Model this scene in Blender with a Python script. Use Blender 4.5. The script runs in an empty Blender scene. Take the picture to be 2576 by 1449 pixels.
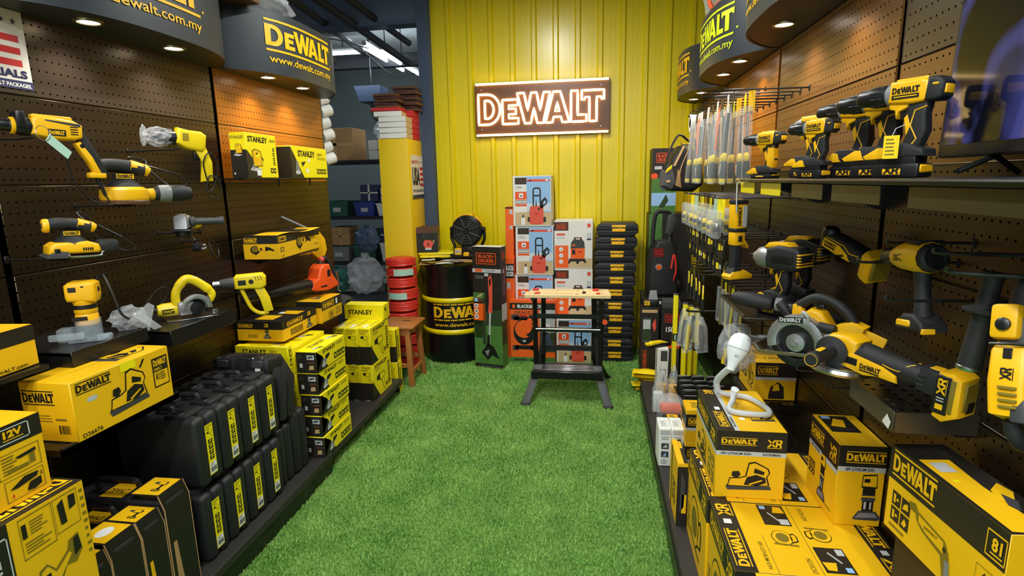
import bpy, bmesh, math, random
import numpy as np
from mathutils import Matrix, Vector, Euler

# ------------------------------------------------------------------ camera, world, lights
sc = bpy.context.scene
C = sc.collection
R = math.radians
PI = math.pi
cam_d = bpy.data.cameras.new('camera'); cam = bpy.data.objects.new('camera', cam_d); C.objects.link(cam)
cam_d.sensor_width = 36.0; cam_d.lens = 1388.71 / 2576 * 36; cam_d.clip_start = 0.02; cam_d.clip_end = 60
cam.matrix_world = Matrix(((0.98845264, -0.0089302, 0.15126674, 0.0),
                           (0.15015896, 0.19171458, -0.96989577, 0.0),
                           (-0.02033868, 0.98141009, 0.19084173, 1.6),
                           (0, 0, 0, 1)))
sc.camera = cam
sc.view_settings.view_transform = 'Standard'; sc.view_settings.look = 'None'
sc.view_settings.gamma = 1.0; sc.view_settings.use_curve_mapping = False
sc.view_settings.exposure = 0.48
w = bpy.data.worlds.new('world'); sc.world = w; w.use_nodes = True
w.node_tree.nodes['Background'].inputs[0].default_value = (0.80, 0.90, 1.0, 1)
w.node_tree.nodes['Background'].inputs[1].default_value = 0.85

def area(name, loc, sx, sy, power, col=(1, 1, 1), rot=(0, 0, 0)):
    l = bpy.data.lights.new(name, 'AREA'); l.shape = 'RECTANGLE'; l.size = sx; l.size_y = sy
    l.energy = power; l.color = col
    o = bpy.data.objects.new(name, l); C.objects.link(o); o.location = loc; o.rotation_euler = rot
    return o
def spot(name, loc, power, ang, col, rot=(0, 0, 0), r=.03):
    l = bpy.data.lights.new(name, 'SPOT'); l.energy = power; l.spot_size = ang; l.spot_blend = .7
    l.color = col; l.shadow_soft_size = r
    o = bpy.data.objects.new(name, l); C.objects.link(o); o.location = loc; o.rotation_euler = rot
    return o
# ceiling fluorescent battens over the aisle (their tubes are built with the ceiling)
BATTENS = [(-.55, .2), (-.5, 3.1), (.35, -1.2), (-1.2, -1.6)]
for bx_, by_ in BATTENS:
    area('batten_light', (bx_, by_, 3.20), .10, 1.2, 40, (.95, 1.0, .95))
area('store_light', (-3.0, 6.0, 3.16), .9, .06, 9, (.80, .92, 1.0))
area('store_light', (-2.45, 6.55, 3.1), .06, 1.1, 9, (.80, .92, 1.0))
CAN = []   # downlights under the canopies: (x, y, z, lean towards the wall)
for y_ in (1.87, 2.28, 2.98, 3.35): CAN.append((-1.805, y_, 2.19, -1))
for y_ in (2.18, 2.62, 3.36, 3.76, 4.3, 4.7): CAN.append((.765, y_, 2.22, 1))
for x_, y_, z_, s_ in CAN:
    spot('downlight', (x_, y_, z_ - .012), 8.0, R(125), (1.0, .90, .76))

# ------------------------------------------------------------------ materials
def lin(c):
    c = c / 255.0
    return c / 12.92 if c <= .04045 else ((c + .055) / 1.055) ** 2.4
MATS = {}
def mat(name, rgb, rough=.5, metal=0., spec=.5, ior=1.5, var=.0, vscale=8., bump=0., bscale=200., emit=None, trans=0., alpha=1., coat=0., sheen=0.):
    m = bpy.data.materials.new(name); m.use_nodes = True; nt = m.node_tree
    b = nt.nodes['Principled BSDF']; col = (lin(rgb[0]), lin(rgb[1]), lin(rgb[2]), 1)
    b.inputs['Base Color'].default_value = col; b.inputs['Roughness'].default_value = rough
    b.inputs['Metallic'].default_value = metal; b.inputs['IOR'].default_value = ior
    b.inputs['Specular IOR Level'].default_value = spec
    b.inputs['Transmission Weight'].default_value = trans; b.inputs['Alpha'].default_value = alpha
    b.inputs['Coat Weight'].default_value = coat
    tc = None
    if var or bump:
        tc = nt.nodes.new('ShaderNodeTexCoord')
    if var:
        n = nt.nodes.new('ShaderNodeTexNoise'); n.inputs['Scale'].default_value = vscale; n.inputs['Detail'].default_value = 5
        nt.links.new(tc.outputs['Object'], n.inputs['Vector'])
        mx = nt.nodes.new('ShaderNodeMix'); mx.data_type = 'RGBA'
        mx.inputs[6].default_value = tuple(max(0, v * (1 - var)) for v in col[:3]) + (1,)
        mx.inputs[7].default_value = tuple(min(1, v * (1 + var)) for v in col[:3]) + (1,)
        nt.links.new(n.outputs['Fac'], mx.inputs[0]); nt.links.new(mx.outputs[2], b.inputs['Base Color'])
    if bump:
        n2 = nt.nodes.new('ShaderNodeTexNoise'); n2.inputs['Scale'].default_value = bscale; n2.inputs['Detail'].default_value = 3
        nt.links.new(tc.outputs['Object'], n2.inputs['Vector'])
        bp = nt.nodes.new('ShaderNodeBump'); bp.inputs['Strength'].default_value = bump; bp.inputs['Distance'].default_value = .002
        nt.links.new(n2.outputs['Fac'], bp.inputs['Height']); nt.links.new(bp.outputs[0], b.inputs['Normal'])
    if emit:
        b.inputs['Emission Color'].default_value = (emit[0], emit[1], emit[2], 1); b.inputs['Emission Strength'].default_value = emit[3]
    MATS[name] = m
    return m
mat('dy', (244, 182, 14), .42, var=.06)             # tool yellow plastic
mat('dyb', (240, 184, 12), .46, var=.05, vscale=5)  # tool-box card
mat('sy', (246, 226, 12), .42, var=.05, vscale=5)  # lemon card
mat('syp', (240, 208, 20), .38, var=.05)           # lemon plastic
mat('ink', (20, 18, 14), .5)
mat('kblk', (30, 26, 20), .48)                     # black print on card
mat('rub', (30, 30, 31), .62, bump=.15)            # rubber
mat('blk', (22, 22, 24), .38)
mat('case', (30, 30, 33), .5, bump=.35, bscale=700)
mat('dgrey', (62, 62, 64), .5)
mat('grey', (128, 128, 128), .45)
mat('lgrey', (190, 192, 192), .45)
mat('white', (236, 236, 232), .5)
mat('wcard', (232, 228, 222), .5, var=.03)
mat('red', (206, 44, 34), .45)
mat('bdo', (246, 98, 22), .45, var=.05)            # orange card
mat('org', (240, 84, 26), .4)
mat('steel', (190, 190, 192), .28, metal=1.)
mat('chrome', (215, 215, 218), .12, metal=1.)
mat('cast', (168, 168, 170), .42, metal=.75, bump=.2)
mat('dsteel', (70, 70, 72), .35, metal=.9)
mat('kraft', (178, 138, 92), .7, var=.1, vscale=14)
mat('brown', (92, 58, 36), .5)
mat('sky', (150, 190, 232), .5); mat('sand', (206, 178, 134), .55, var=.1, vscale=20)
mat('fence', (206, 216, 224), .5); mat('salmon', (226, 84, 62), .45)
mat('pgreen', (74, 120, 50), .5, var=.4, vscale=22); mat('dgreen', (44, 62, 34), .5, var=.4, vscale=18)
mat('navy', (34, 36, 84), .5); mat('posterw', (228, 222, 214), .5); mat('posterr', (200, 44, 48), .5)
mat('olive', (128, 108, 24), .5)                   # drawn shading on card
mat('glass', (236, 242, 244), .06, trans=.95, ior=1.4)
mat('film', (226, 232, 236), .12, alpha=.20, spec=.9)
mat('film2', (214, 216, 222), .16, alpha=.3, spec=.9, bump=.6, bscale=26)
mat('clear', (206, 220, 230), .08, alpha=.2, spec=.9)
mat('blackpaint', (18, 18, 20), .3, spec=.6)
mat('turfbase', (64, 136, 52), .9)
mat('blue', (40, 62, 150), .5); mat('sblue', (62, 78, 104), .5, var=.08); mat('teal', (38, 92, 80), .5); mat('cloth', (84, 84, 88), .8)
mat('tan', (196, 160, 110), .6)
mat('wood', (168, 104, 48), .5, var=.25, vscale=6); mat('pine', (232, 204, 150), .5, var=.08, vscale=9)
mat('hose', (214, 54, 40), .35, var=.12); mat('tapegreen', (170, 206, 190), .4)
mat('ledw', (250, 250, 250), .4, emit=(1, .96, .9, 9)); mat('tubew', (255, 255, 255), .4, emit=(.86, .95, 1, 9))
mat('neon', (255, 220, 120), .4, emit=(1, .72, .27, 4.6)); mat('neonboard', (100, 58, 8), .32, spec=.5)
mat('plaster', (186, 192, 194), .8, var=.12, vscale=2); mat('darkroof', (36, 38, 44), .8)
mat('storewall', (112, 122, 124), .8, var=.15, vscale=2); mat('bulbw', (238, 240, 242), .3); mat('concrete', (96, 98, 98), .8, var=.2, vscale=3)
# ------------------------------------------------------------------ mesh helpers
I4 = Matrix.Identity(4)
class MB:
    """collects shapes; build() links them as one mesh object"""
    def __init__(s, M=None):
        s.v = []; s.f = []; s.mi = []; s.M = M.copy() if M else I4.copy(); s.m = 0
    def add(s, vs, fs, m=None, M=None):
        T = s.M @ M if M is not None else s.M
        o = len(s.v); s.v.extend((T @ Vector(p))[:] for p in vs)
        flip = T.determinant() < 0
        for f in fs:
            s.f.append([i + o for i in (reversed(f) if flip else f)]); s.mi.append(s.m if m is None else m)
        return s
    def bm(s, b, m=None, M=None):
        b.verts.index_update()
        s.add([v.co[:] for v in b.verts], [[v.index for v in f.verts] for f in b.faces], m, M); b.free(); return s
    def box(s, x0, x1, y0, y1, z0, z1, m=None, M=None):
        return s.add([(x0, y0, z0), (x1, y0, z0), (x1, y1, z0), (x0, y1, z0), (x0, y0, z1), (x1, y0, z1), (x1, y1, z1), (x0, y1, z1)],
                     [(3, 2, 1, 0), (4, 5, 6, 7), (0, 1, 5, 4), (1, 2, 6, 5), (2, 3, 7, 6), (3, 0, 4, 7)], m, M)
    def rbox(s, x0, x1, y0, y1, z0, z1, r=.004, seg=2, m=None, M=None):
        b = bmesh.new(); bmesh.ops.create_cube(b, size=1)
        for v in b.verts:
            v.co = Vector(((x0 + x1) / 2 + v.co.x * (x1 - x0), (y0 + y1) / 2 + v.co.y * (y1 - y0), (z0 + z1) / 2 + v.co.z * (z1 - z0)))
        r = min(r, .49 * min(abs(x1 - x0), abs(y1 - y0), abs(z1 - z0)))
        bmesh.ops.bevel(b, geom=b.edges[:], offset=r, segments=seg, profile=.5, affect='EDGES', clamp_overlap=True)
        return s.bm(b, m, M)
    def prism(s, pts, y0, y1, bev=0., seg=2, m=None, M=None, taper=1.):
        """outline in x,z pushed through y"""
        b = bmesh.new(); n = len(pts)
        cx = sum(p[0] for p in pts) / n; cz = sum(p[1] for p in pts) / n
        A = [b.verts.new((p[0], y0, p[1])) for p in pts]
        B = [b.verts.new((cx + (p[0] - cx) * taper, y1, cz + (p[1] - cz) * taper)) for p in pts]
        f1 = b.faces.new(A); f2 = b.faces.new(B[::-1])
        for i in range(n):
            b.faces.new((A[(i + 1) % n], A[i], B[i], B[(i + 1) % n]))
        bmesh.ops.recalc_face_normals(b, faces=b.faces[:])
        if bev:
            bmesh.ops.bevel(b, geom=list(set(f1.edges) | set(f2.edges)), offset=bev, segments=seg, profile=.5, affect='EDGES', clamp_overlap=True)
        return s.bm(b, m, M)
    def lathe(s, prof, n=20, m=None, M=None, axis='z'):
        """profile [(radius, height)] turned round z (or x / y)"""
        vs = []; fs = []
        for (r, h) in prof:
            for k in range(n):
                a = 2 * PI * k / n; vs.append((r * math.cos(a), r * math.sin(a), h))
        for i in range(len(prof) - 1):
            for k in range(n):
                k2 = (k + 1) % n
                fs.append((i * n + k, i * n + k2, (i + 1) * n + k2, (i + 1) * n + k))
        if prof[0][0] > 1e-5: fs.append(tuple(range(n - 1, -1, -1)))
        if prof[-1][0] > 1e-5: fs.append(tuple((len(prof) - 1) * n + k for k in range(n)))
        T = {'z': I4, 'x': Matrix(((0, 0, 1, 0), (1, 0, 0, 0), (0, 1, 0, 0), (0, 0, 0, 1))), 'y': Matrix(((0, 1, 0, 0), (0, 0, 1, 0), (1, 0, 0, 0), (0, 0, 0, 1)))}[axis]
        return s.add(vs, fs, m, (M @ T) if M is not None else T)
    def tube(s, pts, r, n=8, m=None, closed=False, M=None, flat=None):
        pts = [Vector(p) for p in pts]; N = len(pts); vs = []; fs = []
        up = Vector((0, 0, 1)); prev = None
        for i, p in enumerate(pts):
            if closed: t = pts[(i + 1) % N] - pts[i - 1]
            else: t = pts[min(i + 1, N - 1)] - pts[max(i - 1, 0)]
            t.normalize()
            a = prev - t * prev.dot(t) if prev is not None else (up.cross(t) if abs(t.dot(up)) < .95 else Vector((1, 0, 0)).cross(t))
            if a.length < 1e-6: a = Vector((1, 0, 0)).cross(t)
            a.normalize(); bb = t.cross(a); prev = a
            rr = r[i] if isinstance(r, (list, tuple)) else r
            for k in range(n):
                g = 2 * PI * k / n
                vs.append((p + a * (math.cos(g) * rr) + bb * (math.sin(g) * rr * (flat or 1)))[:])
        for i in range(N if closed else N - 1):
            j = (i + 1) % N
            for k in range(n):
                k2 = (k + 1) % n; fs.append((i * n + k, i * n + k2, j * n + k2, j * n + k))
        if not closed:
            fs.append(tuple(range(n - 1, -1, -1))); fs.append(tuple((N - 1) * n + k for k in range(n)))
        return s.add(vs, fs, m, M)
    def cyl(s, a, b, r, n=12, m=None, r2=None, M=None):
        return s.tube([a, b], [r, r if r2 is None else r2], n, m, M=M)
    def sphere(s, c, r, m=None, sc=(1, 1, 1), n=12, M=None):
        b = bmesh.new(); bmesh.ops.create_uvsphere(b, u_segments=n, v_segments=max(6, n // 2 + 2), radius=r)
        for v in b.verts: v.co = Vector((c[0] + v.co.x * sc[0], c[1] + v.co.y * sc[1], c[2] + v.co.z * sc[2]))
        return s.bm(b, m, M)
    def build(s, name, mats, parent=None, ang=38, smooth=True):
        if isinstance(mats, str): mats = [mats]
        me = bpy.data.meshes.new(name); me.from_pydata(s.v, [], s.f)
        for k in mats: me.materials.append(MATS[k])
        if len(mats) > 1: me.polygons.foreach_set('material_index', s.mi)
        if smooth:
            me.polygons.foreach_set('use_smooth', [True] * len(s.f)); me.set_sharp_from_angle(angle=R(ang))
        me.update()
        o = bpy.data.objects.new(name, me); C.objects.link(o)
        if parent is not None: o.parent = parent
        return o

def tag(o, label, cat, group=None):
    o['label'] = label; o['category'] = cat
    if group: o['group'] = group
    return o
def struct(o, label=None, cat=None):
    o['kind'] = 'structure'
    if label: o['label'] = label; o['category'] = cat
    return o
def TR(x=0, y=0, z=0, rz=0, rx=0, ry=0):
    return Matrix.Translation((x, y, z)) @ Euler((R(rx), R(ry), R(rz)), 'XYZ').to_matrix().to_4x4()
def frame(o, fwd, up=(0, 0, 1)):
    """local x along fwd, z as near up as can be"""
    x = Vector(fwd).normalized(); z = Vector(up); z = (z - x * z.dot(x)).normalized(); y = z.cross(x)
    return Matrix(((x.x, y.x, z.x, o[0]), (x.y, y.y, z.y, o[1]), (x.z, y.z, z.z, o[2]), (0, 0, 0, 1)))
def thing(name, label, cat, M=None, group=None):
    o = bpy.data.objects.new(name, None); C.objects.link(o); o.empty_display_size = .05
    o.matrix_world = M if M is not None else I4
    return tag(o, label, cat, group)
def copy_tree(o, label=None, M=None, parent=None):
    c = o.copy(); C.objects.link(c); c.parent = parent
    if M is not None: c.matrix_world = M
    if label: c['label'] = label
    for ch in list(o.children): copy_tree(ch, None, None, c)
    return c

# ------------------------------------------------------------------ lettering and print
_tc = {}
def text_poly(s, bold=.02):
    k = (s, bold)
    if k not in _tc:
        cu = bpy.data.curves.new('t', 'FONT'); cu.body = s; cu.offset = bold; cu.resolution_u = 3; cu.size = 1
        o = bpy.data.objects.new('t', cu); C.objects.link(o)
        me = bpy.data.meshes.new_from_object(o, depsgraph=None)
        vs = [(v.co.x, v.co.y) for v in me.vertices]; fs = [tuple(p.vertices) for p in me.polygons]
        bpy.data.objects.remove(o); bpy.data.curves.remove(cu); bpy.data.meshes.remove(me)
        xs = [p[0] for p in vs]; ys = [p[1] for p in vs]
        x0, x1, y0, y1 = min(xs), max(xs), min(ys), max(ys)
        _tc[k] = ([((a - x0) / (x1 - x0), (b - y0) / (y1 - y0)) for a, b in vs], fs, (x1 - x0) / (y1 - y0))
    return _tc[k]
def fill_poly(outs):
    """fill outlines (with holes) -> 2D verts, faces"""
    cu = bpy.data.curves.new('f', 'CURVE'); cu.dimensions = '2D'; cu.fill_mode = 'BOTH'
    for pts in outs:
        sp = cu.splines.new('POLY'); sp.points.add(len(pts) - 1); sp.use_cyclic_u = True
        for q, p in zip(sp.points, pts): q.co = (p[0], p[1], 0, 1)
    o = bpy.data.objects.new('f', cu); C.objects.link(o)
    me = bpy.data.meshes.new_from_object(o)
    vs = [(v.co.x, v.co.y) for v in me.vertices]; fs = [tuple(p.vertices) for p in me.polygons]
    bpy.data.objects.remove(o); bpy.data.curves.remove(cu); bpy.data.meshes.remove(me)
    return vs, fs
def arc(cx, cy, rx, ry, a0, a1, n=8):
    return [(cx + rx * math.cos(R(a0 + (a1 - a0) * i / n)), cy + ry * math.sin(R(a0 + (a1 - a0) * i / n))) for i in range(n + 1)]
# the brand letters as outlines in a 5.0 x 1 field
def _letters():
    L = []
    L.append([[(0, 0), (0, 1)] + [(.38, 1)] + arc(.38, .5, .50, .50, 90, -90, 10)[1:-1] + [(.38, 0)],
              [(.26, .2), (.36, .2)] + arc(.36, .5, .26, .30, -90, 90, 8)[1:-1] + [(.36, .8), (.26, .8)]])
    L.append([[(.98, 0), (.98, .80), (1.60, .80), (1.60, .61), (1.23, .61), (1.23, .50), (1.52, .50), (1.52, .32), (1.23, .32), (1.23, .19), (1.62, .19), (1.62, 0)]])
    L.append([[(1.58, 1), (1.86, 1), (2.00, .42), (2.14, 1), (2.36, 1), (2.50, .42), (2.64, 1), (2.90, 1), (2.62, 0), (2.38, 0), (2.25, .5), (2.12, 0), (1.88, 0)]])
    L.append([[(2.70, 0), (3.02, 1), (3.30, 1), (3.66, 0), (3.38, 0), (3.32, .18), (3.04, .18), (2.98, 0)],
              [(3.10, .36), (3.26, .36), (3.18, .66)]])
    L.append([[(3.72, 0), (3.72, 1), (3.98, 1), (3.98, .22), (4.32, .22), (4.32, 0)]])
    L.append([[(4.14, 1), (5.0, 1), (5.0, .70), (4.92, .70), (4.88, .78), (4.72, .78), (4.72, 0), (4.44, 0), (4.44, .78), (4.28, .78), (4.24, .70), (4.14, .70)]])
    return L
LETTERS = _letters()
_lf = [fill_poly(o) for o in LETTERS]

class Fr:
    """a flat (or curved) printing field: unit square -> space"""
    def __init__(s, f): s.f = f
    def sub(s, a0, b0, a1, b1, rot=0):
        f = s.f
        def g(a, b, l):
            if rot == 90: a, b = 1 - b, a
            elif rot == 180: a, b = 1 - a, 1 - b
            elif rot == 270: a, b = b, 1 - a
            return f(a0 + a * (a1 - a0), b0 + b * (b1 - b0), l)
        return Fr(g)
EPS = .0005
def plane(o, U, V):
    o = Vector(o); U = Vector(U); V = Vector(V); n = U.cross(V).normalized()
    return Fr(lambda a, b, l: o + U * a + V * b + n * (l * EPS))
class Print:
    def __init__(s, fr): s.fr = fr; s.mb = MB(); s.mats = []; s.st = []; s.lay = 1
    def _m(s, k):
        if k not in s.mats: s.mats.append(k)
        return s.mats.index(k)
    def on(s, a0, b0, a1, b1, rot=0):
        p = Print(s.fr.sub(a0, b0, a1, b1, rot)); p.mb = s.mb; p.mats = s.mats; p.lay = s.lay + 1; return p
    def raw(s, vs, fs, m, l=0):
        s.mb.add([s.fr.f(a, b, s.lay + l) for a, b in vs], fs, s._m(m)); return s
    def rect(s, a0, b0, a1, b1, m, l=0): return s.raw([(a0, b0), (a1, b0), (a1, b1), (a0, b1)], [(0, 1, 2, 3)], m, l)
    def grid(s, a0, b0, a1, b1, m, n=12, l=0):
        vs = []; fs = []
        for i in range(n + 1):
            a = a0 + (a1 - a0) * i / n; vs += [(a, b0), (a, b1)]
            if i: fs.append((2 * i - 2, 2 * i, 2 * i + 1, 2 * i - 1))
        return s.raw(vs, fs, m, l)
    def poly(s, pts, m, l=0): return s.raw(pts, [tuple(range(len(pts)))], m, l)
    def holed(s, outs, m, l=0):
        v, f = fill_poly(outs); return s.raw(v, f, m, l)
    def disc(s, a, b, ra, rb, m, n=16, l=0): return s.poly(arc(a, b, ra, rb, 0, 360, n)[:-1], m, l)
    def line(s, pts, w, m, l=0, asp=1.):
        for (a, b), (c, d) in zip(pts[:-1], pts[1:]):
            L = math.hypot((c - a) * asp, d - b) or 1; nx = -(d - b) / L * w / asp; ny = (c - a) * asp / L * w
            s.poly([(a - nx, b - ny), (c - nx, d - ny), (c + nx, d + ny), (a + nx, b + ny)], m, l)
        return s
    def border(s, a0, b0, a1, b1, wa, wb, m, l=0):
        s.rect(a0, b0, a1, b0 + wb, m, l); s.rect(a0, b1 - wb, a1, b1, m, l); s.rect(a0, b0, a0 + wa, b1, m, l); s.rect(a1 - wa, b0, a1, b1, m, l); return s
    def text(s, t, a0, b0, a1, b1, m, bold=.02, l=1):
        vs, fs, _ = text_poly(t, bold); return s.raw([(a0 + a * (a1 - a0), b0 + b * (b1 - b0)) for a, b in vs], fs, m, l)
    def dew(s, a0, b0, a1, b1, m, bars=True, l=1):
        y0, y1 = (b0 + (b1 - b0) * .17, b1 - (b1 - b0) * .17) if bars else (b0, b1)
        for vs, fs in _lf: s.raw([(a0 + x / 5 * (a1 - a0), y0 + y * (y1 - y0)) for x, y in vs], fs, m, l)
        if bars:
            h = (b1 - b0) * .07
            s.grid(a0, b0, a1, b0 + h, m, 8, l); s.grid(a0, b1 - h, a1, b1, m, 8, l)
        return s
    def xr(s, a0, b0, a1, b1, m, l=1):
        q = s.on(a0, b0, a1, b1); q.lay = s.lay + l
        q.poly([(0, 1), (.14, 1), (.62, .1), (.46, .1)], m); q.poly([(0, .1), (.16, .1), (.62, 1), (.46, 1)], m)
        q.holed([[(.6, 1), (.95, 1), (1, .9), (1, .6), (.92, .5), (1, .1), (.86, .1), (.8, .42), (.72, .42), (.66, .1), (.56, .1)], [(.70, .86), (.86, .86), (.86, .62), (.70, .62)]], m)
        q.rect(0, -.04, 1, .03, m); return s
    def bd(s, a0, b0, a1, b1, m='org', l=1):
        """two-line brand plate with a rounded frame"""
        q = s.on(a0, b0, a1, b1); q.lay = s.lay + l
        q.border(0, 0, 1, 1, .035, .06, m); q.text('BLACK+', .12, .54, .90, .84, m, .03); q.text('DECKER', .12, .16, .90, .46, m, .03); return s
    def lines(s, a0, b0, a1, b1, n, m, seed=1, l=0):
        rr = random.Random(seed)
        h = (b1 - b0) / n
        for i in range(n):
            s.rect(a0, b1 - (i + .65) * h, a0 + (a1 - a0) * rr.uniform(.6, 1), b1 - (i + .25) * h, m, l)
        return s
    def barcode(s, a0, b0, a1, b1, m='ink', bg='white', n=14, seed=2, l=0):
        rr = random.Random(seed)
        if bg: s.rect(a0, b0, a1, b1, bg, l)
        da = (a1 - a0) / n
        for i in range(n):
            s.rect(a0 + da * (i + .1), b0 + (b1 - b0) * .2, a0 + da * (i + rr.uniform(.35, .9)), b1 - (b1 - b0) * .08, m, l + .6)
        return s
    def icons(s, a0, b0, a1, b1, nx, ny, m='ink', fg='dyb', gap=.12, seed=3, l=0):
        rr = random.Random(seed); da = (a1 - a0) / nx; db = (b1 - b0) / ny
        for i in range(nx):
            for j in range(ny):
                p = s.on(a0 + da * (i + gap / 2), b0 + db * (j + gap / 2), a0 + da * (i + 1 - gap / 2), b0 + db * (j + 1 - gap / 2)); p.lay = s.lay + l
                p.rect(0, 0, 1, 1, m)
                k = rr.randrange(4)
                if k == 0: p.poly([(.2, .3), (.5, .8), (.8, .5), (.6, .2)], fg, 1)
                elif k == 1: p.disc(.5, .5, .25, .25, fg, 10, 1)
                elif k == 2: p.rect(.2, .2, .45, .8, fg, 1); p.rect(.55, .4, .8, .6, fg, 1)
                else: p.poly([(.15, .2), (.85, .35), (.7, .8), (.3, .6)], fg, 1)
        return s
    def done(s, name, parent):
        if not s.mats: return None
        return s.mb.build(name, s.mats, parent, smooth=False)

def faces(w, d, h):
    """printing fields of a carton whose corner stands at the origin"""
    return dict(front=plane((0, 0, 0), (w, 0, 0), (0, 0, h)), right=plane((w, 0, 0), (0, d, 0), (0, 0, h)),
                left=plane((0, d, 0), (0, -d, 0), (0, 0, h)), back=plane((w, d, 0), (-w, 0, 0), (0, 0, h)),
                top=plane((0, 0, h), (w, 0, 0), (0, d, 0)))
def carton(name, label, cat, M, w, d, h, body='dyb', group=None, seam='top', tape=None):
    t = thing(name, label, cat, M, group)
    mb = MB(); r = .0022
    mb.rbox(0, w, 0, d, 0, h, r, 1)
    mb.build('carton_body', body, t)
    if seam:   # the closed top flaps: two thin card leaves with a slit between
        f = MB(); g = .0012
        if w < d: f.box(.002, w / 2 - g, .002, d - .002, h - .001, h + .0004); f.box(w / 2 + g, w - .002, .002, d - .002, h - .001, h + .0004)
        else: f.box(.002, w - .002, .002, d / 2 - g, h - .001, h + .0004); f.box(.002, w - .002, d / 2 + g, d - .002, h - .001, h + .0004)
        f.build('top_flaps', body, t)
    if tape:
        mb = MB(); mb.box(w / 2 - .022, w / 2 + .022, 0, d, h + .0004, h + .0009) if w < d else mb.box(0, w, d / 2 - .022, d / 2 + .022, h + .0004, h + .0009)
        mb.build('packing_tape', tape, t)
    return t, {k: Print(v) for k, v in faces(w, d, h).items()}
def finish(t, P):
    for k, p in P.items():
        p.done(k + '_print', t)
    return t
def wire(pts, k=8):
    """smooth path through points"""
    P = [Vector(p) for p in pts]; out = []
    for i in range(len(P) - 1):
        p0 = P[max(i - 1, 0)]; p1 = P[i]; p2 = P[i + 1]; p3 = P[min(i + 2, len(P) - 1)]
        for j in range(k):
            t = j / k
            out.append(.5 * ((2 * p1) + (p2 - p0) * t + (2 * p0 - 5 * p1 + 4 * p2 - p3) * t * t + (3 * p1 - p0 - 3 * p2 + p3) * t ** 3))
    out.append(P[-1]); return [v[:] for v in out]
# ------------------------------------------------------------------ setting: floor, walls, ceiling
LX, RX, BY = -1.94, .90, 5.20          # pegboard planes and the sheet wall
mb = MB(); mb.box(-1.98, 1.1, -1.2, 5.3, -.04, 0.0)
struct(mb.build('floor', 'turfbase'))
mb = MB(); mb.box(-5.2, -1.98, -3, 8.3, -.04, -.002); mb.box(-1.98, 1.2, 5.3, 8.3, -.04, -.002); mb.box(-1.98, 1.2, -3, -1.2, -.04, -.002)
struct(mb.build('floor_store', 'concrete'))
mb = MB(); mb.box(-5.2, 1.3, -3, 8.3, 3.42, 3.5)
struct(mb.build('ceiling', 'plaster'))
mb = MB(); mb.box(-5.3, -5.2, -3, 8.3, 0, 3.5); struct(mb.build('wall_left', 'storewall'))
mb = MB(); mb.box(1.02, 1.12, -3, 5.3, 0, 3.5); struct(mb.build('wall_right', 'darkroof'))
mb = MB(); mb.box(-5.2, 1.3, 8.2, 8.3, 0, 3.5); struct(mb.build('wall_far', 'storewall'))
# artificial turf: short blades, uncountable
rng = np.random.default_rng(5)
def turf(n, x0, x1, y0, y1, hmin, hmax, wd):
    x = rng.uniform(x0, x1, n); y = rng.uniform(y0, y1, n)
    cl = np.sin(x * 9 + np.sin(y * 7) * 2) * np.sin(y * 11 + x * 3) * .5 + .5
    a = rng.uniform(0, 2 * PI, n); h = rng.uniform(hmin, hmax, n) * (.7 + .5 * cl); ln = rng.uniform(.2, 1.1, n) * h
    d = rng.normal(.5, 1.0, n) + cl * 1.5; dx = np.cos(d); dy = np.sin(d)
    v = np.empty((n, 3, 3)); ca = np.cos(a) * wd; sa = np.sin(a) * wd
    v[:, 0] = np.stack([x - ca, y - sa, np.zeros(n)], 1); v[:, 1] = np.stack([x + ca, y + sa, np.zeros(n)], 1)
    v[:, 2] = np.stack([x + dx * ln, y + dy * ln, h], 1)
    return v.reshape(-1, 3)
V = np.concatenate([turf(170000, -1.46, .34, 1.45, 2.7, .010, .022, .0022), turf(120000, -1.56, .34, 2.7, 4.0, .010, .024, .0028), turf(50000, -1.62, .98, 4.0, 5.18, .010, .024, .0034)])
me = bpy.data.meshes.new('turf_pile'); nv = len(V); me.vertices.add(nv); me.vertices.foreach_set('co', V.ravel())
me.loops.add(nv); me.loops.foreach_set('vertex_index', np.arange(nv)); me.polygons.add(nv // 3)
me.polygons.foreach_set('loop_start', np.arange(0, nv, 3)); me.update(calc_edges=True)
m = mat('turf', (96, 178, 66), .55); nt = m.node_tree; b = nt.nodes['Principled BSDF']
tc = nt.nodes.new('ShaderNodeTexCoord'); n1 = nt.nodes.new('ShaderNodeTexNoise'); n1.inputs['Scale'].default_value = 90; n1.inputs['Detail'].default_value = 4
n2 = nt.nodes.new('ShaderNodeTexNoise'); n2.inputs['Scale'].default_value = 5
cr = nt.nodes.new('ShaderNodeValToRGB'); cr.color_ramp.elements[0].position = .3; cr.color_ramp.elements[0].color = (lin(56), lin(116), lin(32), 1)
cr.color_ramp.elements[1].position = .72; cr.color_ramp.elements[1].color = (lin(170), lin(208), lin(104), 1)
ad = nt.nodes.new('ShaderNodeMath'); ad.operation = 'MULTIPLY_ADD'; ad.inputs[1].default_value = .3; ad.use_clamp = True
nt.links.new(tc.outputs['Object'], n1.inputs['Vector']); nt.links.new(tc.outputs['Object'], n2.inputs['Vector'])
sb = nt.nodes.new('ShaderNodeMath'); sb.operation = 'SUBTRACT'; sb.inputs[1].default_value = .5
nt.links.new(n2.outputs['Fac'], sb.inputs[0]); nt.links.new(sb.outputs[0], ad.inputs[0]); nt.links.new(n1.outputs['Fac'], ad.inputs[2])
nt.links.new(ad.outputs[0], cr.inputs[0]); nt.links.new(cr.outputs[0], b.inputs['Base Color'])
b.inputs['Subsurface Weight'].default_value = 0
me.materials.append(m); tf = bpy.data.objects.new('turf_pile', me); C.objects.link(tf); tf['kind'] = 'stuff'
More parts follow.
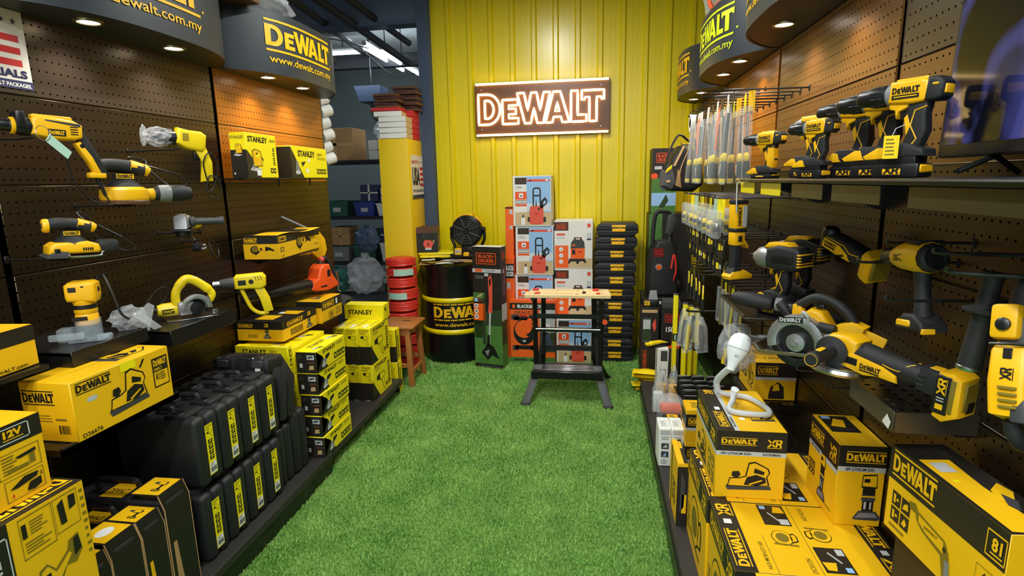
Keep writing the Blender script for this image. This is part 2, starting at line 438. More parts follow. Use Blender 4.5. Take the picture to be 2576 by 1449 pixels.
tag(tf, 'short green artificial turf covering the aisle', 'turf')

# yellow ribbed sheet wall
mat('sheet', (238, 212, 8), .28, spec=.55, var=.05, vscale=1.5)
mb = MB(); pts = []; x = -1.51; pit = .1945; ph = [.0]
while x < 1.02:
    pts += [(x, 0), (x + .135, 0), (x + .148, -.022), (x + .178, -.022), (x + .1915, 0)]
    x += pit
pts2 = [(a, BY + c) for a, c in pts]
vs = []; fs = []
for i, (a, c) in enumerate(pts2):
    vs += [(a, c, 0), (a, c, 3.42)]
    if i: fs.append((2 * i - 2, 2 * i, 2 * i + 1, 2 * i - 1))
mb.add(vs, fs); sh = struct(mb.build('wall_back', 'sheet', smooth=False))
# faint stiffening creases between the ribs
mb = MB(); x = -1.51
while x < .98:
    for q in (.045, .09): mb.box(x + q - .002, x + q + .002, BY - .003, BY + .001, 0, 3.4)
    x += pit
mb.build('crease', 'sheet', sh)['kind'] = 'stuff'
for x in np.arange(-1.51, 1.0, pit * 2):
    pass
# steel column and lintels beside the sheet wall
mb = MB(); mb.rbox(-1.605, -1.515, 5.11, 5.25, 0, 3.42, .004)
mb.box(-1.612, -1.508, 5.105, 5.118, 0, 3.42)
tag(mb.build('steel_column', 'sblue'), 'blue-grey painted steel column at the edge of the yellow sheet wall', 'column')
mb = MB(); mb.rbox(-5.2, -1.60, 5.14, 5.24, 3.02, 3.42, .004); mb.box(-5.2, -1.6, 5.11, 5.26, 3.0, 3.03)
tag(mb.build('lintel_beam', 'sblue'), 'blue-grey steel lintel beam over the storeroom opening', 'beam')

# ------------------------------------------------------------------ pegboard bays
m = mat('peg', (17, 13, 10), .36, spec=.5, ior=1.65); nt = m.node_tree; b = nt.nodes['Principled BSDF']
tc = nt.nodes.new('ShaderNodeTexCoord'); sx = nt.nodes.new('ShaderNodeSeparateXYZ'); nt.links.new(tc.outputs['Object'], sx.inputs[0])
def mth(op, a, bb=None):
    n = nt.nodes.new('ShaderNodeMath'); n.operation = op
    for i, q in enumerate((a, bb)):
        if q is None: continue
        if isinstance(q, (int, float)): n.inputs[i].default_value = q
        else: nt.links.new(q, n.inputs[i])
    return n.outputs[0]
fy = mth('MULTIPLY', mth('SUBTRACT', mth('FRACT', mth('DIVIDE', sx.outputs[1], .027)), .5), .027)
fz = mth('MULTIPLY', mth('SUBTRACT', mth('FRACT', mth('DIVIDE', sx.outputs[2], .0373)), .5), .0373)
rr = mth('SQRT', mth('ADD', mth('POWER', fy, 2), mth('POWER', fz, 2)))
hole = mth('LESS_THAN', rr, .0034)
mx = nt.nodes.new('ShaderNodeMix'); mx.data_type = 'RGBA'; nt.links.new(hole, mx.inputs[0])
mx.inputs[6].default_value = (lin(17), lin(13), lin(10), 1); mx.inputs[7].default_value = (.002, .002, .002, 1)
nt.links.new(mx.outputs[2], b.inputs['Base Color']); b.inputs['Specular Tint'].default_value = (1, .74, .42, 1)
nt.links.new(mth('MULTIPLY', mth('SUBTRACT', 1.0, hole), .55), b.inputs['Specular IOR Level'])
ro = mth('MULTIPLY_ADD', hole, .6); ro.node.inputs[2].default_value = .34; nt.links.new(ro, b.inputs['Roughness'])
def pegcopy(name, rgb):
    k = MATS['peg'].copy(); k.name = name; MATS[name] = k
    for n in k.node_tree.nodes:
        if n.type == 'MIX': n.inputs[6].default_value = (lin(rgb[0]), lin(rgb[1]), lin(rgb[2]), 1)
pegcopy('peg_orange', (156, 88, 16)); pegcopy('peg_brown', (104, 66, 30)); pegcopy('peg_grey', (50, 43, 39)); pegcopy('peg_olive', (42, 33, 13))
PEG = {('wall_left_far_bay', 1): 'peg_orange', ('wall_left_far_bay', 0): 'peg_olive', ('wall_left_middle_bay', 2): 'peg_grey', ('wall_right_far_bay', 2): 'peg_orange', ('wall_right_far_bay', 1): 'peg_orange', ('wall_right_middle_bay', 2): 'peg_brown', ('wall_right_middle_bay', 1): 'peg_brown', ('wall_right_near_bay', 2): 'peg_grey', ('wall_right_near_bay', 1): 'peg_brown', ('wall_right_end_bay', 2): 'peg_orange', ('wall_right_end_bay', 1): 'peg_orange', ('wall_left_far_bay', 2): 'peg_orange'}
SEAMS = [.14, .42, .72, 1.02, 1.32, 1.618, 1.917, 2.216]
def bay(name, xw, side, ya, yb):
    """one bay of pegboard; the panels face the aisle (side +1 faces +x)"""
    mb = MB(); mb.box(min(xw, xw - side * .03), max(xw, xw - side * .03), ya, yb, .02, 2.50)
    for yy in (ya, yb): mb.box(min(xw, xw + side * .004), max(xw, xw + side * .004), yy - .011, yy + .011, .02, 2.5)
    o = struct(mb.build(name, 'blackpaint'))
    for z0, z1 in list(zip(SEAMS[:-1], SEAMS[1:])) + [(2.216, 2.5)]:
        p = MB(); p.rbox(0, side * .008, ya + .013, yb - .013, .0025, z1 - z0 - .0025, .0015, 1)
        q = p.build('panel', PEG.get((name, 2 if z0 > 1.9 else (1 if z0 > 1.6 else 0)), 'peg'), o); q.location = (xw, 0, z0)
    return o
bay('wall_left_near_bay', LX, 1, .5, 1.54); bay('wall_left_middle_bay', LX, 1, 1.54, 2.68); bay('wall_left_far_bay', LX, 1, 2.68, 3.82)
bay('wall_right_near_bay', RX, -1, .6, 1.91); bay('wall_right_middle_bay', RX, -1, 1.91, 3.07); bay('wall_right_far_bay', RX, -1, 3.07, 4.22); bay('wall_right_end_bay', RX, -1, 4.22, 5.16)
# base decks
mat('deck', (44, 41, 40), .5, bump=.2, bscale=120, var=.25, vscale=6)
def deck(label, xa, xb, ya, yb, front, kick):
    t = thing('base_shelf', label, 'shelf', TR((xa + xb) / 2, (ya + yb) / 2, 0))
    ox, oy = (xa + xb) / 2, (ya + yb) / 2
    mb = MB(); mb.rbox(xa - ox, xb - ox, ya - oy, yb - oy, .092, .13, .003, 1); mb.build('deck', 'deck', t)
    k = front + (-kick if front < 0 else kick)
    mb = MB(); mb.box(min(k, k - .012) - ox, max(k, k - .012) - ox, ya - oy, yb - oy, .0, .095); mb.build('kick_plate', 'blackpaint', t)
deck('black base shelf under the stacked carrying cases and kit cartons', LX + .01, -1.45, .4, 2.67, -1.45, .012)
deck('black base shelf end under the lemon boxes near the wooden stool', LX + .01, -1.462, 2.69, 3.84, -1.462, .11)
deck('black base shelf under the yellow cartons along the right of the aisle', .328, RX - .01, .5, 3.97, .328, .006)

# ------------------------------------------------------------------ canopies with downlights
mat('fascia', (40, 46, 54), .45, bump=.08, bscale=400)
def canopy(label, xw, side, ya, yb, z0, lights, logo, lmat='dyb'):
    yc = (ya + yb) / 2; hf = (yb - ya) / 2 - .005
    t = thing('canopy', label, 'canopy', TR(xw, yc, z0))
    f = lambda s: side * (.08 + .195 * (1 - abs(s) ** 3))
    N = 40; ss = [-1 + 2 * i / N for i in range(N + 1)]; H = .31
    vs = []; fs = []
    for s in ss:
        x = f(s); vs += [(x, s * hf, -.004), (x, s * hf, H), (x - side * .012, s * hf, H), (x - side * .012, s * hf, -.004)]
    for i in range(N):
        for k in range(4):
            a, bq = i * 4 + k, i * 4 + (k + 1) % 4
            fs.append((a, bq, bq + 4, a + 4) if side > 0 else (a + 4, bq + 4, bq, a))
    fs += [(0, 1, 2, 3), (4 * N + 3, 4 * N + 2, 4 * N + 1, 4 * N)]
    mb = MB(); mb.add(vs, fs); mb.build('fascia', 'fascia', t, ang=50)
    vs = [(side * .01, -hf, .0), (side * .01, hf, .0)]; vs = []; fs = []
    for zz in (0, .012):
        for s in ss: vs += [(side * .01, s * hf, zz), (f(s) - side * .012, s * hf, zz)]
    for i in range(N):
        a = 2 * i; q = (a, a + 1, a + 3, a + 2); fs.append(q); o = 2 * (N + 1); fs.append(tuple(k + o for k in reversed(q)))
    mb = MB(); mb.add(vs, fs); mb.build('soffit', 'fascia', t, smooth=False)
    for (lx, ly) in lights:
        d = MB(M=Matrix.Translation((lx - xw, ly - yc, 0))); d.lathe([(.034, -.0015), (.036, -.006), (.046, -.006), (.047, .001), (.034, .001)], 24)
        r = d.build('lamp_ring', 'dy' if False else 'brassring', t)
        d = MB(M=Matrix.Translation((lx - xw, ly - yc, 0))); d.lathe([(.0, -.0035), (.034, -.003), (.034, -.001), (0, -.001)], 24); d.build('lamp_lens', 'ledw', r)
    l0, l1 = logo
    # lettering rolled onto the fascia
    def g(a, bq, l):
        y = (l0 + (l1 - l0) * a) - yc; s = y / hf; x = f(s) + side * (.0022 + l * EPS)
        return Vector((x, y, bq * H))
    P = Print(Fr(g)); P.dew(0, .36, 1, .88, lmat); P.text('www.dewalt.com.my', .02, .14, 1, .30, lmat, .012)
    P.disc(1.035, .45, .012, .018, lmat, 10)
    P.done('logo', t)
mat('brassring', (176, 160, 110), .3, metal=.8)
canopy('curved black canopy nearest on the left with yellow web address', LX, 1, 1.54, 2.68, 2.19, [(-1.805, 1.87), (-1.805, 2.28)], (1.66, 2.29))
canopy('curved black canopy over the two upright lemon boxes, logo lettering in full', LX, 1, 2.68, 3.82, 2.19, [(-1.805, 2.98), (-1.805, 3.35)], (2.86, 3.46))
canopy('curved black canopy at top right, over the row of cordless drills', RX, -1, 1.91, 3.06, 2.22, [(.765, 2.18), (.765, 2.62)], (2.75, 2.15))
mat('dyg', (206, 214, 30), .46)
canopy('curved black canopy on the right with greenish-yellow lettering, second from the sheet wall', RX, -1, 3.07, 4.2, 2.22, [(.765, 3.36), (.765, 3.76)], (3.83, 3.23), 'dyg')
canopy('curved black canopy on the right next to the yellow sheet wall', RX, -1, 4.21, 5.14, 2.22, [(.765, 4.5), (.765, 4.85)], (5.0, 4.42))

# yellow pillar
mat('pillar', (232, 192, 16), .5, var=.05)
mb = MB(); mb.rbox(-1.88, -1.615, 4.70, 5.09, 0, 1.975, .006)
tag(mb.build('pillar', 'pillar'), 'yellow painted pillar carrying paper boxes, beside the oil drum', 'pillar')
# ceiling battens
for i, (bx_, by_) in enumerate(BATTENS):
    t = thing('ceiling_batten', ['white fluorescent batten on the ceiling over the near aisle', 'white fluorescent batten on the ceiling over the mid aisle', 'white fluorescent batten on the ceiling behind the photographer, right', 'white fluorescent batten on the ceiling behind the photographer, left'][i], 'lamp', TR(bx_, by_, 3.42))
    mb = MB(); mb.rbox(-.04, .04, -.62, .62, -.08, 0, .006); mb.build('housing', 'white', t)
    mb = MB(); mb.cyl((0, -.6, -.105), (0, .6, -.105), .014, 12); mb.build('tube', 'tubew', t)
# ------------------------------------------------------------------ printed pictures of tools (unit square)
def pic_planer(p, y='dyb', o='ink'):
    p.poly([(0, .12), (.05, .0), (1, .06), (.97, .18), (.2, .16), (.06, .22)], 'dgrey')
    p.poly([(.04, .14), (.08, .42), (.3, .44), (.42, .5), (.48, .95), (.62, 1), (.92, .78), (.96, .62), (.9, .5), (.96, .2), (.5, .14)], o)
    p.poly([(.06, .16), (.10, .39), (.31, .41), (.45, .48), (.50, .9), (.62, .95), (.89, .76), (.93, .62), (.87, .5), (.92, .22), (.5, .16)], y, 1)
    p.poly([(.62, .78), (.84, .66), (.82, .56), (.60, .62)], o, 2); p.poly([(.40, .20), (.46, .46), (.66, .56), (.86, .46), (.88, .3), (.7, .18)], o, 2)
    p.poly([(.5, .24), (.78, .4), (.8, .36), (.53, .2)], y, 3); p.poly([(.12, .5), (.14, .64), (.28, .66), (.32, .54), (.26, .44), (.18, .44)], o, 2)
def pic_drill(p, y='dyb', o='ink'):
    p.poly([(.0, .76), (.02, .88), (.34, .92), (.34, .7), (.05, .72)], 'dgrey'); p.poly([(.3, .66), (.3, .96), (.5, 1), (.9, .97), (.97, .8), (.93, .66), (.7, .62)], o)
    p.poly([(.34, .69), (.34, .93), (.52, .96), (.84, .94), (.86, .68), (.66, .65)], y, 1)
    p.poly([(.62, .64), (.86, .66), (.8, .4), (.86, .2), (.6, .2), (.66, .42)], o); p.poly([(.4, .02), (.4, .2), (.98, .22), (1, .04), (.7, 0)], o); p.poly([(.5, .12), (.9, .16), (.9, .1), (.5, .06)], y, 1)
def pic_saw(p, y='dyb', o='ink'):
    p.poly(arc(.42, .5, .40, .44, 0, 360, 22)[:-1], o); p.poly(arc(.42, .5, .37, .41, 0, 360, 22)[:-1], y, 1); p.poly(arc(.42, .5, .24, .27, 0, 360, 20)[:-1], 'olive', 2)
    p.poly([(.7, .2), (.98, .3), (1, .62), (.9, .8), (.72, .7)], o); p.poly([(.72, .26), (.93, .34), (.95, .6), (.88, .72), (.74, .62)], y, 1); p.poly([(.0, .1), (.9, .02), (.9, .1), (.02, .17)], 'olive', 2)
def pic_router(p, y='dyb', o='ink'):
    p.poly([(.22, .7), (.24, .98), (.74, 1), (.78, .7)], o); p.poly([(.25, .74), (.27, .95), (.72, .97), (.74, .73)], y, 1); p.rect(.3, .82, .5, .9, o, 2)
    p.rect(.28, .55, .72, .7, o); p.rect(.26, .42, .74, .55, 'dgrey'); p.rect(.24, .5, .76, .53, y, 1); p.rect(.3, .2, .7, .42, o); p.rect(.36, .24, .44, .4, 'lgrey', 1); p.rect(.56, .24, .62, .4, 'lgrey', 1)
    p.poly([(0, .02), (.2, .2), (.8, .2), (1, .06), (.9, 0), (.1, 0)], 'dgrey'); p.poly([(.08, .04), (.24, .16), (.74, .16), (.9, .07)], 'grey', 1)
def pic_grinder(p, y='dyb', o='ink'):
    p.poly(arc(.2, .5, .2, .42, 0, 360, 18)[:-1], o); p.poly(arc(.2, .55, .15, .3, 0, 360, 16)[:-1], 'olive', 1); p.rect(.3, .4, .62, .8, y, 1); p.rect(.4, .48, .5, .68, o, 2)
    p.poly([(.6, .36), (.6, .82), (.8, .76), (1, .46), (.97, .36), (.78, .48)], o); p.poly([(.18, 0), (.24, .3), (.3, .3), (.24, 0)], o)
def pic_gun(p, y='sy', o='ink'):
    p.poly([(0, .72), (0, .92), (.34, 1), (.36, .66)], o); p.poly([(.3, .62), (.3, 1), (.9, .96), (.96, .7), (.6, .6)], 'olive'); p.poly([(.36, .66), (.36, .95), (.84, .92), (.9, .72), (.6, .64)], y, 1)
    p.poly([(.5, .62), (.8, .66), (1, .02), (.78, 0)], 'olive'); p.poly([(.55, .6), (.76, .64), (.94, .06), (.8, .04)], y, 1)
def pic_jig(p, y='dyb', o='ink'):
    p.poly([(.25, .2), (.2, .9), (.45, 1), (.85, .9), (.9, .24)], 'olive'); p.poly([(.29, .24), (.25, .86), (.46, .95), (.8, .86), (.85, .28)], y, 1); p.rect(.45, .62, .7, .8, 'sy', 2); p.disc(.52, .78, .06, .05, o, 8, 3)
    p.poly([(.0, .06), (.5, 0), (.9, .1), (.5, .16), (.14, .2)], 'lgrey'); p.poly([(.18, .1), (.18, .32), (.28, .32), (.28, .1)], 'grey', 1); p.poly([(.85, .7), (1, .52), (.98, .46), (.85, .6)], o)
def pic_mini(p, y='sy', o='ink'):
    """small grinder seen on the lemon slim boxes"""
    p.poly([(0, .2), (.1, .0), (.5, .1), (.6, .5), (.4, .8), (.2, .6)], 'lgrey'); p.poly([(.4, .5), (.5, .95), (.95, 1), (1, .8), (.7, .6)], o); p.poly([(.3, .3), (.5, .3), (.55, .6), (.35, .65)], 'grey', 1)
def pic_washer(p):
    o = 'blk'
    p.holed([[(.26, .44), (.26, .93), (.32, 1), (.62, 1), (.68, .93), (.68, .44), (.61, .44), (.61, .76), (.33, .76), (.33, .44)], [(.33, .80), (.61, .80), (.61, .93), (.57, .96), (.37, .96), (.33, .93)]], o, 1)
    p.poly([(.4, .5), (.44, .7), (.48, .5)], o, 2); p.holed([[(.6, .5), (.66, .62), (.88, .74), (1, .66), (.98, .55), (.84, .5), (.72, .42)], [(.78, .58), (.86, .66), (.94, .62), (.92, .57), (.82, .54)]], o, 2)
    p.poly([(.1, .04), (.1, .40), (.16, .42), (.16, .04)], o, 1); p.poly([(.0, .08), (.0, .2), (.12, .2), (.12, .06)], o, 1); p.poly([(.76, .06), (.76, .2), (.92, .2), (.92, .06)], o, 1)
    p.poly([(.1, .03), (.12, .46), (.2, .5), (.72, .5), (.8, .46), (.8, .03), (.66, 0), (.24, 0)], 'salmon', 2); p.disc(.58, .42, .07, .035, 'brown', 12, 3); p.rect(.34, .26, .56, .31, 'red', 3); p.disc(.58, .42, .04, .02, 'ink', 10, 4)
def pic_vac(p):
    p.poly([(.05, 0), (.0, .06), (.1, .22), (.9, .22), (1, .08), (.95, .03), (.8, .12), (.62, .1), (.56, 0), (.46, .02), (.44, .1), (.16, .1)], 'blk', 1)
    p.poly([(.14, .2), (.14, .58), (.92, .6), (.9, .2)], 'bdo', 2); p.poly([(.14, .58), (.18, .82), (.32, .92), (.76, .92), (.88, .84), (.92, .6)], 'dgrey', 2)
    p.holed([[(.3, .9), (.34, 1), (.74, 1), (.78, .9)], [(.42, .92), (.44, .97), (.64, .97), (.66, .92)]], 'brown', 3); p.rect(.22, .36, .4, .54, 'blk', 3); p.rect(.58, .42, .74, .5, 'red', 3); p.rect(.24, .68, .4, .74, 'bdo', 3)
def pic_mower(p):
    p.poly(arc(.5, .52, .42, .36, 0, 360, 26)[:-1], 'blk', 1); p.poly(arc(.5, .6, .36, .25, 20, 300, 18) + [(.56, .44), (.74, .52)], 'bdo', 2)
    for a0, a1, b0, b1 in ((0, .3, .86, 1), (.7, 1, .86, 1), (.04, .26, .0, .14), (.76, 1, .0, .14)): p.rect(a0, b0, a1, b1, 'dgrey', 1)
    p.rect(.1, .84, .9, .94, 'blk', 1); p.rect(.14, .03, .88, .14, 'blk', 1); p.rect(.44, .24, .56, .29, 'lgrey', 3); p.rect(.3, .94, .6, 1.0, 'red', 2)
def pic_trimmer(p):
    p.poly([(.4, .96), (.54, 1), (.6, .9), (.56, .56), (.36, .56), (.42, .7)], 'salmon', 1); p.poly([(.44, .94), (.52, .96), (.54, .9), (.46, .86)], 'blk', 2); p.poly([(.26, .72), (.4, .78), (.42, .68), (.36, .6)], 'blk', 1)
    p.poly([(.42, .56), (.5, .56), (.42, .2), (.34, .2)], 'lgrey', 1); p.poly([(.3, .3), (.42, .3), (.4, .16), (.26, .16)], 'blk', 2)
    p.poly([(.0, .08), (.3, .2), (.6, .16), (.86, .02), (.5, .06), (.3, .0)], 'blk', 2); p.poly([(.16, .1), (.4, .13), (.3, .04)], 'grey', 3)
def dew_band(P, w, h, front='front', xr=True, band=.36, pic=None, model=None):
    """the cordless-tool carton style: black band on top with brand, grey line, picture"""
    p = P[front]
    p.rect(0, 1 - band, 1, 1, 'kblk'); p.rect(0, 1 - band - .07, 1, 1 - band, 'lgrey')
    p.dew(.08, 1 - band * .78, .60, 1 - band * .36, 'dyb')
    if xr: p.xr(.73, 1 - band * .86, .92, 1 - band * .34, 'dyb')
    p.text('18V LITHIUM ION', .08, 1 - band - .05, .50, 1 - band - .02, 'ink', .03)
    if model: p.text(model, .68, 1 - band - .055, .92, 1 - band - .02, 'ink', .03)
    if pic: pic(p.on(.16, .09, .80, .09 + .5 * min(1, .9)))

# ------------------------------------------------------------------ LEFT: large cartons near the camera
# electric planer carton on its peg shelf
t, P = carton('planer_carton', 'yellow electric planer carton lettered D26676 on the left shelf', 'box', TR(-1.674, 1.297, .868), .174, .375, .184, 'dyb')
f = P['right']
f.dew(.04, .76, .36, .95, 'ink'); f.text('D26676', .04, .04, .22, .11, 'ink', .01)
pic_planer(f.on(.30, .16, .72, .86)); f.line([(.66, .80), (.71, .93)], .012, 'ink'); f.disc(.17, .62, .05, .045, 'lgrey', 14)
q = f.on(.79, .30, .97, .86); q.rect(0, 0, 1, 1, 'kblk'); q.rect(.06, .04, .94, .52, 'dyb', 1); q.dew(.08, .72, .92, .94, 'dyb', False); q.text('DIRECT', .08, .56, .62, .66, 'dyb', .02); q.rect(.16, .26, .36, .46, 'kblk', 2); q.text('3', .2, .28, .32, .44, 'dyb', .03, 3); q.lines(.42, .2, .88, .48, 4, 'ink', 4, 2)
f.rect(.46, .84, .62, 1.0, 'sy', 1)
f = P['front']; f.dew(.05, .62, .66, .86, 'ink'); f.barcode(.66, .10, .88, .30, 'ink', None); f.lines(.1, .32, .6, .46, 3, 'olive', 5); f.rect(.62, .36, .84, .40, 'olive')
f = P['top']; f.line([(0.52, 0), (.52, 1)], .004, 'ink'); pic_planer(f.on(.2, .5, .8, .95)); finish(t, P)
mb = MB(); mb.box(LX, -1.505, 1.25, 1.70, .846, .866); mb.box(-1.515, -1.505, 1.25, 1.70, .846, .872)
t = thing('peg_shelf', 'thin black shelf under the planer carton', 'shelf', TR(0, 0, 0)); mb.build('tray', 'blackpaint', t)
mb = MB(); [mb.prism([(LX, .846), (LX, .79), (-1.6, .846)], y, y + .004) for y in (1.3, 1.62)]; mb.build('bracket', 'blackpaint', t)
# carton above it, cut by the frame
t, P = carton('kit_carton', 'yellow carton with a black lid band cut by the left edge of the picture', 'box', TR(-1.83, 1.0, 1.098, 5), .23, .315, .12, 'dyb')
f = P['right']; f.rect(0, .62, 1, 1, 'kblk'); f.text('www.DEWALT.com', .36, .05, .88, .13, 'ink', .01); finish(t, P)
P['front']
t = thing('peg_shelf', 'black shelf under the cut yellow carton at the far left', 'shelf'); mb = MB(); mb.box(LX, -1.60, .93, 1.335, 1.082, 1.096); mb.build('tray', 'blackpaint', t)
mb = MB(); mb.prism([(LX, 1.082), (LX, 1.03), (-1.7, 1.082)], 1.0, 1.004); mb.build('bracket', 'blackpaint', t)
# 12V cartons
t, P = carton('drill_kit_carton', 'upper 12V drill kit carton on the left, yellow with black band', 'box', TR(-1.70, .78, .8165), .25, .38, .212, 'dyb')
f = P['right']; f.rect(0, .73, 1, 1, 'kblk'); q = f.on(.70, .77, .92, .96); q.border(0, 0, 1, 1, .04, .07, 'lgrey'); q.text('12V', .22, .36, .78, .84, 'dyb', .05); q.rect(.2, .2, .8, .26, 'dyb')
q = f.on(.68, .37, .96, .66); q.border(0, 0, 1, 1, .02, .025, 'olive'); q.lines(.1, .1, .5, .9, 6, 'olive', 7); q.poly([(.4, .7), (.9, .8), (.9, .65), (.5, .6)], 'ink', 1); q.rect(.2, .16, .7, .3, 'olive', 1); q.rect(.72, .2, .86, .6, 'olive', 1)
q = f.on(.70, .07, .96, .33); q.border(0, 0, 1, 1, .02, .025, 'olive'); q.poly([(.1, .55), (.5, .9), (.86, .85), (.8, .65), (.3, .5)], 'ink', 1); q.poly([(.5, .15), (.6, .5), (.9, .55), (.9, .2), (.7, .08)], 'ink', 1); q.text('2', .88, .62, .95, .78, 'ink'); q.text('1', .14, .14, .18, .3, 'red')
f.poly([(.5, .0), (.58, .03), (.56, .12), (.48, .1)], 'ink'); P['top'].rect(0, 0, .5, 1, 'kblk'); finish(t, P)
t, P = carton('drill_kit_carton', 'lower 12V drill kit carton on the left showing a large drill drawing', 'box', TR(-1.66, .86, .50), .26, .34, .314, 'dyb')
f = P['right']; f.rect(.0, 0, .40, 1, 'kblk'); q = f.on(.2, .52, .385, .9, 90); q.border(0, 0, 1, 1, .04, .05, 'lgrey'); q.text('12V', .3, .36, .8, .72, 'lgrey', .05)
f.on(.16, -.1, .4, .46, 90).dew(.0, .1, .9, .9, 'dyb')
q = f.on(.47, .62, .72, .97); q.border(0, 0, 1, 1, .02, .02, 'olive'); q.lines(.3, .5, .85, .86, 5, 'olive', 9); q.lines(.1, .1, .9, .4, 4, 'olive', 8); q.rect(.06, .5, .2, .84, 'ink', 1)
q = f.on(.73, .66, .93, .97); q.border(0, 0, 1, 1, .02, .02, 'olive'); q.poly([(.2, .2), (.15, .8), (.4, .9), (.45, .2)], 'ink', 1); q.poly([(.6, .5), (.62, .9), (.9, .88), (.88, .55)], 'ink', 1)
q = f.on(.54, .08, .9, .58); q.poly([(0, .3), (.02, .75), (.2, .8), (.36, .62), (.66, .8), (.72, .95), (.95, 1), (1, .66), (.82, .5), (.6, .55), (.42, .3), (.38, .0), (.1, .0)], 'olive'); q.poly([(.04, .32), (.06, .7), (.2, .75), (.36, .56), (.70, .76), (.74, .7), (.44, .42), (.4, .26), (.3, .2)], 'dyb', 1); q.poly([(.8, .62), (.82, .94), (.94, .96), (.97, .7)], 'ink', 2); q.rect(.08, .36, .24, .62, 'ink', 2); q.rect(.1, -.02, .36, .16, 'ink', 2)
f.lines(.95, .3, .99, .95, 9, 'olive', 3)
f = P['top']; f.rect(.42, 0, 1, 1, 'kblk'); f.on(.62, .42, .96, .97, 270).dew(0, .1, 1, .9, 'dyb'); finish(t, P)
t, P = carton('drill_kit_carton', 'bottom yellow carton of the 12V stack, almost out of the picture', 'box', TR(-1.66, .86, .131), .26, .34, .364, 'dyb'); P['right'].rect(0, .8, 1, 1, 'dyb'); finish(t, P)

# cases in card sleeves
def sleeved(label, y, th, h, yaw, seed, sleeve=True):
    t = thing('sleeved_case', label, 'tool case', TR(-1.88, y, .131, yaw), 'sleeved drill cases on the left base shelf'); rr = random.Random(seed); W = .385
    c = MB(); c.rbox(0, W, 0, th, 0, h - .02, .016, 3); c.rbox(.03, W - .03, -.004, th + .004, .03, h - .06, .01, 2); c.rbox(W - .12, W - .03, .012, th - .012, h - .03, h + .004, .01, 2); c.build('case_shell', 'case', t)
    c = MB(); c.tube(wire([(.08, th / 2, h - .02), (.09, th / 2, h + .02), (.2, th / 2, h + .026), (.24, th / 2, h + .02), (.25, th / 2, h - .02)]), .010, 8); c.build('handle', 'blk', t)
    if sleeve:
        s = MB(); x0, x1 = W - .13, W + .004; q = .0022
        s.prism([(W - .02, .0), (W + .004, .0), (W + .004, h - .05), (W - .015, h + .006), (W - .13, h + .006), (W - .13, h + .006 - q), (W - .017, h + .006 - q), (W + .004 - q, h - .052), (W + .004 - q, q), (W - .02, q)], -.006, th + .006)
        s.build('card_sleeve', 'ink', t)
        for yy in (-.0065, th + .0045):     # raw card edges
            e = MB(); e.tube([(W + .003, yy + .001, .0), (W + .003, yy + .001, h - .05), (W - .016, yy + .001, h + .005)], .0022, 6); e.build('card_edge', 'kraft', t)
        p = Print(plane((W - .122, .0, h + .006), (.105, 0, 0), (0, th, 0))); p.rect(0, 0, 1, 1, 'dyb')
        if seed % 2: p.disc(.5, .5, .22, .3, 'white', 12, 1)
        else: pic_drill(p.on(.3, .2, .8, .8))
        p.done('sleeve_print', t)
        p = Print(plane((W + .0042, 0, .06), (0, th, 0), (0, 0, .16))); p.poly([(.1, 0), (.35, .0), (.25, 1), (.1, 1)], 'dyb' if seed == 2 else 'kraft'); p.done('side_print', t)
    p = Print(plane((.10, -.0045, h - .09), (.09, 0, 0), (0, 0, .05))); p.rect(0, 0, 1, 1, 'dyb'); p.dew(.1, .3, .9, .7, 'ink', False); p.done('badge', t)
    p = Print(plane((.12, .01, h - .0195), (.09, 0, 0), (0, th - .02, 0))); p.rect(0, 0, 1, 1, 'dyb'); p.text('DEWALT', .1, .3, .9, .6, 'ink'); p.done('top_label', t)
    return t
sleeved('nearest black drill case, mostly hidden behind the 12V carton', 1.213, .10, .365, 0, 5)
sleeved('black drill case in an open card sleeve with white sticker on yellow top', 1.335, .10, .375, -1, 3)
sleeved('black drill case with rounded dark shoulder and plain yellow top panel', 1.447, .085, .37, 0, 2)
sleeved('black drill case in a card sleeve with drill picture, beside the stacked cases', 1.545, .11, .405, 1, 4)

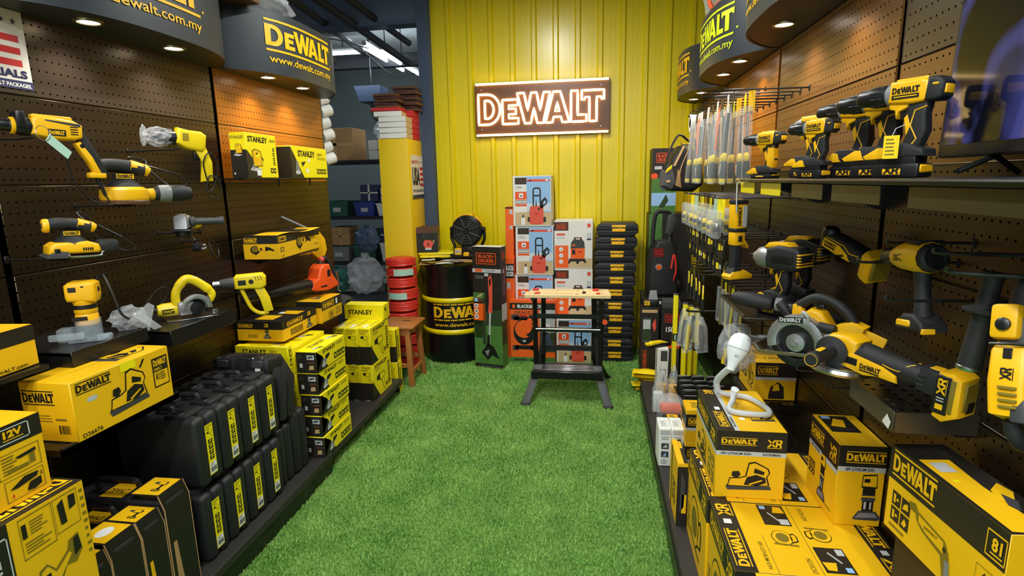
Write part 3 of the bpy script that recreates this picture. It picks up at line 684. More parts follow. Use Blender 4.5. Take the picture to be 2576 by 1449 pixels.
# blow-moulded cases
def blow_case(label, y, z, x0=-1.86, th=.13, h=.285, W=.36, lab=True, group='black moulded cases with yellow side labels', M=None):
    t = thing('carrying_case', label, 'tool case', M or TR(x0, y, z), group)
    a = MB(); a.rbox(0, W, 0, th / 2 - .001, 0, h, .022, 3); a.build('back_half', 'case', t)
    a = MB(); a.rbox(0, W, th / 2 + .001, th, 0, h, .022, 3); a.build('front_half', 'case', t)
    for xx in (W - .10, .10):
        l = MB(); l.rbox(xx - .045, xx + .055, .012, th - .012, h - .012, h + .012, .010, 2); s = l.build('shoulder', 'case', t)
        l = MB(); l.tube(wire([(xx - .012, th * .30, h + .012), (xx - .012, th * .34, h + .018), (xx + .02, th * .34, h + .018), (xx + .02, th * .30, h + .012)], 4), .0022, 6)
        l.rbox(xx - .018, xx + .026, th * .18, th * .38, h + .006, h + .015, .003, 1); l.build('latch', 'blk', s)
        l = MB(); l.box(xx + .028, xx + .033, th * .3, th * .86, h + .0118, h + .0135); l.build('latch_bar', 'steel', s)
    l = MB(); l.tube(wire([(.14, th / 2, h - .004), (.15, th / 2, h + .016), (.19, th / 2, h + .018), (W - .15, th / 2, h + .018), (W - .14, th / 2, h - .004)]), .011, 8); l.build('handle', 'case', t)
    if lab:
        p = Print(plane((W, th * .34, .035), (0, th * .33, 0), (0, 0, h - .075))); p.rect(0, 0, 1, 1, 'sy'); p.rect(.06, .02, .94, .24, 'white', 1); p.barcode(.12, .03, .88, .16, 'ink', None, 8, 1, 2); p.lines(.15, .17, .8, .23, 2, 'grey', 4, 2)
        for i in range(4): p.rect(.22, .30 + i * .105, .78, .385 + i * .105, 'kblk', 1); p.poly([(.3, .32 + i * .105), (.7, .35 + i * .105), (.5, .38 + i * .105)], 'sy', 2)
        pic_gun(p.on(.15, .74, .9, .86)); p.text('STANLEY', .12, .945, .88, .975, 'ink', .01); p.lines(.14, .88, .7, .93, 2, 'ink', 3)
        p.done('side_label', t)
    return t
ys = [1.735, 1.873, 2.010, 2.147]
names = ['nearest', 'second', 'third', 'fourth']
for i, y in enumerate(ys):
    blow_case('black moulded case with yellow side label, lower row, %s from the camera' % names[i], y, .131)
for i, y in enumerate(ys):
    blow_case('black moulded case with yellow side label, upper row, %s from the camera' % names[i], y + .018, .131 + .312, -1.862)
blow_case('plain black moulded case without a label, lower row, beside the labelled cases', 2.29, .131, -1.88, th=.12, h=.30, lab=False, group='plain black cases')
t = blow_case('plain black moulded case without a label, lower row, against the lemon grinder boxes', 2.418, .131, -1.875, th=.13, h=.325, lab=False, group='plain black cases')
# broad drill case leaning on the row
t = thing('drill_case', 'black drill case with two grey latches and yellow badge leaning atop the row', 'tool case', TR(-1.875, 2.315, .47, 0, -6))
W, th, h = .36, .13, .31
a = MB(); a.prism([(0, 0), (W, 0), (W + .01, .2), (W - .06, h), (.05, h), (-.01, .2)], 0, th * .48, .012); a.build('front_half', 'case', t)
a = MB(); a.prism([(0, 0), (W, 0), (W + .01, .2), (W - .06, h), (.05, h), (-.01, .2)], th * .5, th, .012); a.build('back_half', 'case', t)
for xx in (.03, W - .15):
    l = MB(); l.rbox(xx, xx + .12, -.035, th - .03, h - .075, h + .004, .016, 2); s = l.build('corner_block', 'case', t)
    l = MB(); l.rbox(xx + .035, xx + .09, -.041, -.030, h - .04, h - .004, .003, 1); l.build('latch', 'dgrey', s)
    l = MB(); l.tube(wire([(xx + .04, -.03, h + .004), (xx + .04, -.03, h + .012), (xx + .085, -.03, h + .012), (xx + .085, -.03, h + .004)], 3), .003, 6); l.box(xx + .06, xx + .066, -.02, th - .05, h + .004, h + .007); l.build('latch_wire', 'steel', s)
l = MB(); l.tube(wire([(.1, .05, h - .03), (.12, .05, h - .01), (W - .12, .05, h - .01), (W - .1, .05, h - .03)]), .012, 8); l.build('handle', 'blk', t)
p = Print(plane((W / 2 - .035, -.0005, h - .15), (.08, 0, 0), (0, 0, .035))); p.rect(0, 0, 1, 1, 'dyb'); p.dew(.1, .2, .9, .8, 'ink', False); p.done('badge', t)
p = Print(plane((W - .10, -.0355, h - .062), (.028, 0, 0), (0, 0, .022))); p.rect(0, 0, 1, 1, 'white'); p.done('sticker', t)

# lemon grinder boxes: front stack of five
WORDS = ['topmost', 'second from top', 'middle', 'second from bottom', 'bottom']
def slim_lemon(label, M, w=.115, d=.335, h=.117, group='slim lemon grinder boxes'):
    t, P = carton('grinder_box', label, 'box', M, w, d, h, 'sy', group)
    f = P['right']; f.poly([(0, 0), (.36, 0), (.20, .62), (.0, 1)], 'kblk'); f.poly([(.0, 0), (.2, .62), (.0, 1)], 'kblk'); f.text('STANLEY', .22, .72, .66, .90, 'ink', .025); f.lines(.70, .72, .92, .9, 2, 'olive', 2)
    pic_mini(f.on(.16, .08, .44, .62)); f.icons(.58, .12, .97, .46, 4, 1, 'kblk', 'sy', .12, 4)
    f = P['front']; f.rect(0, 0, 1, .97, 'kblk'); f.border(.48, .08, .94, .92, .02, .02, 'dgrey', 1); f.rect(.54, .62, .90, .84, 'lgrey', 1); f.poly([(.58, .66), (.86, .74), (.8, .8), (.6, .76)], 'dgrey', 2); f.poly([(.6, .14), (.86, .16), (.84, .36), (.64, .34)], 'tan', 1); f.poly([(.56, .42), (.9, .44), (.88, .54), (.58, .52)], 'brown', 1); f.rect(.16, .24, .30, .44, 'lgrey', 1); f.lines(.08, .66, .4, .84, 3, 'dgrey', 3, 1)
    f = P['top']; f.on(.2, .2, .5, .7, 90).text('STANLEY', 0, 0, 1, 1, 'olive', .02); pic_mini(f.on(.3, .72, .75, .95)); pic_mini(f.on(.6, .1, .95, .3)); return finish(t, P)
for i in range(5):
    off = [0, -.004, .004, -.003, .002][i]
    slim_lemon('slim lemon-yellow grinder box, %s of the five at the shelf front edge' % WORDS[i], TR(-1.576 + off, 2.602 + abs(off), .131 + (4 - i) * .1215))
# boxes behind them and to the left, same kind turned sideways
for i in range(2):
    t, P = carton('grinder_box', 'sideways lemon grinder box behind the black cases, %s of the two' % ('upper', 'lower')[i], 'box', TR(-1.89, 2.553, .516 + (1 - i) * .130), .30, .04, .126, 'sy', 'sideways lemon boxes')
    f = P['front']; f.text('STANLEY', .14, .68, .60, .88, 'ink', .03); f.text('750 W', .66, .72, .80, .86, 'olive', .02)
    f = P['right']; f.icons(.3, .1, .8, .9, 1, 2, 'kblk', 'sy', .2, i)
    f = P['top']; f.text('STANLEY', .26, .3, .70, .6, 'olive', .03); pic_mini(f.on(.74, .3, .92, .7)); finish(t, P)
for i in range(3):
    t, P = carton('grinder_box', 'lemon grinder box lying behind the front stack, %s of three' % ['top', 'middle', 'lowest'][i], 'box', TR(-1.90, 2.60, .30 + (2 - i) * .149 + .012), .315, .34, .145, 'sy', 'lemon boxes behind the front stack')
    f = P['top']; pic_mini(f.on(.5, .1, .75, .3)); pic_mini(f.on(.7, .55, .95, .75)); f.text('STANLEY', .6, .36, .9, .46, 'olive', .02); finish(t, P)
t, P = carton('plinth_carton', 'hidden lemon carton supporting the three lying boxes', 'box', TR(-1.90, 2.60, .131), .315, .34, .18, 'sy'); finish(t, P)
# two small tool cartons on top
t, P = carton('trimmer_carton', 'small yellow router carton with black top half and router drawing, on lemon boxes', 'box', TR(-1.925, 2.635, .776, 0), .27, .36, .108, 'dyb')
for k in ('front', 'right'):
    P[k].rect(0, .60, 1, 1, 'kblk')
P['top'].rect(0, 0, 1, 1, 'kblk'); P['top'].rect(.3, .12, .7, .4, 'dyb', 1); P['top'].rect(.55, .5, .95, .72, 'dyb', 1); P['top'].rect(.5, .5, .6, .62, 'white', 2)
P['front'].dew(.04, .68, .36, .88, 'dyb'); pic_router(P['front'].on(.56, .14, .74, .94)); P['front'].barcode(.24, .12, .46, .36, 'olive', None)
P['right'].dew(.12, .66, .58, .9, 'dyb'); P['right'].icons(.2, .12, .56, .46, 4, 2, 'kblk', 'dyb', .15, 2); pic_router(P['right'].on(.66, .1, .86, .98)); finish(t, P)
t, P = carton('sander_carton', 'small amber sander carton with black brand band, right of the router carton', 'box', TR(-1.79, 3.01, .776, 0), .165, .26, .135, 'dyb')
P['front'].rect(0, .72, 1, 1, 'kblk'); P['right'].rect(0, .58, 1, 1, 'kblk'); P['right'].dew(.06, .64, .62, .92, 'dyb'); P['right'].rect(.7, .64, .78, .9, 'white', 1); pic_saw(P['right'].on(.3, .1, .6, .5)); P['right'].icons(.66, .12, .95, .5, 2, 2, 'olive', 'dyb', .2, 4); P['front'].icons(.1, .1, .6, .4, 3, 2, 'olive', 'dyb', .2, 5); P['right'].rect(0, 0, 1, .06, 'kblk', 1); pic_router(P['top'].on(.3, .3, .7, .7)); finish(t, P)

# lemon heat-gun boxes at the shelf end
def hg(label, M, w=.0855, d=.335, h=.255):
    t, P = carton('heat_gun_box', label, 'box', M, w, d, h, 'sy', 'lemon heat gun boxes')
    f = P['right']; f.poly([(0, 0), (.34, .0), (.12, .34), (.0, .58)], 'kblk'); f.text('STANLEY', .14, .84, .80, .94, 'ink', .03); f.lines(.14, .74, .4, .82, 2, 'olive', 2); pic_gun(f.on(.2, .08, .66, .64)); f.icons(.80, .2, .93, .80, 1, 4, 'kblk', 'sy', .2, 3); f.icons(.66, .12, .93, .24, 2, 1, 'kblk', 'sy', .15, 8)
    f = P['front']; f.rect(0, 0, 1, .50, 'kblk'); f.rect(.3, 0, .7, .012, 'lgrey', 1); f.text('STANLEY', .1, .90, .86, .96, 'olive', .02); pic_gun(f.on(.2, .54, .86, .80)); f.lines(.1, .83, .6, .88, 1, 'olive', 2)
    f = P['top']; f.rect(.2, .1, .5, .3, 'white'); f.lines(.6, .2, .9, .8, 5, 'olive', 3); return finish(t, P)
for j, row in enumerate(('lower', 'upper')):
    for i, pos in enumerate(('at the shelf edge', 'second from the shelf edge', 'third from the shelf edge')):
        hg('upright lemon heat gun box, %s row, %s' % (row, pos), TR(-1.5875 - i * .0875, 3.39 + .004 * ((i + j) % 2), .131 + j * .2585 + (0 if i < 2 else 0)))
t, P = carton('heat_gun_box', 'lemon box lying across the top of the heat gun boxes', 'box', TR(-1.79, 3.735 - .10, .6445, 0), .295, .112, .108, 'sy', 'lemon heat gun boxes')
P['front'].text('STANLEY', .10, .34, .72, .66, 'ink', .03); P['front'].rect(.08, .16, .14, .24, 'olive'); pic_gun(P['right'].on(.2, .1, .8, .8)); finish(t, P)
for i, (x, y, z, hh) in enumerate(((-1.615, 3.855, .0, .25), (-1.62, 3.86, .2525, .255))):
    t, P = carton('heat_gun_box', ['upright lemon box standing on the floor past the shelf end', 'upright lemon box with black lower half, above the floor one by the stool'][i], 'box', TR(x, y, z), .115, .09, hh, 'sy', 'lemon heat gun boxes')
    P['front'].rect(0, 0, 1, .48, 'kblk'); pic_gun(P['front'].on(.3, .54, .8, .85)); P['right'].icons(.3, .1, .7, .8, 1, 5, 'kblk', 'sy', .2, 3); P['right'].rect(0, 0, .2, 1, 'kblk', 0); finish(t, P)
# ------------------------------------------------------------------ BACK: drum, cartons, workbench, case stack
# neon sign
t = thing('neon_sign', 'glowing amber neon sign on a dark board on the yellow sheet wall', 'sign', TR(-1.11, 5.148, 2.0, 0))
W, H = 1.212, .468
mb = MB(); mb.rbox(0, W, 0, .012, 0, H, .003, 1); mb.build('board', 'neonboard', t)
def neon_loop(pts, r=.0105):
    P = []
    for i in range(len(pts)):
        a, b2 = Vector(pts[i]), Vector(pts[(i + 1) % len(pts)]); L = (b2 - a).length; n = max(1, int(L / .03))
        P += [(a + (b2 - a) * (k / n)) for k in range(n)]
    mb = MB(); mb.tube([(p.x, -.012, p.y) for p in P], r, 8, closed=True); return mb
for i, outs in enumerate(LETTERS):
    mb = MB()
    for pts in outs: q = neon_loop([(.035 + x / 5 * 1.125, .105 + y * .262) for x, y in pts]); mb.v, o_ = mb.v + q.v, len(mb.v); mb.f += [[k + o_ for k in f] for f in q.f]; mb.mi += q.mi
    mb.build('neon_letter', 'neon', t)
for z in (.012, H - .012):
    mb = MB(); mb.tube([(x, -.012, z) for x in np.linspace(.012, W - .012, 12)], .0095, 8); mb.build('neon_bar', 'neon', t)
for x in (.06, W - .075):
    for z in (.06, H - .06): mb = MB(M=Matrix.Translation((x, 0, z))); mb.lathe([(.0, -.006), (.006, -.005), (.007, .0)], 10, axis='y'); mb.build('screw', 'steel', t)
# oil drum
t = thing('oil_drum', 'black steel oil drum with two yellow hoops', 'drum', TR(-1.30, 4.86, 0))
r = .285
mb = MB(); mb.lathe([(0, .012), (r - .012, .012), (r - .004, .0), (r, .008), (r, .29), (r, .57), (r, .868), (r + .004, .874), (r + .004, .882), (r - .006, .884), (r - .01, .868), (0, .866)], 56); mb.build('drum_shell', 'blackpaint', t)
for z in (.292, .578): mb = MB(); mb.lathe([(r, z - .022), (r + .008, z - .012), (r + .011, z), (r + .008, z + .012), (r, z + .022)], 56); mb.build('hoop', 'sheet', t)
def dr(a, b, l):
    ang = R(-90) + (a - .5) * .62 / r + .43; return Vector(((r + .0006 + l * EPS) * math.cos(ang), (r + .0006 + l * EPS) * math.sin(ang), .318 + b * .235))
p = Print(Fr(dr)); p.dew(.1, .34, .94, .98, 'dyb'); p.text('www.dewalt.com.my', .11, .07, .93, .25, 'dyb', .015); p.done('logo', t)
# on the drum: papers, trays, boxed appliance, fan
rr = random.Random(4)
cols = ['kraft', 'dgrey', 'dyb', 'wcard', 'olive', 'lgrey', 'kraft', 'wcard', 'grey']
desc = ['brown card sheet', 'dark grey leaflet', 'yellow leaflet', 'cream leaflet', 'olive leaflet', 'pale grey leaflet', 'torn brown card sheet', 'white leaflet', 'grey leaflet']
spots = ((-.12, -.12, 10, .30, .22), (.02, -.14, -20, .20, .14), (.10, -.08, 30, .2, .12), (-.02, -.19, 8, .16, .10), (-.16, -.16, -35, .16, .1), (.0, -.05, 60, .17, .12), (.16, -.12, -15, .22, .16), (-.2, -.1, 20, .12, .09), (.08, -.2, -40, .13, .08))
where = ['under the other papers on the drum', 'near the drum front', 'beneath the fan', 'hanging over the drum front rim', 'by the red hoses', 'in front of the fan', 'on the drum behind the tall carton', 'at the left rim of the drum', 'at the front rim of the drum']
for i, (x, y, a, lw, ld) in enumerate(spots):
    mb = MB(); n = 6; vs = []; fs = []
    for ii in range(n + 1):
        for jj in range(2): vs.append(((ii / n - .5) * lw, (jj - .5) * ld, .003 * math.sin(ii * 1.3 + i) * (ii / n)))
    for ii in range(n): a0 = ii * 2; fs.append((a0, a0 + 2, a0 + 3, a0 + 1))
    vs2 = [(v[0], v[1], v[2] - .0012) for v in vs]; o_ = len(vs)
    mb.add(vs + vs2, fs + [tuple(k + o_ for k in reversed(f)) for f in fs])
    o = mb.build('leaflet', cols[i]); o.matrix_world = TR(-1.30 + x, 4.86 + y, .8905 + i * .0036, a); tag(o, '%s lying %s' % (desc[i], where[i]), 'leaflet', 'papers on the drum')
for i, z in enumerate((.926, .951)):
    mb = MB(); mb.rbox(-.17, .15, -.11, .11, 0, .022, .008, 2); mb.rbox(-.155, .135, -.095, .095, .018, .024, .004, 1)
    o = mb.build('plastic_tray', 'sheet'); o.matrix_world = TR(-1.45, 4.93, z, 14 - i * 6); tag(o, 'flat lemon plastic tray on the drum, %s of two' % ('lower', 'upper')[i], 'tray', 'lemon trays')
t, P = carton('jug_carton', 'black and brown appliance carton with red jug picture on the drum', 'box', TR(-1.615, 4.80, .976, 10), .19, .22, .225, 'dgrey')
P['front'].rect(0, 0, 1, .78, 'kblk'); P['front'].rect(0, .78, 1, 1, 'brown'); P['right'].rect(0, .8, 1, 1, 'brown'); P['top'].rect(0, 0, 1, 1, 'brown'); q = P['front'].on(.3, .1, .8, .5); q.poly([(0, .6), (.2, 1), (.8, .95), (1, .6), (.8, .2), (.2, .2)], 'salmon'); q.rect(.2, 0, .8, .2, 'lgrey'); q.rect(.4, .4, .6, .7, 'brown', 1); q.poly([(.9, .9), (1.1, 1), (1.05, .6)], 'tan')
P['front'].rect(.1, .64, .4, .70, 'lgrey'); q = P['right'].on(.2, .08, .9, .7); q.poly([(0, 0), (.2, .6), (.4, 0)], 'tan'); q.poly([(.5, .1), (.6, .9), (.9, .9), (.85, .1)], 'tan'); P['front'].rect(.05, .03, .18, .07, 'dyb'); finish(t, P)
# jobsite fan
t = thing('jobsite_fan', 'round black and yellow cordless fan on the drum', 'fan', TR(-1.16, 4.90, .927, -4))
mb = MB(M=Matrix.Translation((0, 0, .235))); mb.lathe([(.0, .05), (.10, .05), (.135, .03), (.145, 0), (.142, -.04), (.125, -.055), (.125, -.04)], 40, axis='y'); mb.build('housing', 'blk', t)
mb = MB(); mb.prism([(-.06, .36), (-.06, .39), (.06, .39), (.06, .36)], -.03, .03, .006); mb.prism([(-.135, .30), (-.10, .36), (.10, .36), (.135, .30), (.11, .33), (-.11, .33)], -.02, .04, .003); mb.build('yellow_top', 'dy', t)
mb = MB(M=Matrix.Translation((0, -.05, .235)))
for k in range(8):
    a = k * PI / 4 + PI / 8; mb.tube([(.03 * math.cos(a), 0, .03 * math.sin(a)), (.135 * math.cos(a), .004, .135 * math.sin(a))], .006, 6)
for rad in (.045, .07, .095, .12): mb.tube([(rad * math.cos(k * PI / 4 + PI / 8), 0, rad * math.sin(k * PI / 4 + PI / 8)) for k in range(8)], .0035, 6, closed=True)
gr = mb.build('grille', 'dgrey', t); mb = MB(M=Matrix.Translation((0, -.052, .235))); mb.lathe([(0, -.006), (.03, -.006), (.034, .004)], 16, axis='y'); h_ = mb.build('hub', 'blk', gr)
for k in range(5):
    a = k * 2 * PI / 5; mb = MB(M=Matrix.Translation((0, -.01, .235)) @ Matrix.Rotation(a, 4, 'Y')); mb.add([(.02, -.012, -.015), (.115, -.018, -.035), (.115, .018, .04), (.02, .012, .015)], [(0, 1, 2, 3)]); mb.build('blade', 'olive', t)
for s in (-1, 1):
    mb = MB(); mb.tube(wire([(s * .152, 0, .25), (s * .156, 0, .17), (s * .13, 0, .1), (s * .13, 0, .02)]), .014, 8); mb.build('arm', 'blk', t)
    mb = MB(M=Matrix.Translation((s * .152, 0, .25))); mb.lathe([(.022, -.012), (.022, .012)], 14, axis='x'); mb.build('pivot', 'blk', t)
mb = MB(); mb.rbox(-.15, .15, -.09, .09, 0, .035, .012); mb.rbox(-.06, .08, -.05, .05, .03, .10, .012); mb.build('foot', 'blk', t)
mb = MB(); mb.rbox(-.10, -.04, -.10, -.06, .025, .085, .005); mb.rbox(-.02, .03, -.096, -.07, .015, .05, .004); mb.build('yellow_trim', 'dy', t)
p = Print(plane((-.098, -.1005, .045), (.055, 0, 0), (0, 0, .025))); p.rect(0, 0, 1, 1, 'lgrey'); p.lines(.1, .1, .9, .9, 2, 'olive', 1, 1); p.done('label', t)

# tall trimmer carton
w, d, h = .262, .115, 1.06
t, P = carton('trimmer_carton', 'tall narrow garden trimmer carton with grass picture, right of the oil drum', 'box', TR(-1.045, 4.535, .001, -13, 0, 0), w, d, h, 'kblk')
f = P['front']; f.rect(0, 0, 1, .36, 'pgreen'); f.poly([(0, .36), (1, .36), (1, .5), (0, .44)], 'dgreen'); f.poly([(.3, .2), (.36, .62), (.44, .62), (.42, .2)], 'dgreen', 1); f.rect(0, 0, 1, .035, 'kblk', 1); f.rect(.2, .01, .9, .024, 'dgrey', 2)
f.bd(.14, .862, .84, .952); f.rect(0, .795, 1, .825, 'lgrey', 1); f.text('CORDLESS', .42, .803, .8, .818, 'grey', .02, 2); f.rect(.1, .80, .34, .822, 'org', 2)
f.rect(.42, .765, .56, .79, 'lgrey', 1); f.lines(.1, .74, .4, .77, 2, 'grey', 2, 1); f.rect(0, .58, .42, .63, 'pgreen', 1); f.poly([(.1, .585), (.3, .60), (.34, .625), (.2, .61)], 'tan', 2); f.rect(0, .555, .42, .582, 'brown', 1); f.rect(.04, .555, .16, .582, 'sky', 2); f.rect(0, .40, .42, .54, 'bdo', 1)
for i in range(3): f.disc(.10, .52 - i * .045, .075, .019, 'white', 14, 2); f.disc(.10, .52 - i * .045, .045, .011, 'grey', 10, 3)
pic_trimmer(f.on(.24, .07, 1.0, .78)); f.rect(.02, .25, .4, .4, 'dgreen', 0)
f = P['right']; f.rect(0, 0, 1, .42, 'pgreen'); f.bd(.2, .90, .8, .96); f.rect(0, .40, 1, .54, 'lgrey', 1); f.poly([(.5, .6), (.7, .8), (.6, .84), (.45, .62)], 'salmon'); f.rect(.3, .79, .5, .82, 'lgrey', 1); f.rect(0, .2, 1, .4, 'dgreen', 1)
f = P['top']; f.rect(0, 0, 1, 1, 'wcard'); f.poly([(.3, .2), (.7, .3), (.6, .8), (.4, .7)], 'white', 1); finish(t, P)

# orange mower carton
t, P = carton('mower_carton', 'orange lawn mower carton with black brand band, between trimmer carton and workbench', 'box', TR(-.755, 4.685, 0, 0), .40, .10, .565, 'bdo')
f = P['front']; f.rect(0, .86, 1, .965, 'kblk'); f.disc(.09, .912, .035, .035, 'bdo', 14, 1); f.text('BLACK&DECKER', .17, .885, .80, .94, 'white', .035, 1); f.text('GR3410', .1, .79, .46, .84, 'brown', .02); f.rect(.66, .18, 1, .86, 'dgreen'); f.rect(.66, .5, 1, .86, 'lgrey', 1); f.poly([(.72, .2), (.76, .5), (.86, .5), (.95, .2), (.88, .2), (.82, .42), (.78, .2)], 'sblue', 2); f.rect(.72, .48, .88, .64, 'wcard', 2); pic_mower(f.on(.03, .20, .60, .78)); f.rect(0, 0, 1, .09, 'pgreen', 1); f.rect(.08, .03, .36, .06, 'dgreen', 2); f.poly([(.45, .03), (.6, .12), (.66, .08), (.6, .02)], 'blk', 2); P['top'].rect(0, 0, 1, 1, 'bdo'); finish(t, P)
# two more orange cartons behind
t, P = carton('blower_carton', 'orange and black carton standing behind the white cartons, lettering half hidden', 'box', TR(-.80, 4.80, 0), .072, .30, .93, 'bdo')
f = P['front']; f.rect(0, .80, 1, .94, 'kblk'); f.text('BLACK&', -.7 + .72, .875, .95, .925, 'white', .03); f.text('DECKER', .02, .82, .95, .865, 'white', .03); f.poly([(.3, .1), (.9, .3), (.7, .38), (.3, .3)], 'salmon'); f.rect(.1, .7, .5, .76, 'lgrey'); finish(t, P)
t, P = carton('chainsaw_carton', 'slim orange carton standing highest behind the white pressure washer cartons', 'box', TR(-.805, 4.86, .931), .072, .22, .44, 'bdo')
f = P['front']; f.rect(0, .97, 1, 1, 'kblk'); f.rect(.5, .86, .9, .95, 'lgrey'); f.rect(.5, .56, .9, .63, 'lgrey'); finish(t, P)
# pressure washer cartons
def washer(label, x, y, z, w=.335, d=.30, h=.434):
    t, P = carton('pressure_washer_carton', label, 'box', TR(x, y, z), w, d, h, 'wcard', 'white pressure washer cartons')
    f = P['front']; f.rect(.05, .28, .985, .985, 'sky'); f.rect(.05, .02, .985, .28, 'sand'); f.rect(.05, .28, .36, .975, 'wcard', 1); f.rect(.36, .30, .985, .44, 'fence', 1)
    for i in range(12): f.poly([(.36 + i * .052, .44), (.386 + i * .052, .47), (.412 + i * .052, .44)], 'fence', 1)
    f.rect(.06, .835, .36, .965, 'kblk', 2); f.bd(.09, .855, .33, .945, 'brown', 3); f.rect(.37, .885, .96, .93, 'salmon', 2); f.poly([(.4, .89), (.46, .93), (.5, .9)], 'ink', 3); f.text('1450W', .55, .895, .74, .92, 'org', .02, 3); f.poly([(.84, .9), (.9, .95), (.93, .89)], 'wcard', 3)
    f.lines(.08, .75, .30, .80, 2, 'grey', 3, 2); f.rect(.06, .40, .36, .69, 'org', 2); f.rect(.16, .57, .27, .66, 'white', 3); f.poly([(.18, .59), (.22, .63), (.25, .6)], 'ink', 4); f.rect(.075, .44, .345, .535, 'wcard', 3)
    for i in range(4): f.border(.085 + i * .065, .45, .135 + i * .065, .525, .008, .012, 'ink', 4)
    pic_washer(f.on(.38, .035, .90, .77)); q = f.on(.21, .03, .31, .24); q.lay += 2; q.poly([(0, 0), (0, .6), (.4, .72), (1, .6), (1, 0)], 'white'); q.poly([(.2, .7), (.5, 1), (.7, .95), (.7, .7)], 'ink')
    P['top'].rect(.1, .1, .9, .9, 'white'); return finish(t, P)
washer('white pressure washer carton, lowest of the left column behind the mower carton', -.725, 4.86, .333)
washer('white pressure washer carton, second from top of the column', -.715, 4.85, .7685)
washer('white pressure washer carton on the very top of the column', -.73, 4.84, 1.204)
t, P = carton('spacer_carton', 'plain white carton hidden under the left column of washer cartons', 'box', TR(-.725, 4.86, 0), .33, .30, .331, 'wcard'); finish(t, P)
washer('white pressure washer carton on the turf seen through the workbench frame', -.345, 4.70, .0, .305, .26, .40)
def vacc(label, x, y, z, w=.335, d=.3, h=.424):
    t, P = carton('vacuum_carton', label, 'box', TR(x, y, z), w, d, h, 'wcard', 'white vacuum cleaner cartons')
    f = P['front']; f.rect(.02, .02, .37, .49, 'bdo'); f.rect(.37, .02, .98, .22, 'sand'); f.rect(.37, .22, .98, .98, 'wcard'); f.rect(.0, .80, .37, .975, 'kblk', 1); f.bd(.05, .82, .33, .945, 'org', 2); f.rect(.06, .70, .28, .74, 'salmon', 1); f.text('1200W', .1, .705, .24, .735, 'org', .02, 2); f.lines(.06, .62, .28, .68, 2, 'lgrey', 2, 1)
    for i in range(3): f.disc(.18, .41 - i * .13, .055, .045, 'white', 14, 2); f.poly([(.16, .40 - i * .13), (.2, .43 - i * .13), (.2, .39 - i * .13)], 'grey', 3)
    f.rect(.86, .86, .95, .94, 'salmon', 1); f.border(.86, .66, .95, .74, .01, .01, 'grey', 1); f.rect(.85, .6, .96, .635, 'navy', 1); pic_vac(f.on(.36, .10, .84, .66)); return finish(t, P)
vacc('white vacuum cleaner carton with orange panel, upper one', -.372, 4.86, .822); vacc('white vacuum cleaner carton with orange panel, half behind the workbench top', -.37, 4.86, .395)
t, P = carton('spacer_carton', 'plain white carton hidden beneath the vacuum cartons', 'box', TR(-.355, 4.97, 0), .31, .19, .394, 'wcard'); finish(t, P)

# stack of ten flat tool cases
def flat_case(label, x, y, z, yaw):
    t = thing('flat_tool_case', label, 'tool case', TR(x, y, z, yaw), 'stacked flat black tool cases'); w, d, h = .345, .27, .108
    out = [(0, .012), (.012, 0), (w - .03, 0), (w - .02, .02), (w, .03), (w, .08), (w - .014, h - .02), (w - .03, h), (.03, h), (.012, h - .02), (-.006, .07), (.0, .05)]
    mb = MB(); mb.prism([p for p in out if p[1] <= .052] + [(w, .052), (-.003, .052)][:2], 0, d, .008)
    mb = MB(); mb.prism([(0, .012), (.012, 0), (w - .03, 0), (w - .02, .015), (w, .03), (w, .051), (-.004, .051)], 0, d, .006); mb.build('lower_shell', 'case', t)
    mb = MB(); mb.prism([(-.004, .053), (w, .053), (w, .08), (w - .014, h - .02), (w - .03, h), (.03, h), (.012, h - .02), (-.006, .075)], 0, d, .006); mb.build('lid', 'case', t)
    mb = MB(); mb.tube([(.02, -.001, .085), (.12, -.001, .085)], .0045, 6); mb.tube([(w - .115, -.001, .085), (w - .03, -.001, .085)], .0045, 6); mb.tube([(.02, -.001, .038), (w - .03, -.001, .038)], .0035, 6); mb.build('rib', 'case', t)
    mb = MB(); mb.rbox(.128, .238, -.010, .006, .038, .066, .004, 1); mb.rbox(.124, .242, -.012, .004, .074, .094, .004, 1); la = mb.build('latch', 'dy', t)
    mb = MB(); mb.rbox(.133, .16, -.008, 0, .066, .074, .001, 1); mb.rbox(.20, .232, -.008, 0, .066, .074, .001, 1); mb.build('latch_gap', 'dsteel', la)
    mb = MB(); mb.lathe([(0, -.014), (.005, -.013), (.006, 0)], 10, axis='y', M=Matrix.Translation((.196, 0, .07))); mb.build('latch_pin', 'steel', la)
ordn = ['lowest', 'second from the turf', 'third from the turf', 'fourth from the turf', 'fifth from the turf', 'sixth from the turf', 'fifth from the top', 'fourth from the top', 'third from the top', 'second from the top', 'topmost']
for i in range(11):
    flat_case('flat black tool case with yellow latch, %s in the tall stack' % ordn[i], -.018 + [0, -.005, -.002, .004, -.006, 0, .004, .008, .006, .012, .016][i], 4.76 - .012 * math.sin(i * 2.1), .001 + i * .112, [2, -1, 1.5, 0, -1, 1, -2, 1, 2, -1, -3][i])

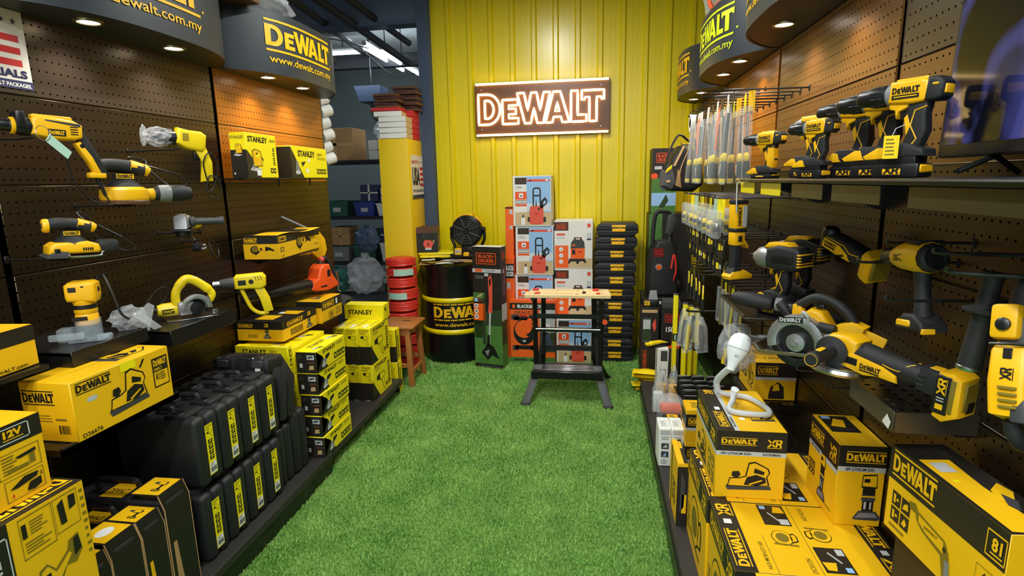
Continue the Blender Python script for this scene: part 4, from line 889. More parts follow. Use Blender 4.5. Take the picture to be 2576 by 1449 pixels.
# folding workbench
t = thing('workbench', 'folding black workbench with two pale wooden jaws and orange knobs', 'workbench', TR(-.205, 4.0, 0))
def bar(name, a, b, w1=.03, h1=.02, m='blackpaint', par=t):
    a, b = Vector(a), Vector(b); L = (b - a).length; Mx = frame(a, b - a); q = MB(M=Mx); q.rbox(0, L, -w1 / 2, w1 / 2, -h1 / 2, h1 / 2, .003, 1); return q.build(name, m, par)
for i, (y0, y1) in enumerate(((-.17, -.045), (-.035, .06))):
    mb = MB(); mb.rbox(-.30 - (.005 if i == 0 else -.02), .305 if i == 0 else .295, y0, y1, .775, .798, .002, 1); j = mb.build('jaw', 'pine', t)
    p = Print(plane((-.29, y0 + .005, .798), (.58, 0, 0), (0, y1 - y0 - .01, 0)))
    p.text(['600mm WORKBENCH 250 kg', 'DO NOT EXCEED MAXIMUM LOAD AT ANY TIME'][i], .2, .3, .7, .55, 'kraft', .0); p.lines(.02, .3, .12, .7, 3, 'sand', 3); p.lines(.88, .3, .97, .7, 3, 'sand', 4)
    if i == 0: p.rect(.09, .2, .16, .85, 'red', 1); p.rect(.85, .3, .90, .8, 'red', 1)
    p.done('jaw_print', j)
    for k in range(4): q = MB(M=Matrix.Translation((-.22 + k * .145, (y0 + y1) / 2 - .02, .798))); q.lathe([(0, .0002), (.006, .0006)], 10); q.build('peg_hole', 'ink', j)
for x, y in ((-.24, -.02), (.20, -.02)): mb = MB(); mb.rbox(x - .022, x + .022, y, y + .035, .798, .812, .003, 1); mb.build('vice_peg', 'red', t)
mb = MB(); mb.rbox(.105, .13, -.11, -.09, .798, .812, .003, 1); mb.build('swivel_clip', 'blk', t)
for s in (-1, 1):
    bar('upright', (s * .235, -.07, .18), (s * .245, -.05, .775), .034, .02); bar('upright', (s * .20, .10, .18), (s * .185, .02, .775), .034, .02)
    bar('top_rail', (s * .245, -.16, .765), (s * .245, .07, .765), .03, .022)
    # splayed front and rear legs
    mb = MB(); mb.prism([(-.028, 0), (.028, 0), (.045, .25), (-.02, .25)] if s > 0 else [(-.028, 0), (.028, 0), (.02, .25), (-.045, .25)], -.012, .012, .004, M=Matrix.Translation((s * .295, -.27, .012)) @ Matrix(((1, 0, -s * .38, 0), (0, 1, .62, 0), (0, 0, 1, 0), (0, 0, 0, 1)))); lg = mb.build('front_leg', 'dgrey', t)
    mb = MB(); mb.rbox(s * .295 - .035, s * .295 + .035, -.295, -.245, 0, .022, .006, 1); mb.build('foot_cap', 'rub', lg)
    lg = bar('rear_leg', (s * .19, .06, .30), (s * .30, .34, .012), .036, .018); mb = MB(); mb.rbox(s * .30 - .03, s * .30 + .03, .32, .37, 0, .02, .006, 1); mb.build('foot_cap', 'rub', lg)
    bar('diagonal_brace', (s * .225, -.08, .20), (s * .19, .10, .55), .022, .012)
    mb = MB(); mb.tube([(s * .25, -.13, .62), (s * .25, -.20, .62)], .007, 8); c_ = mb.build('crank_spindle', 'dsteel', t); mb = MB(M=Matrix.Translation((s * .265, -.2, .62))); mb.lathe([(.018, -.03), (.015, .0), (.012, .012), (0, .013)], 14, axis='y'); mb.build('crank_knob', 'org', c_)
bar('cross_bar', (-.24, -.055, .615), (.24, -.055, .615), .02, .034); bar('cross_bar', (-.235, -.06, .515), (.235, -.06, .515), .03, .03); bar('cross_bar', (-.225, .09, .33), (.225, .09, .33), .02, .04)
mb = MB(); mb.tube([(-.235, -.082, .525), (.235, -.082, .525)], .006, 8); mb.build('chrome_rod', 'chrome', t)
mb = MB(); mb.rbox(-.255, .255, -.19, .02, .205, .235, .006, 1); mb.rbox(-.26, .26, -.20, -.185, .18, .236, .004, 1); st = mb.build('step', 'blackpaint', t)
for k in range(4): mb = MB(); mb.rbox(-.22 + k * .006, .235, -.155 + k * .034, -.145 + k * .034, .234, .239, .002, 1); mb.build('tread_strip', 'steel', st)
# wooden stool
t = thing('stool', 'worn orange-brown wooden stool in front of the red hoses', 'stool', TR(-1.555, 4.14, 0))
mb = MB(); mb.rbox(-.15, .15, -.165, .165, .475, .502, .012, 2); se = mb.build('seat', 'wood', t); mb = MB(); mb.rbox(.0, .07, .02, .04, .5018, .503, .0005, 1); mb.build('hand_slot', 'ink', se)
for sx in (-1, 1):
    for sy in (-1, 1):
        mb = MB(); mb.prism([(-.02, 0), (.02, 0), (.02, .476), (-.02, .476)], -.02, .02, .003, M=Matrix.Translation((sx * .115, sy * .15, 0)) @ Matrix(((1, 0, -sx * .05, 0), (0, 1, -sy * .06, 0), (0, 0, 1, 0), (0, 0, 0, 1)))); mb.build('leg', 'wood', t)
for sx in (-1, 1): mb = MB(); mb.rbox(sx * .105 - .011, sx * .105 + .011, -.14, .14, .10, .135, .003, 1); mb.build('stretcher', 'wood', t); mb = MB(); mb.rbox(sx * .095 - .01, sx * .095 + .01, -.12, .12, .42, .475, .003, 1); mb.build('apron', 'wood', t)
for sy in (-1, 1): mb = MB(); mb.rbox(-.11, .11, sy * .14 - .011, sy * .14 + .011, .16, .195, .003, 1); mb.build('stretcher', 'wood', t); mb = MB(); mb.rbox(-.1, .1, sy * .13 - .01, sy * .13 + .01, .42, .475, .003, 1); mb.build('apron', 'wood', t)
# red hose coils
zz = 0; hn = ['lowest', 'second from the floor', 'third from the floor', 'fourth from the floor', 'fifth from the floor', 'fifth from the top', 'fourth from the top', 'third from the top', 'second from the top', 'topmost']
for i in range(10):
    hh = [.10, .095, .10, .10, .095, .10, .105, .095, .085, .08][i]; n = 5 if hh > .09 else 4; rr = random.Random(i)
    t = thing('hose_coil', 'coil of red hose, %s of the stack behind the stool' % hn[i], 'hose', TR(-1.672 + rr.uniform(-.006, .006), 4.53 + rr.uniform(-.006, .006), zz + .001), 'red hose coils')
    pts = []
    for k in range(n * 24 + 1):
        a = 2 * PI * k / 24; pts.append(((.122 + .004 * math.sin(a * 3 + i)) * math.cos(a), (.122 + .004 * math.cos(a * 2 + i)) * math.sin(a), hh / (2 * n) + hh * (n - 1) / n * k / (n * 24)))
    mb = MB(); mb.tube(pts, hh / n / 2 * 1.05, 8); mb.build('hose_winding', 'hose', t)
    mb = MB(); mb.lathe([(.095, .002), (.095, hh - .002)], 24); mb.build('inner_winding', 'hose', t)
    if i in (6, 8):
        def wr(a, b, l): g = R(-90) + (a - .5) * 1.3 + (.5 if i == 8 else -.1); return Vector(((.137 + l * EPS) * math.cos(g), (.137 + l * EPS) * math.sin(g), .02 + b * .055))
        p = Print(Fr(wr)); p.grid(0, .0, 1, 1, 'tapegreen', 8); p.done('paper_band', t)
    zz += hh + .002
# ------------------------------------------------------------------ RIGHT: cartons on the base shelf
def saw_carton(label, M, w, d, h, far=False):
    t, P = carton('saw_carton', label, 'box', M, w, d, h, 'dyb', 'large circular saw cartons')
    f = P['top']; bw = .135; f.rect(0, 0, bw, 1, 'kblk'); f.rect(1 - bw, 0, 1, 1, 'kblk')
    f.on(.02, .06, bw - .02, .56, 90).dew(0, .0, 1, 1, 'dyb'); q = f.on(.02, .76, bw - .02, .95, 90); q.xr(0, 0, 1, 1, 'dyb'); f.rect(.04, .64, .09, .71, 'white', 1)
    f.on(1 - bw + .02, .06, 1 - .02, .3, 270).xr(0, 0, 1, 1, 'dyb'); f.on(1 - bw + .02, .44, 1 - .02, .95, 270).dew(0, 0, 1, 1, 'dyb'); f.rect(.91, .34, .95, .4, 'lgrey', 1)
    f.rect(.498, 0, .502, 1, 'olive', 1); f.line([(.25, 0), (.25, .5)], .002, 'olive')
    for k, (a0, rot) in enumerate(((.30, 0), (.52, 180))):
        q = f.on(a0, .66 if k == 0 else .06, a0 + .17, .98 if k == 0 else .38, rot); q.rect(0, 0, 1, 1, 'kblk'); q.poly([(.5, .6), (.62, .92), (.9, .9), (.96, .6)], 'dyb', 1); q.rect(.05, .05, .3, .3, 'lgrey', 1) if k else q.rect(.6, .04, .95, .3, 'lgrey', 1); q.line([(.3, .6), (.6, .2)], .03, 'lgrey', 1); q.rect(.08, .76, .3, .94, 'sky', 1)
        pic_saw(f.on(a0 - .0, .36 if k == 0 else .44, a0 + .16, .60 if k == 0 else .66, rot))
    f.on(.56, .76, .59, .95, 270).text('DCS512N', 0, 0, 1, 1, 'olive', .01); f.on(.44, .04, .47, .22, 90).text('DCS512N', 0, 0, 1, 1, 'olive', .01); f.on(.2, .05, .225, .4, 270).text('18V LITHIUM ION', 0, 0, 1, 1, 'olive', .01)
    f = P['left']; f.rect(0, .76, 1, 1, 'kblk'); f.dew(.06, .80, .62, .96, 'dyb'); f.xr(.74, .80, .94, .96, 'dyb'); pic_saw(f.on(.2, .1, .8, .70)); f.icons(.04, .1, .16, .4, 1, 3, 'olive', 'dyb', .2, 3)
    f = P['front']; f.rect(0, .76, 1, 1, 'kblk'); f.dew(.2, .80, .7, .96, 'dyb'); pic_saw(f.on(.3, .1, .8, .7)); return finish(t, P)
saw_carton('large circular saw carton lying nearest, both flap pictures visible', TR(.396, 1.462, .131), .484, .352, .369)
saw_carton('large circular saw carton farther back, under the planer carton', TR(.388, 1.818, .131), .484, .38, .369)
mb = MB(); mb.box(0, .34, -.115, .0, 0, .002); o = mb.build('loose_flap', 'dyb'); o.matrix_world = TR(.45, 1.459, .499, 0, 18); tag(o, 'loose yellow card flap sticking out in front of the nearest saw carton', 'flap')
t, P = carton('planer_carton', 'cordless planer carton lettered DCP580N, lamp hose on its lid', 'box', TR(.412, 1.842, .501), .228, .376, .249, 'dyb')
f = P['front']; f.rect(0, .70, 1, 1, 'kblk'); f.rect(0, .635, 1, .70, 'lgrey'); f.dew(.07, .79, .58, .90, 'dyb'); f.xr(.72, .77, .93, .89, 'dyb'); f.text('18V LITHIUM ION', .07, .65, .50, .685, 'ink', .03); f.text('DCP580N', .67, .65, .92, .685, 'ink', .03); pic_planer(f.on(.16, .12, .82, .56))
f = P['left']; f.rect(0, .70, 1, 1, 'kblk'); f.rect(0, .635, 1, .70, 'lgrey'); f.dew(.10, .76, .62, .93, 'dyb'); f.xr(.74, .76, .94, .93, 'dyb'); pic_planer(f.on(.1, .1, .6, .58)); f.icons(.66, .1, .96, .55, 2, 2, 'olive', 'dyb', .2, 6)
f = P['top']; f.rect(0, 0, .26, 1, 'kblk'); f.rect(.26, 0, .33, 1, 'lgrey'); f.on(.07, .07, .22, .42, 90).dew(0, 0, 1, 1, 'dyb'); f.on(.08, .86, .22, .98, 90).xr(0, 0, 1, 1, 'dyb'); f.rect(.12, .46, .20, .53, 'white', 1); f.on(.275, .08, .31, .3, 90).text('18V LITHIUM ION', 0, 0, 1, 1, 'ink', .02); pic_planer(f.on(.58, .22, .95, .44)); f.rect(.42, .24, .50, .29, 'white', 1); finish(t, P)
t, P = carton('router_carton', 'cordless router carton standing on the saw cartons by the right pegboard', 'box', TR(.752, 1.722, .501), .138, .232, .273, 'dyb')
f = P['left']; f.rect(0, .68, 1, 1, 'kblk'); f.rect(0, .62, 1, .68, 'lgrey'); f.dew(.05, .76, .52, .92, 'dyb'); f.xr(.72, .74, .94, .92, 'dyb'); f.icons(.04, .26, .28, .46, 3, 2, 'kblk', 'dyb', .15, 7); pic_router(f.on(.40, .10, .70, .70)); f.text('18V LITHIUM', .1, .635, .4, .665, 'ink', .03); f.rect(.66, .1, .9, .12, 'olive')
f = P['front']; f.rect(0, .74, 1, 1, 'kblk'); f.rect(0, .68, 1, .74, 'lgrey'); f.dew(.16, .79, .98, .93, 'dyb'); f.text('18V LITHIUM ION', .16, .69, .76, .73, 'ink', .03); pic_router(f.on(.40, .08, 1.0, .66))
f = P['top']; f.rect(.1, .4, .75, .95, 'kblk'); f.poly([(.2, .6), (.4, .86), (.6, .8), (.5, .55)], 'dyb', 1); f.rect(.14, .84, .34, .94, 'sky', 1); f.line([(.2, .5), (.7, .5)], .01, 'dgrey', 1); finish(t, P)
t, P = carton('grease_gun_carton', 'big yellow carton at the lower right with a drawing of a long bent tool', 'box', TR(.766, 1.046, .717, 5.3), .122, .358, .219, 'dyb')
f = P['left']; f.rect(0, .62, 1, 1, 'kblk'); f.dew(.04, .68, .46, .98, 'dyb'); q = f.on(.86, .66, .995, .92); q.border(0, 0, 1, 1, .05, .06, 'dyb'); q.text('81', .3, .3, .8, .8, 'dyb', .04); q.rect(.25, .16, .85, .22, 'dyb')
f.icons(.06, .14, .26, .52, 2, 2, 'kblk', 'dyb', .12, 5); f.rect(.06, .07, .22, .1, 'olive')
f.poly([(.24, .54), (.30, .56), (.33, .5), (.58, .44), (.62, .34), (.66, .0), (.60, .0), (.555, .26), (.38, .33), (.32, .40), (.31, .46), (.25, .46)], 'olive', 1); f.poly([(.34, .475), (.57, .42), (.58, .30), (.42, .345), (.345, .40)], 'dyb', 2); f.text('DEWALT', .40, .385, .52, .415, 'ink', .02, 3); f.disc(.585, .35, .014, .03, 'kblk', 10, 3); f.poly([(.595, .26), (.635, .26), (.65, 0), (.61, 0)], 'grey', 2)
q = f.on(.82, .3, .96, .52); q.border(0, 0, 1, 1, .02, .03, 'olive'); q.text('45', .3, .3, .75, .8, 'kblk', .03)
f = P['top']; f.rect(0, 0, 1, 1, 'kblk'); f.poly([(.06, .02), (.62, .0), (.58, .46), (.66, .78), (.1, .78)], 'dyb', 1); f.poly([(.5, .3), (.62, .42), (.9, .5), (.95, .4), (.75, .3)], 'dyb', 2); f.poly([(.55, .26), (.7, .38), (.8, .3), (.62, .2)], 'dgrey', 3); f.rect(.2, .62, .5, .74, 'lgrey', 2); f.rect(.2, .5, .3, .53, 'sy', 2); finish(t, P)
t, P = carton('support_carton', 'black and yellow carton under the big bent-tool carton', 'box', TR(.775, 1.05, .131, 4), .105, .33, .585, 'kblk'); finish(t, P)
# sander carton behind the saws, on a low perforated shelf
t, P = carton('sander_carton', 'orbital sander carton under the circular saw, brand on black band', 'box', TR(.712, 2.505, .600), .175, .27, .176, 'dyb')
f = P['front']; f.rect(0, .62, 1, 1, 'kblk'); f.rect(0, .54, 1, .62, 'lgrey'); f.dew(.05, .68, .55, .92, 'dyb'); q = f.on(.3, .04, .75, .5); q.rect(.1, .0, .95, .2, 'kblk'); q.poly([(.1, .2), (.2, .7), (.6, 1), (.9, .7), (.95, .2)], 'kblk'); q.poly([(.3, .45), (.35, .8), (.6, .9), (.7, .5)], 'dyb', 1)
f = P['left']; f.rect(0, .85, 1, 1, 'dyb'); f.icons(.1, .3, .5, .8, 2, 2, 'kblk', 'dyb', .2, 2); pic_saw(f.on(.55, .2, .9, .8)); f = P['top']; f.disc(.5, .6, .38, .16, 'olive', 20); f.disc(.5, .6, .3, .11, 'dyb', 20, 1); f.text('18V', .3, .2, .7, .3, 'olive'); finish(t, P)
def pshelf(label, x0, x1, y0, y1, z, lip=.045, holes=True, lipm='blackpaint', pr=.031):
    """perforated metal shelf with a folded lip"""
    t = thing('perforated_shelf', label, 'shelf', TR((x0 + x1) / 2, (y0 + y1) / 2, z)); W = x1 - x0; D = y1 - y0
    nx = max(2, int(W / pr)); ny = max(2, int(D / pr)); dx = W / nx; dy = D / ny; r = .0075; mb = MB()
    for i in range(nx):
        for j in range(ny):
            cx = -W / 2 + (i + .5) * dx; cy = -D / 2 + (j + .5) * dy; vs = []; fs = []
            for k in range(8):
                a = 2 * PI * (k + .5) / 8; c, s_ = math.cos(a), math.sin(a); m_ = max(abs(c), abs(s_)); vs += [(cx + c * r, cy + s_ * r, 0), (cx + c / m_ * dx / 2, cy + s_ / m_ * dy / 2, 0)]
            for k in range(8): k2 = (k + 1) % 8; fs.append((2 * k, 2 * k + 1, 2 * k2 + 1, 2 * k2))
            cs = [(cx - dx / 2, cy - dy / 2, 0), (cx + dx / 2, cy - dy / 2, 0), (cx + dx / 2, cy + dy / 2, 0), (cx - dx / 2, cy + dy / 2, 0)]
            for q, (k, k2) in zip(cs, ((4, 5), (6, 7), (0, 1), (2, 3))): vs.append(q); fs.append((2 * k + 1, len(vs) - 1, 2 * k2 + 1))
            mb.add(vs, fs)
    mb.build('shelf_plate', 'blackpaint', t, smooth=False)
    mb = MB(); mb.rbox(-W / 2 - .003, -W / 2, -D / 2, D / 2, -lip, .001, .001, 1); mb.build('front_lip', lipm, t)
    mb = MB(); mb.box(-W / 2, W / 2, -D / 2 - .002, -D / 2, -lip, .0); mb.build('end_lip', lipm, t)
    for yy in (-D / 2 + .03, D / 2 - .03): mb = MB(); mb.prism([(-W / 2 + .02, -.004), (W / 2, -.004), (W / 2, -.07), (W / 2 - .03, -.07)], yy, yy + .004); mb.build('bracket', 'blackpaint', t)
    return t
mat('lipm', (96, 90, 80), .32, metal=.8)
t = pshelf('perforated black shelf with a shiny front lip under the big angle grinder', .712, RX - .005, 1.365, 1.60, 1.036, .052, True, 'lipm')
p = Print(plane((-.0955, -.07, -.05), (0, -.04, 0), (0, 0, .035))); p.poly([(0, .2), (.5, 1), (1, .6), (.8, .0), (.3, .1)], 'white'); p.done('torn_sticker', t)
pshelf('low perforated black shelf carrying the orbital sander carton', .70, RX - .005, 2.46, 2.82, .598, .03)

# smaller goods along the shelf edge
def minibox(name, label, M, w, d, h, body, draw=None, group=None):
    t, P = carton(name, label, 'box', M, w, d, h, body, group)
    if draw: draw(P)
    return finish(t, P)
def dw(P):
    f = P['front']; f.rect(.1, .84, .9, .96, 'lgrey'); f.lines(.2, .70, .8, .8, 2, 'grey', 2); f.rect(.2, .46, .8, .62, 'dgrey'); f.rect(.2, .24, .8, .40, 'dgrey'); f.poly([(.3, .5), (.6, .6), (.7, .5)], 'lgrey', 1); f.poly([(.3, .26), (.6, .38), (.6, .26)], 'sky', 1); f.lines(.15, .05, .8, .18, 3, 'grey', 3); P['top'].border(.2, .2, .8, .7, .02, .02, 'grey'); P['top'].lines(.25, .25, .75, .65, 3, 'grey', 3)
minibox('accessory_box', 'small white accessory box at the shelf edge with two dark photos', TR(.325, 2.72, .131), .062, .145, .205, 'white', dw, 'white accessory boxes')
minibox('accessory_box', 'second small white accessory box, beside the yellow window carton', TR(.389, 2.722, .131), .062, .145, .205, 'white', dw, 'white accessory boxes')
def yc(P):
    P['front'].rect(0, 0, 1, .94, 'kblk'); P['front'].poly([(.3, .2), (.7, .3), (.8, .7), (.4, .85)], 'dgrey', 1); P['front'].rect(.5, .2, .95, .5, 'dyb', 1); P['left'].rect(.2, 0, .3, 1, 'kblk'); P['top'].rect(.6, 0, 1, 1, 'kblk'); P['top'].rect(.62, .6, .9, .9, 'dyb', 1); P['left'].icons(.4, .2, .8, .6, 2, 2, 'kblk', 'dyb', .2, 1)
minibox('window_carton', 'open-fronted yellow carton with a black case inside, beside the far saw carton', TR(.345, 2.215, .131), .042, .22, .29, 'dyb', yc)
def db(P): P['front'].rect(0, .45, 1, .86, 'kblk'); P['front'].dew(.12, .52, .9, .76, 'dyb'); P['front'].rect(0, .36, 1, .45, 'lgrey'); P['left'].rect(0, .45, 1, .86, 'kblk'); P['top'].icons(.3, .2, .9, .8, 2, 2, 'olive', 'dyb', .2, 4)
minibox('battery_carton', 'small yellow battery carton behind the white accessory boxes', TR(.445, 2.66, .301), .10, .13, .17, 'dyb', db)
minibox('battery_carton', 'lower small yellow battery carton hidden under another', TR(.445, 2.66, .131), .10, .13, .169, 'dyb', db)
# clear clamshell with amber contents on a black battery pack
t = thing('battery_pack', 'black battery pack with yellow top label at the shelf edge', 'battery', TR(.385, 3.0, .131)); mb = MB(); mb.rbox(0, .1, 0, .09, 0, .13, .008); mb.build('pack_body', 'blk', t); p = Print(plane((.02, 0.02, .1301), (.06, 0, 0), (0, .06, 0))); p.rect(0, 0, 1, 1, 'dyb'); p.lines(.2, .2, .8, .8, 2, 'ink', 1, 1); p.done('label', t)
t = thing('clamshell_pack', 'clear plastic clamshell with amber goggles inside', 'blister pack', TR(.36, 3.10, .131, 0)); mb = MB(); mb.rbox(0, .15, 0, .1, 0, .19, .02, 2); mb.sphere((.075, .05, .19), .06, sc=(1.1, .8, .7)); mb.build('shell', 'film', t)
mb = MB(); mb.rbox(.015, .135, .015, .085, .11, .17, .02, 2); mb.build('goggles', 'org', t); mb = MB(); mb.rbox(.01, .14, .02, .09, .004, .1, .01); mb.build('card', 'ink', t); p = Print(plane((.015, .0, .03), (.12, 0, 0), (0, 0, .06))); p.rect(0, 0, 1, 1, 'dyb'); p.rect(.1, .2, .5, .8, 'white', 1); p.done('label', t)
# tape-measure blisters standing (amber boxes with film)
for i, (x, y) in enumerate(((.40, 3.55), (.475, 3.53), (.365, 3.40))):
    t = thing('tape_blister', ['amber tape measure in clear film, left of three at the shelf edge', 'amber tape measure in clear film beside the spirit levels', 'white and amber film-wrapped pack nearest the shelf edge'][i], 'blister pack', TR(x, y, .131), 'film packs at the shelf edge')
    mb = MB(); mb.rbox(0, .062, .0, .055, .0, .13, .01); mb.build('goods', 'dyb' if i < 2 else 'white', t); mb = MB(); mb.prism([(-.004, 0), (.068, 0), (.07, .14), (.04, .26), (.028, .26), (-.006, .14)], -.006, .06, .008); mb.build('film_wrap', 'film2', t)
# rows of cards in sleeves (white headers on black packs)
for i in range(4):
    for j in range(3):
        t = thing('bit_pack', 'black bit pack with white header, row %s, %s from the aisle' % (['nearest', 'second', 'third', 'farthest'][i], ['first', 'second', 'third'][j]), 'blister pack', TR(.50 + j * .085, 3.10 + i * .085, .30 - i * .002, 0, 0, 0), 'bit packs in the low tray')
        mb = MB(); mb.rbox(0, .075, 0, .02, 0, .10, .004, 1); mb.build('card', 'ink', t); p = Print(plane((.005, -.0005, .07), (.065, 0, 0), (0, .02, .03))); p.rect(0, 0, 1, 1, 'white'); p.lines(.1, .1, .9, .9, 3, 'grey', i + j, 1); p.done('header', t)
t = thing('display_tray', 'low black tray filled with bit packs', 'tray', TR(.49, 3.06, .131)); mb = MB(); mb.box(0, .28, 0, .38, 0, .168); mb.build('tray_body', 'blackpaint', t); p = Print(plane((0, .38, 0), (0, -.38, 0), (0, 0, .168))); p.rect(0, .3, 1, 1, 'dyb'); p.lines(.1, .4, .9, .9, 3, 'ink', 2, 1); p.done('tray_print', t)
# yellow packets at the end of the shelf
for i in range(5):
    mb = MB(); rr = random.Random(i); n = 8; vs = []; fs = []
    for s_ in (1, -1):
        for a in range(n + 1):
            for b2 in range(5):
                u, v = a / n, b2 / 4; bul = math.sin(PI * u) ** .5 * math.sin(PI * v) ** .6 if 0 < u < 1 and 0 < v < 1 else 0
                vs.append(((u - .5) * .24, (v - .5) * .12, s_ * (bul * .017 + .0006) + .004 * math.sin(9 * u + i) * bul))
    for s_ in (0, 1):
        o_ = s_ * (n + 1) * 5
        for a in range(n):
            for b2 in range(4): q = (o_ + a * 5 + b2, o_ + (a + 1) * 5 + b2, o_ + (a + 1) * 5 + b2 + 1, o_ + a * 5 + b2 + 1); fs.append(q if s_ == 0 else q[::-1])
    mb.add(vs, fs); o = mb.build('plastic_packet', 'packet' if 'packet' in MATS else 'syp', ang=80); mb = None
    o.matrix_world = TR(.40 + rr.uniform(-.015, .03), 4.09 + rr.uniform(-.03, .03), .02 + i * .036, rr.uniform(-25, 15), rr.uniform(-4, 4)); tag(o, 'glossy yellow plastic packet past the shelf end, %s of the pile' % ['lowest', 'second lowest', 'middle', 'second highest', 'uppermost'][i], 'packet', 'yellow packets')
# spirit levels: yellow bars leaning
for i, (x, y, h) in enumerate(((.512, 3.70, .70), (.56, 3.60, .66), (.60, 3.62, .64), (.64, 3.64, .62))):
    t = thing('spirit_level', ['tallest yellow spirit level standing at the aisle side', 'yellow spirit level with dark end grooves, second from the aisle', 'third yellow spirit level', 'rearmost yellow spirit level of the row'][i], 'level', TR(x, y, .131, 0), 'yellow spirit levels')
    mb = MB(); mb.rbox(0, .026, 0, .055, 0, h, .003, 1); mb.rbox(.005, .021, -.001, .056, .02, h - .02, .002, 1); mb.build('beam', 'sy', t); mb = MB(); mb.rbox(-.001, .027, .004, .051, h, h + .006, .002, 1); mb.build('end_cap', 'dgrey', t)
    for z in (.12, h * .55): mb = MB(); mb.rbox(-.001, .027, -.0015, .04, z, z + .055, .002, 1); v = mb.build('vial_window', 'ink', t); mb = MB(); mb.cyl((.013, -.003, z + .01), (.013, -.003, z + .045), .006, 8); mb.build('vial', 'tapegreen', v)

# ------------------------------------------------------------------ upper shelf, price strips, television
t = thing('metal_shelf', 'long thin black metal shelf carrying the row of cordless drills', 'shelf', TR(.74, 1.5, 1.588)); mb = MB(); mb.rbox(-.16, .155, -.8, .92, -.012, 0, .002, 1); mb.build('shelf_plate', 'blackpaint', t); mb = MB(); mb.tube([(-.163, -.8, -.004), (-.163, .92, -.004)], .005, 8); mb.build('front_edge', 'dsteel', t)
for y in (-.35, .40, .9): mb = MB(); mb.prism([(-.1, -.012), (.155, -.012), (.155, -.10), (.13, -.10)], y, y + .004); mb.build('bracket', 'blackpaint', t)
mb = MB(); mb.tube(wire([(-.163, .92, -.004), (-.166, .945, -.006), (-.166, .95, -.03), (-.164, .94, -.14)]), .004, 8); mb.build('hook_wire', 'steel', t)
mat('strip', (54, 47, 28), .35, metal=.2)
for i, (ya, yb, m_) in enumerate(((2.26, 2.46, 'sheet'), (1.95, 2.17, 'sheet'), (1.60, 1.84, 'strip'), (1.29, 1.54, 'strip'), (.80, 1.18, 'strip'))):  # two farthest plates: a yellow reflection painted in as their colour
    mb = MB(); mb.rbox(.592, .595, ya, yb, 1.532, 1.574, .001, 1); o = mb.build('price_strip', m_); tag(o, ['yellow plate hanging below the drill shelf, farthest', 'yellow plate below the drill shelf, second farthest', 'grey-brown plate below the middle of the drill shelf', 'grey-brown plate below the nearest cordless drill', 'wide grey-brown plate below the television'][i], 'plate', 'plates below the drill shelf')
for ya in np.arange(.8, 2.4, .29): pass
mat('screen', (10, 10, 16), .07, spec=.35)
m = MATS['screen']; nt = m.node_tree; b = nt.nodes['Principled BSDF']
tc = nt.nodes.new('ShaderNodeTexCoord'); n1 = nt.nodes.new('ShaderNodeTexNoise'); n1.inputs['Scale'].default_value = 5.5; n1.inputs['Detail'].default_value = 2; n1.inputs['Distortion'].default_value = 1.2
cr = nt.nodes.new('ShaderNodeValToRGB'); cr.color_ramp.elements[0].position = .46; cr.color_ramp.elements[0].color = (.004, .005, .012, 1); cr.color_ramp.elements[1].position = .62; cr.color_ramp.elements[1].color = (.12, .13, .52, 1)
mp = nt.nodes.new('ShaderNodeMapping'); mp.inputs['Scale'].default_value = (1, 1.2, .7); nt.links.new(tc.outputs['Object'], mp.inputs[0]); nt.links.new(mp.outputs[0], n1.inputs['Vector']); nt.links.new(n1.outputs['Fac'], cr.inputs[0]); nt.links.new(cr.outputs[0], b.inputs['Emission Color']); b.inputs['Emission Strength'].default_value = .30
t = thing('television', 'flat black television showing a dim blue picture at the right edge', 'television', TR(.805, 1.50, 1.632, -92, 0, 0) @ Matrix.Rotation(R(-2), 4, 'X'))
mb = MB(); mb.rbox(0, .95, 0, .03, 0, .56, .004, 1); mb.build('casing', 'blackpaint', t); mb = MB(); mb.rbox(.012, .938, -.001, .004, .028, .548, .0008, 1); mb.build('screen', 'screen', t)
for x in (.18, .75): mb = MB(); mb.tube([(x, .02, 0), (x + .03, -.06, -.034)], .006, 8); mb.tube([(x, .02, 0), (x - .02, .08, -.034)], .006, 8); mb.build('foot', 'blackpaint', t)
# ------------------------------------------------------------------ cordless tools (local x = nose, z = up)
def part(t, name, m, fn, ang=38):
    mb = MB(); fn(mb); return mb.build(name, m, t, ang)
def side_print(t, y, x0, z0, x1, z1, fn, name='side_print'):
    """the same print on both flanks"""
    for s in (-1, 1):
        fr = plane((x0, -y, z0), (x1 - x0, 0, 0), (0, 0, z1 - z0)) if s < 0 else plane((x1, y, z0), (x0 - x1, 0, 0), (0, 0, z1 - z0))
        p = Print(fr); fn(p, s); p.done(name, t)
def battery(t, x, z, big=True, txt=True):
    h = .062 if big else .034
    b = part(t, 'battery', 'blk', lambda m: (m.rbox(x - .062, x + .058, -.036, .036, z, z + h * .62, .007), m.rbox(x - .05, x + .05, -.03, .03, z + h * .5, z + h, .005)))
    part(b, 'battery_trim', 'dy', lambda m: (m.rbox(x - .065, x - .035, -.030, .030, z + .012, z + h * .55, .004, 1), m.rbox(x - .02, x + .03, -.0375, .0375, z + .006, z + h * .42, .003, 1)))
    if txt and big:
        for s in (-1, 1):
            fr = plane((x - .052, -.0385, z + .006), (.1, 0, 0), (0, 0, h * .45)) if s < 0 else plane((x + .048, .0385, z + .006), (-.1, 0, 0), (0, 0, h * .45))
            p = Print(fr); p.xr(*((.36, .1, .78, .9) if s < 0 else (.22, .1, .64, .9)), 'ink'); p.done('battery_print', b)
    return h
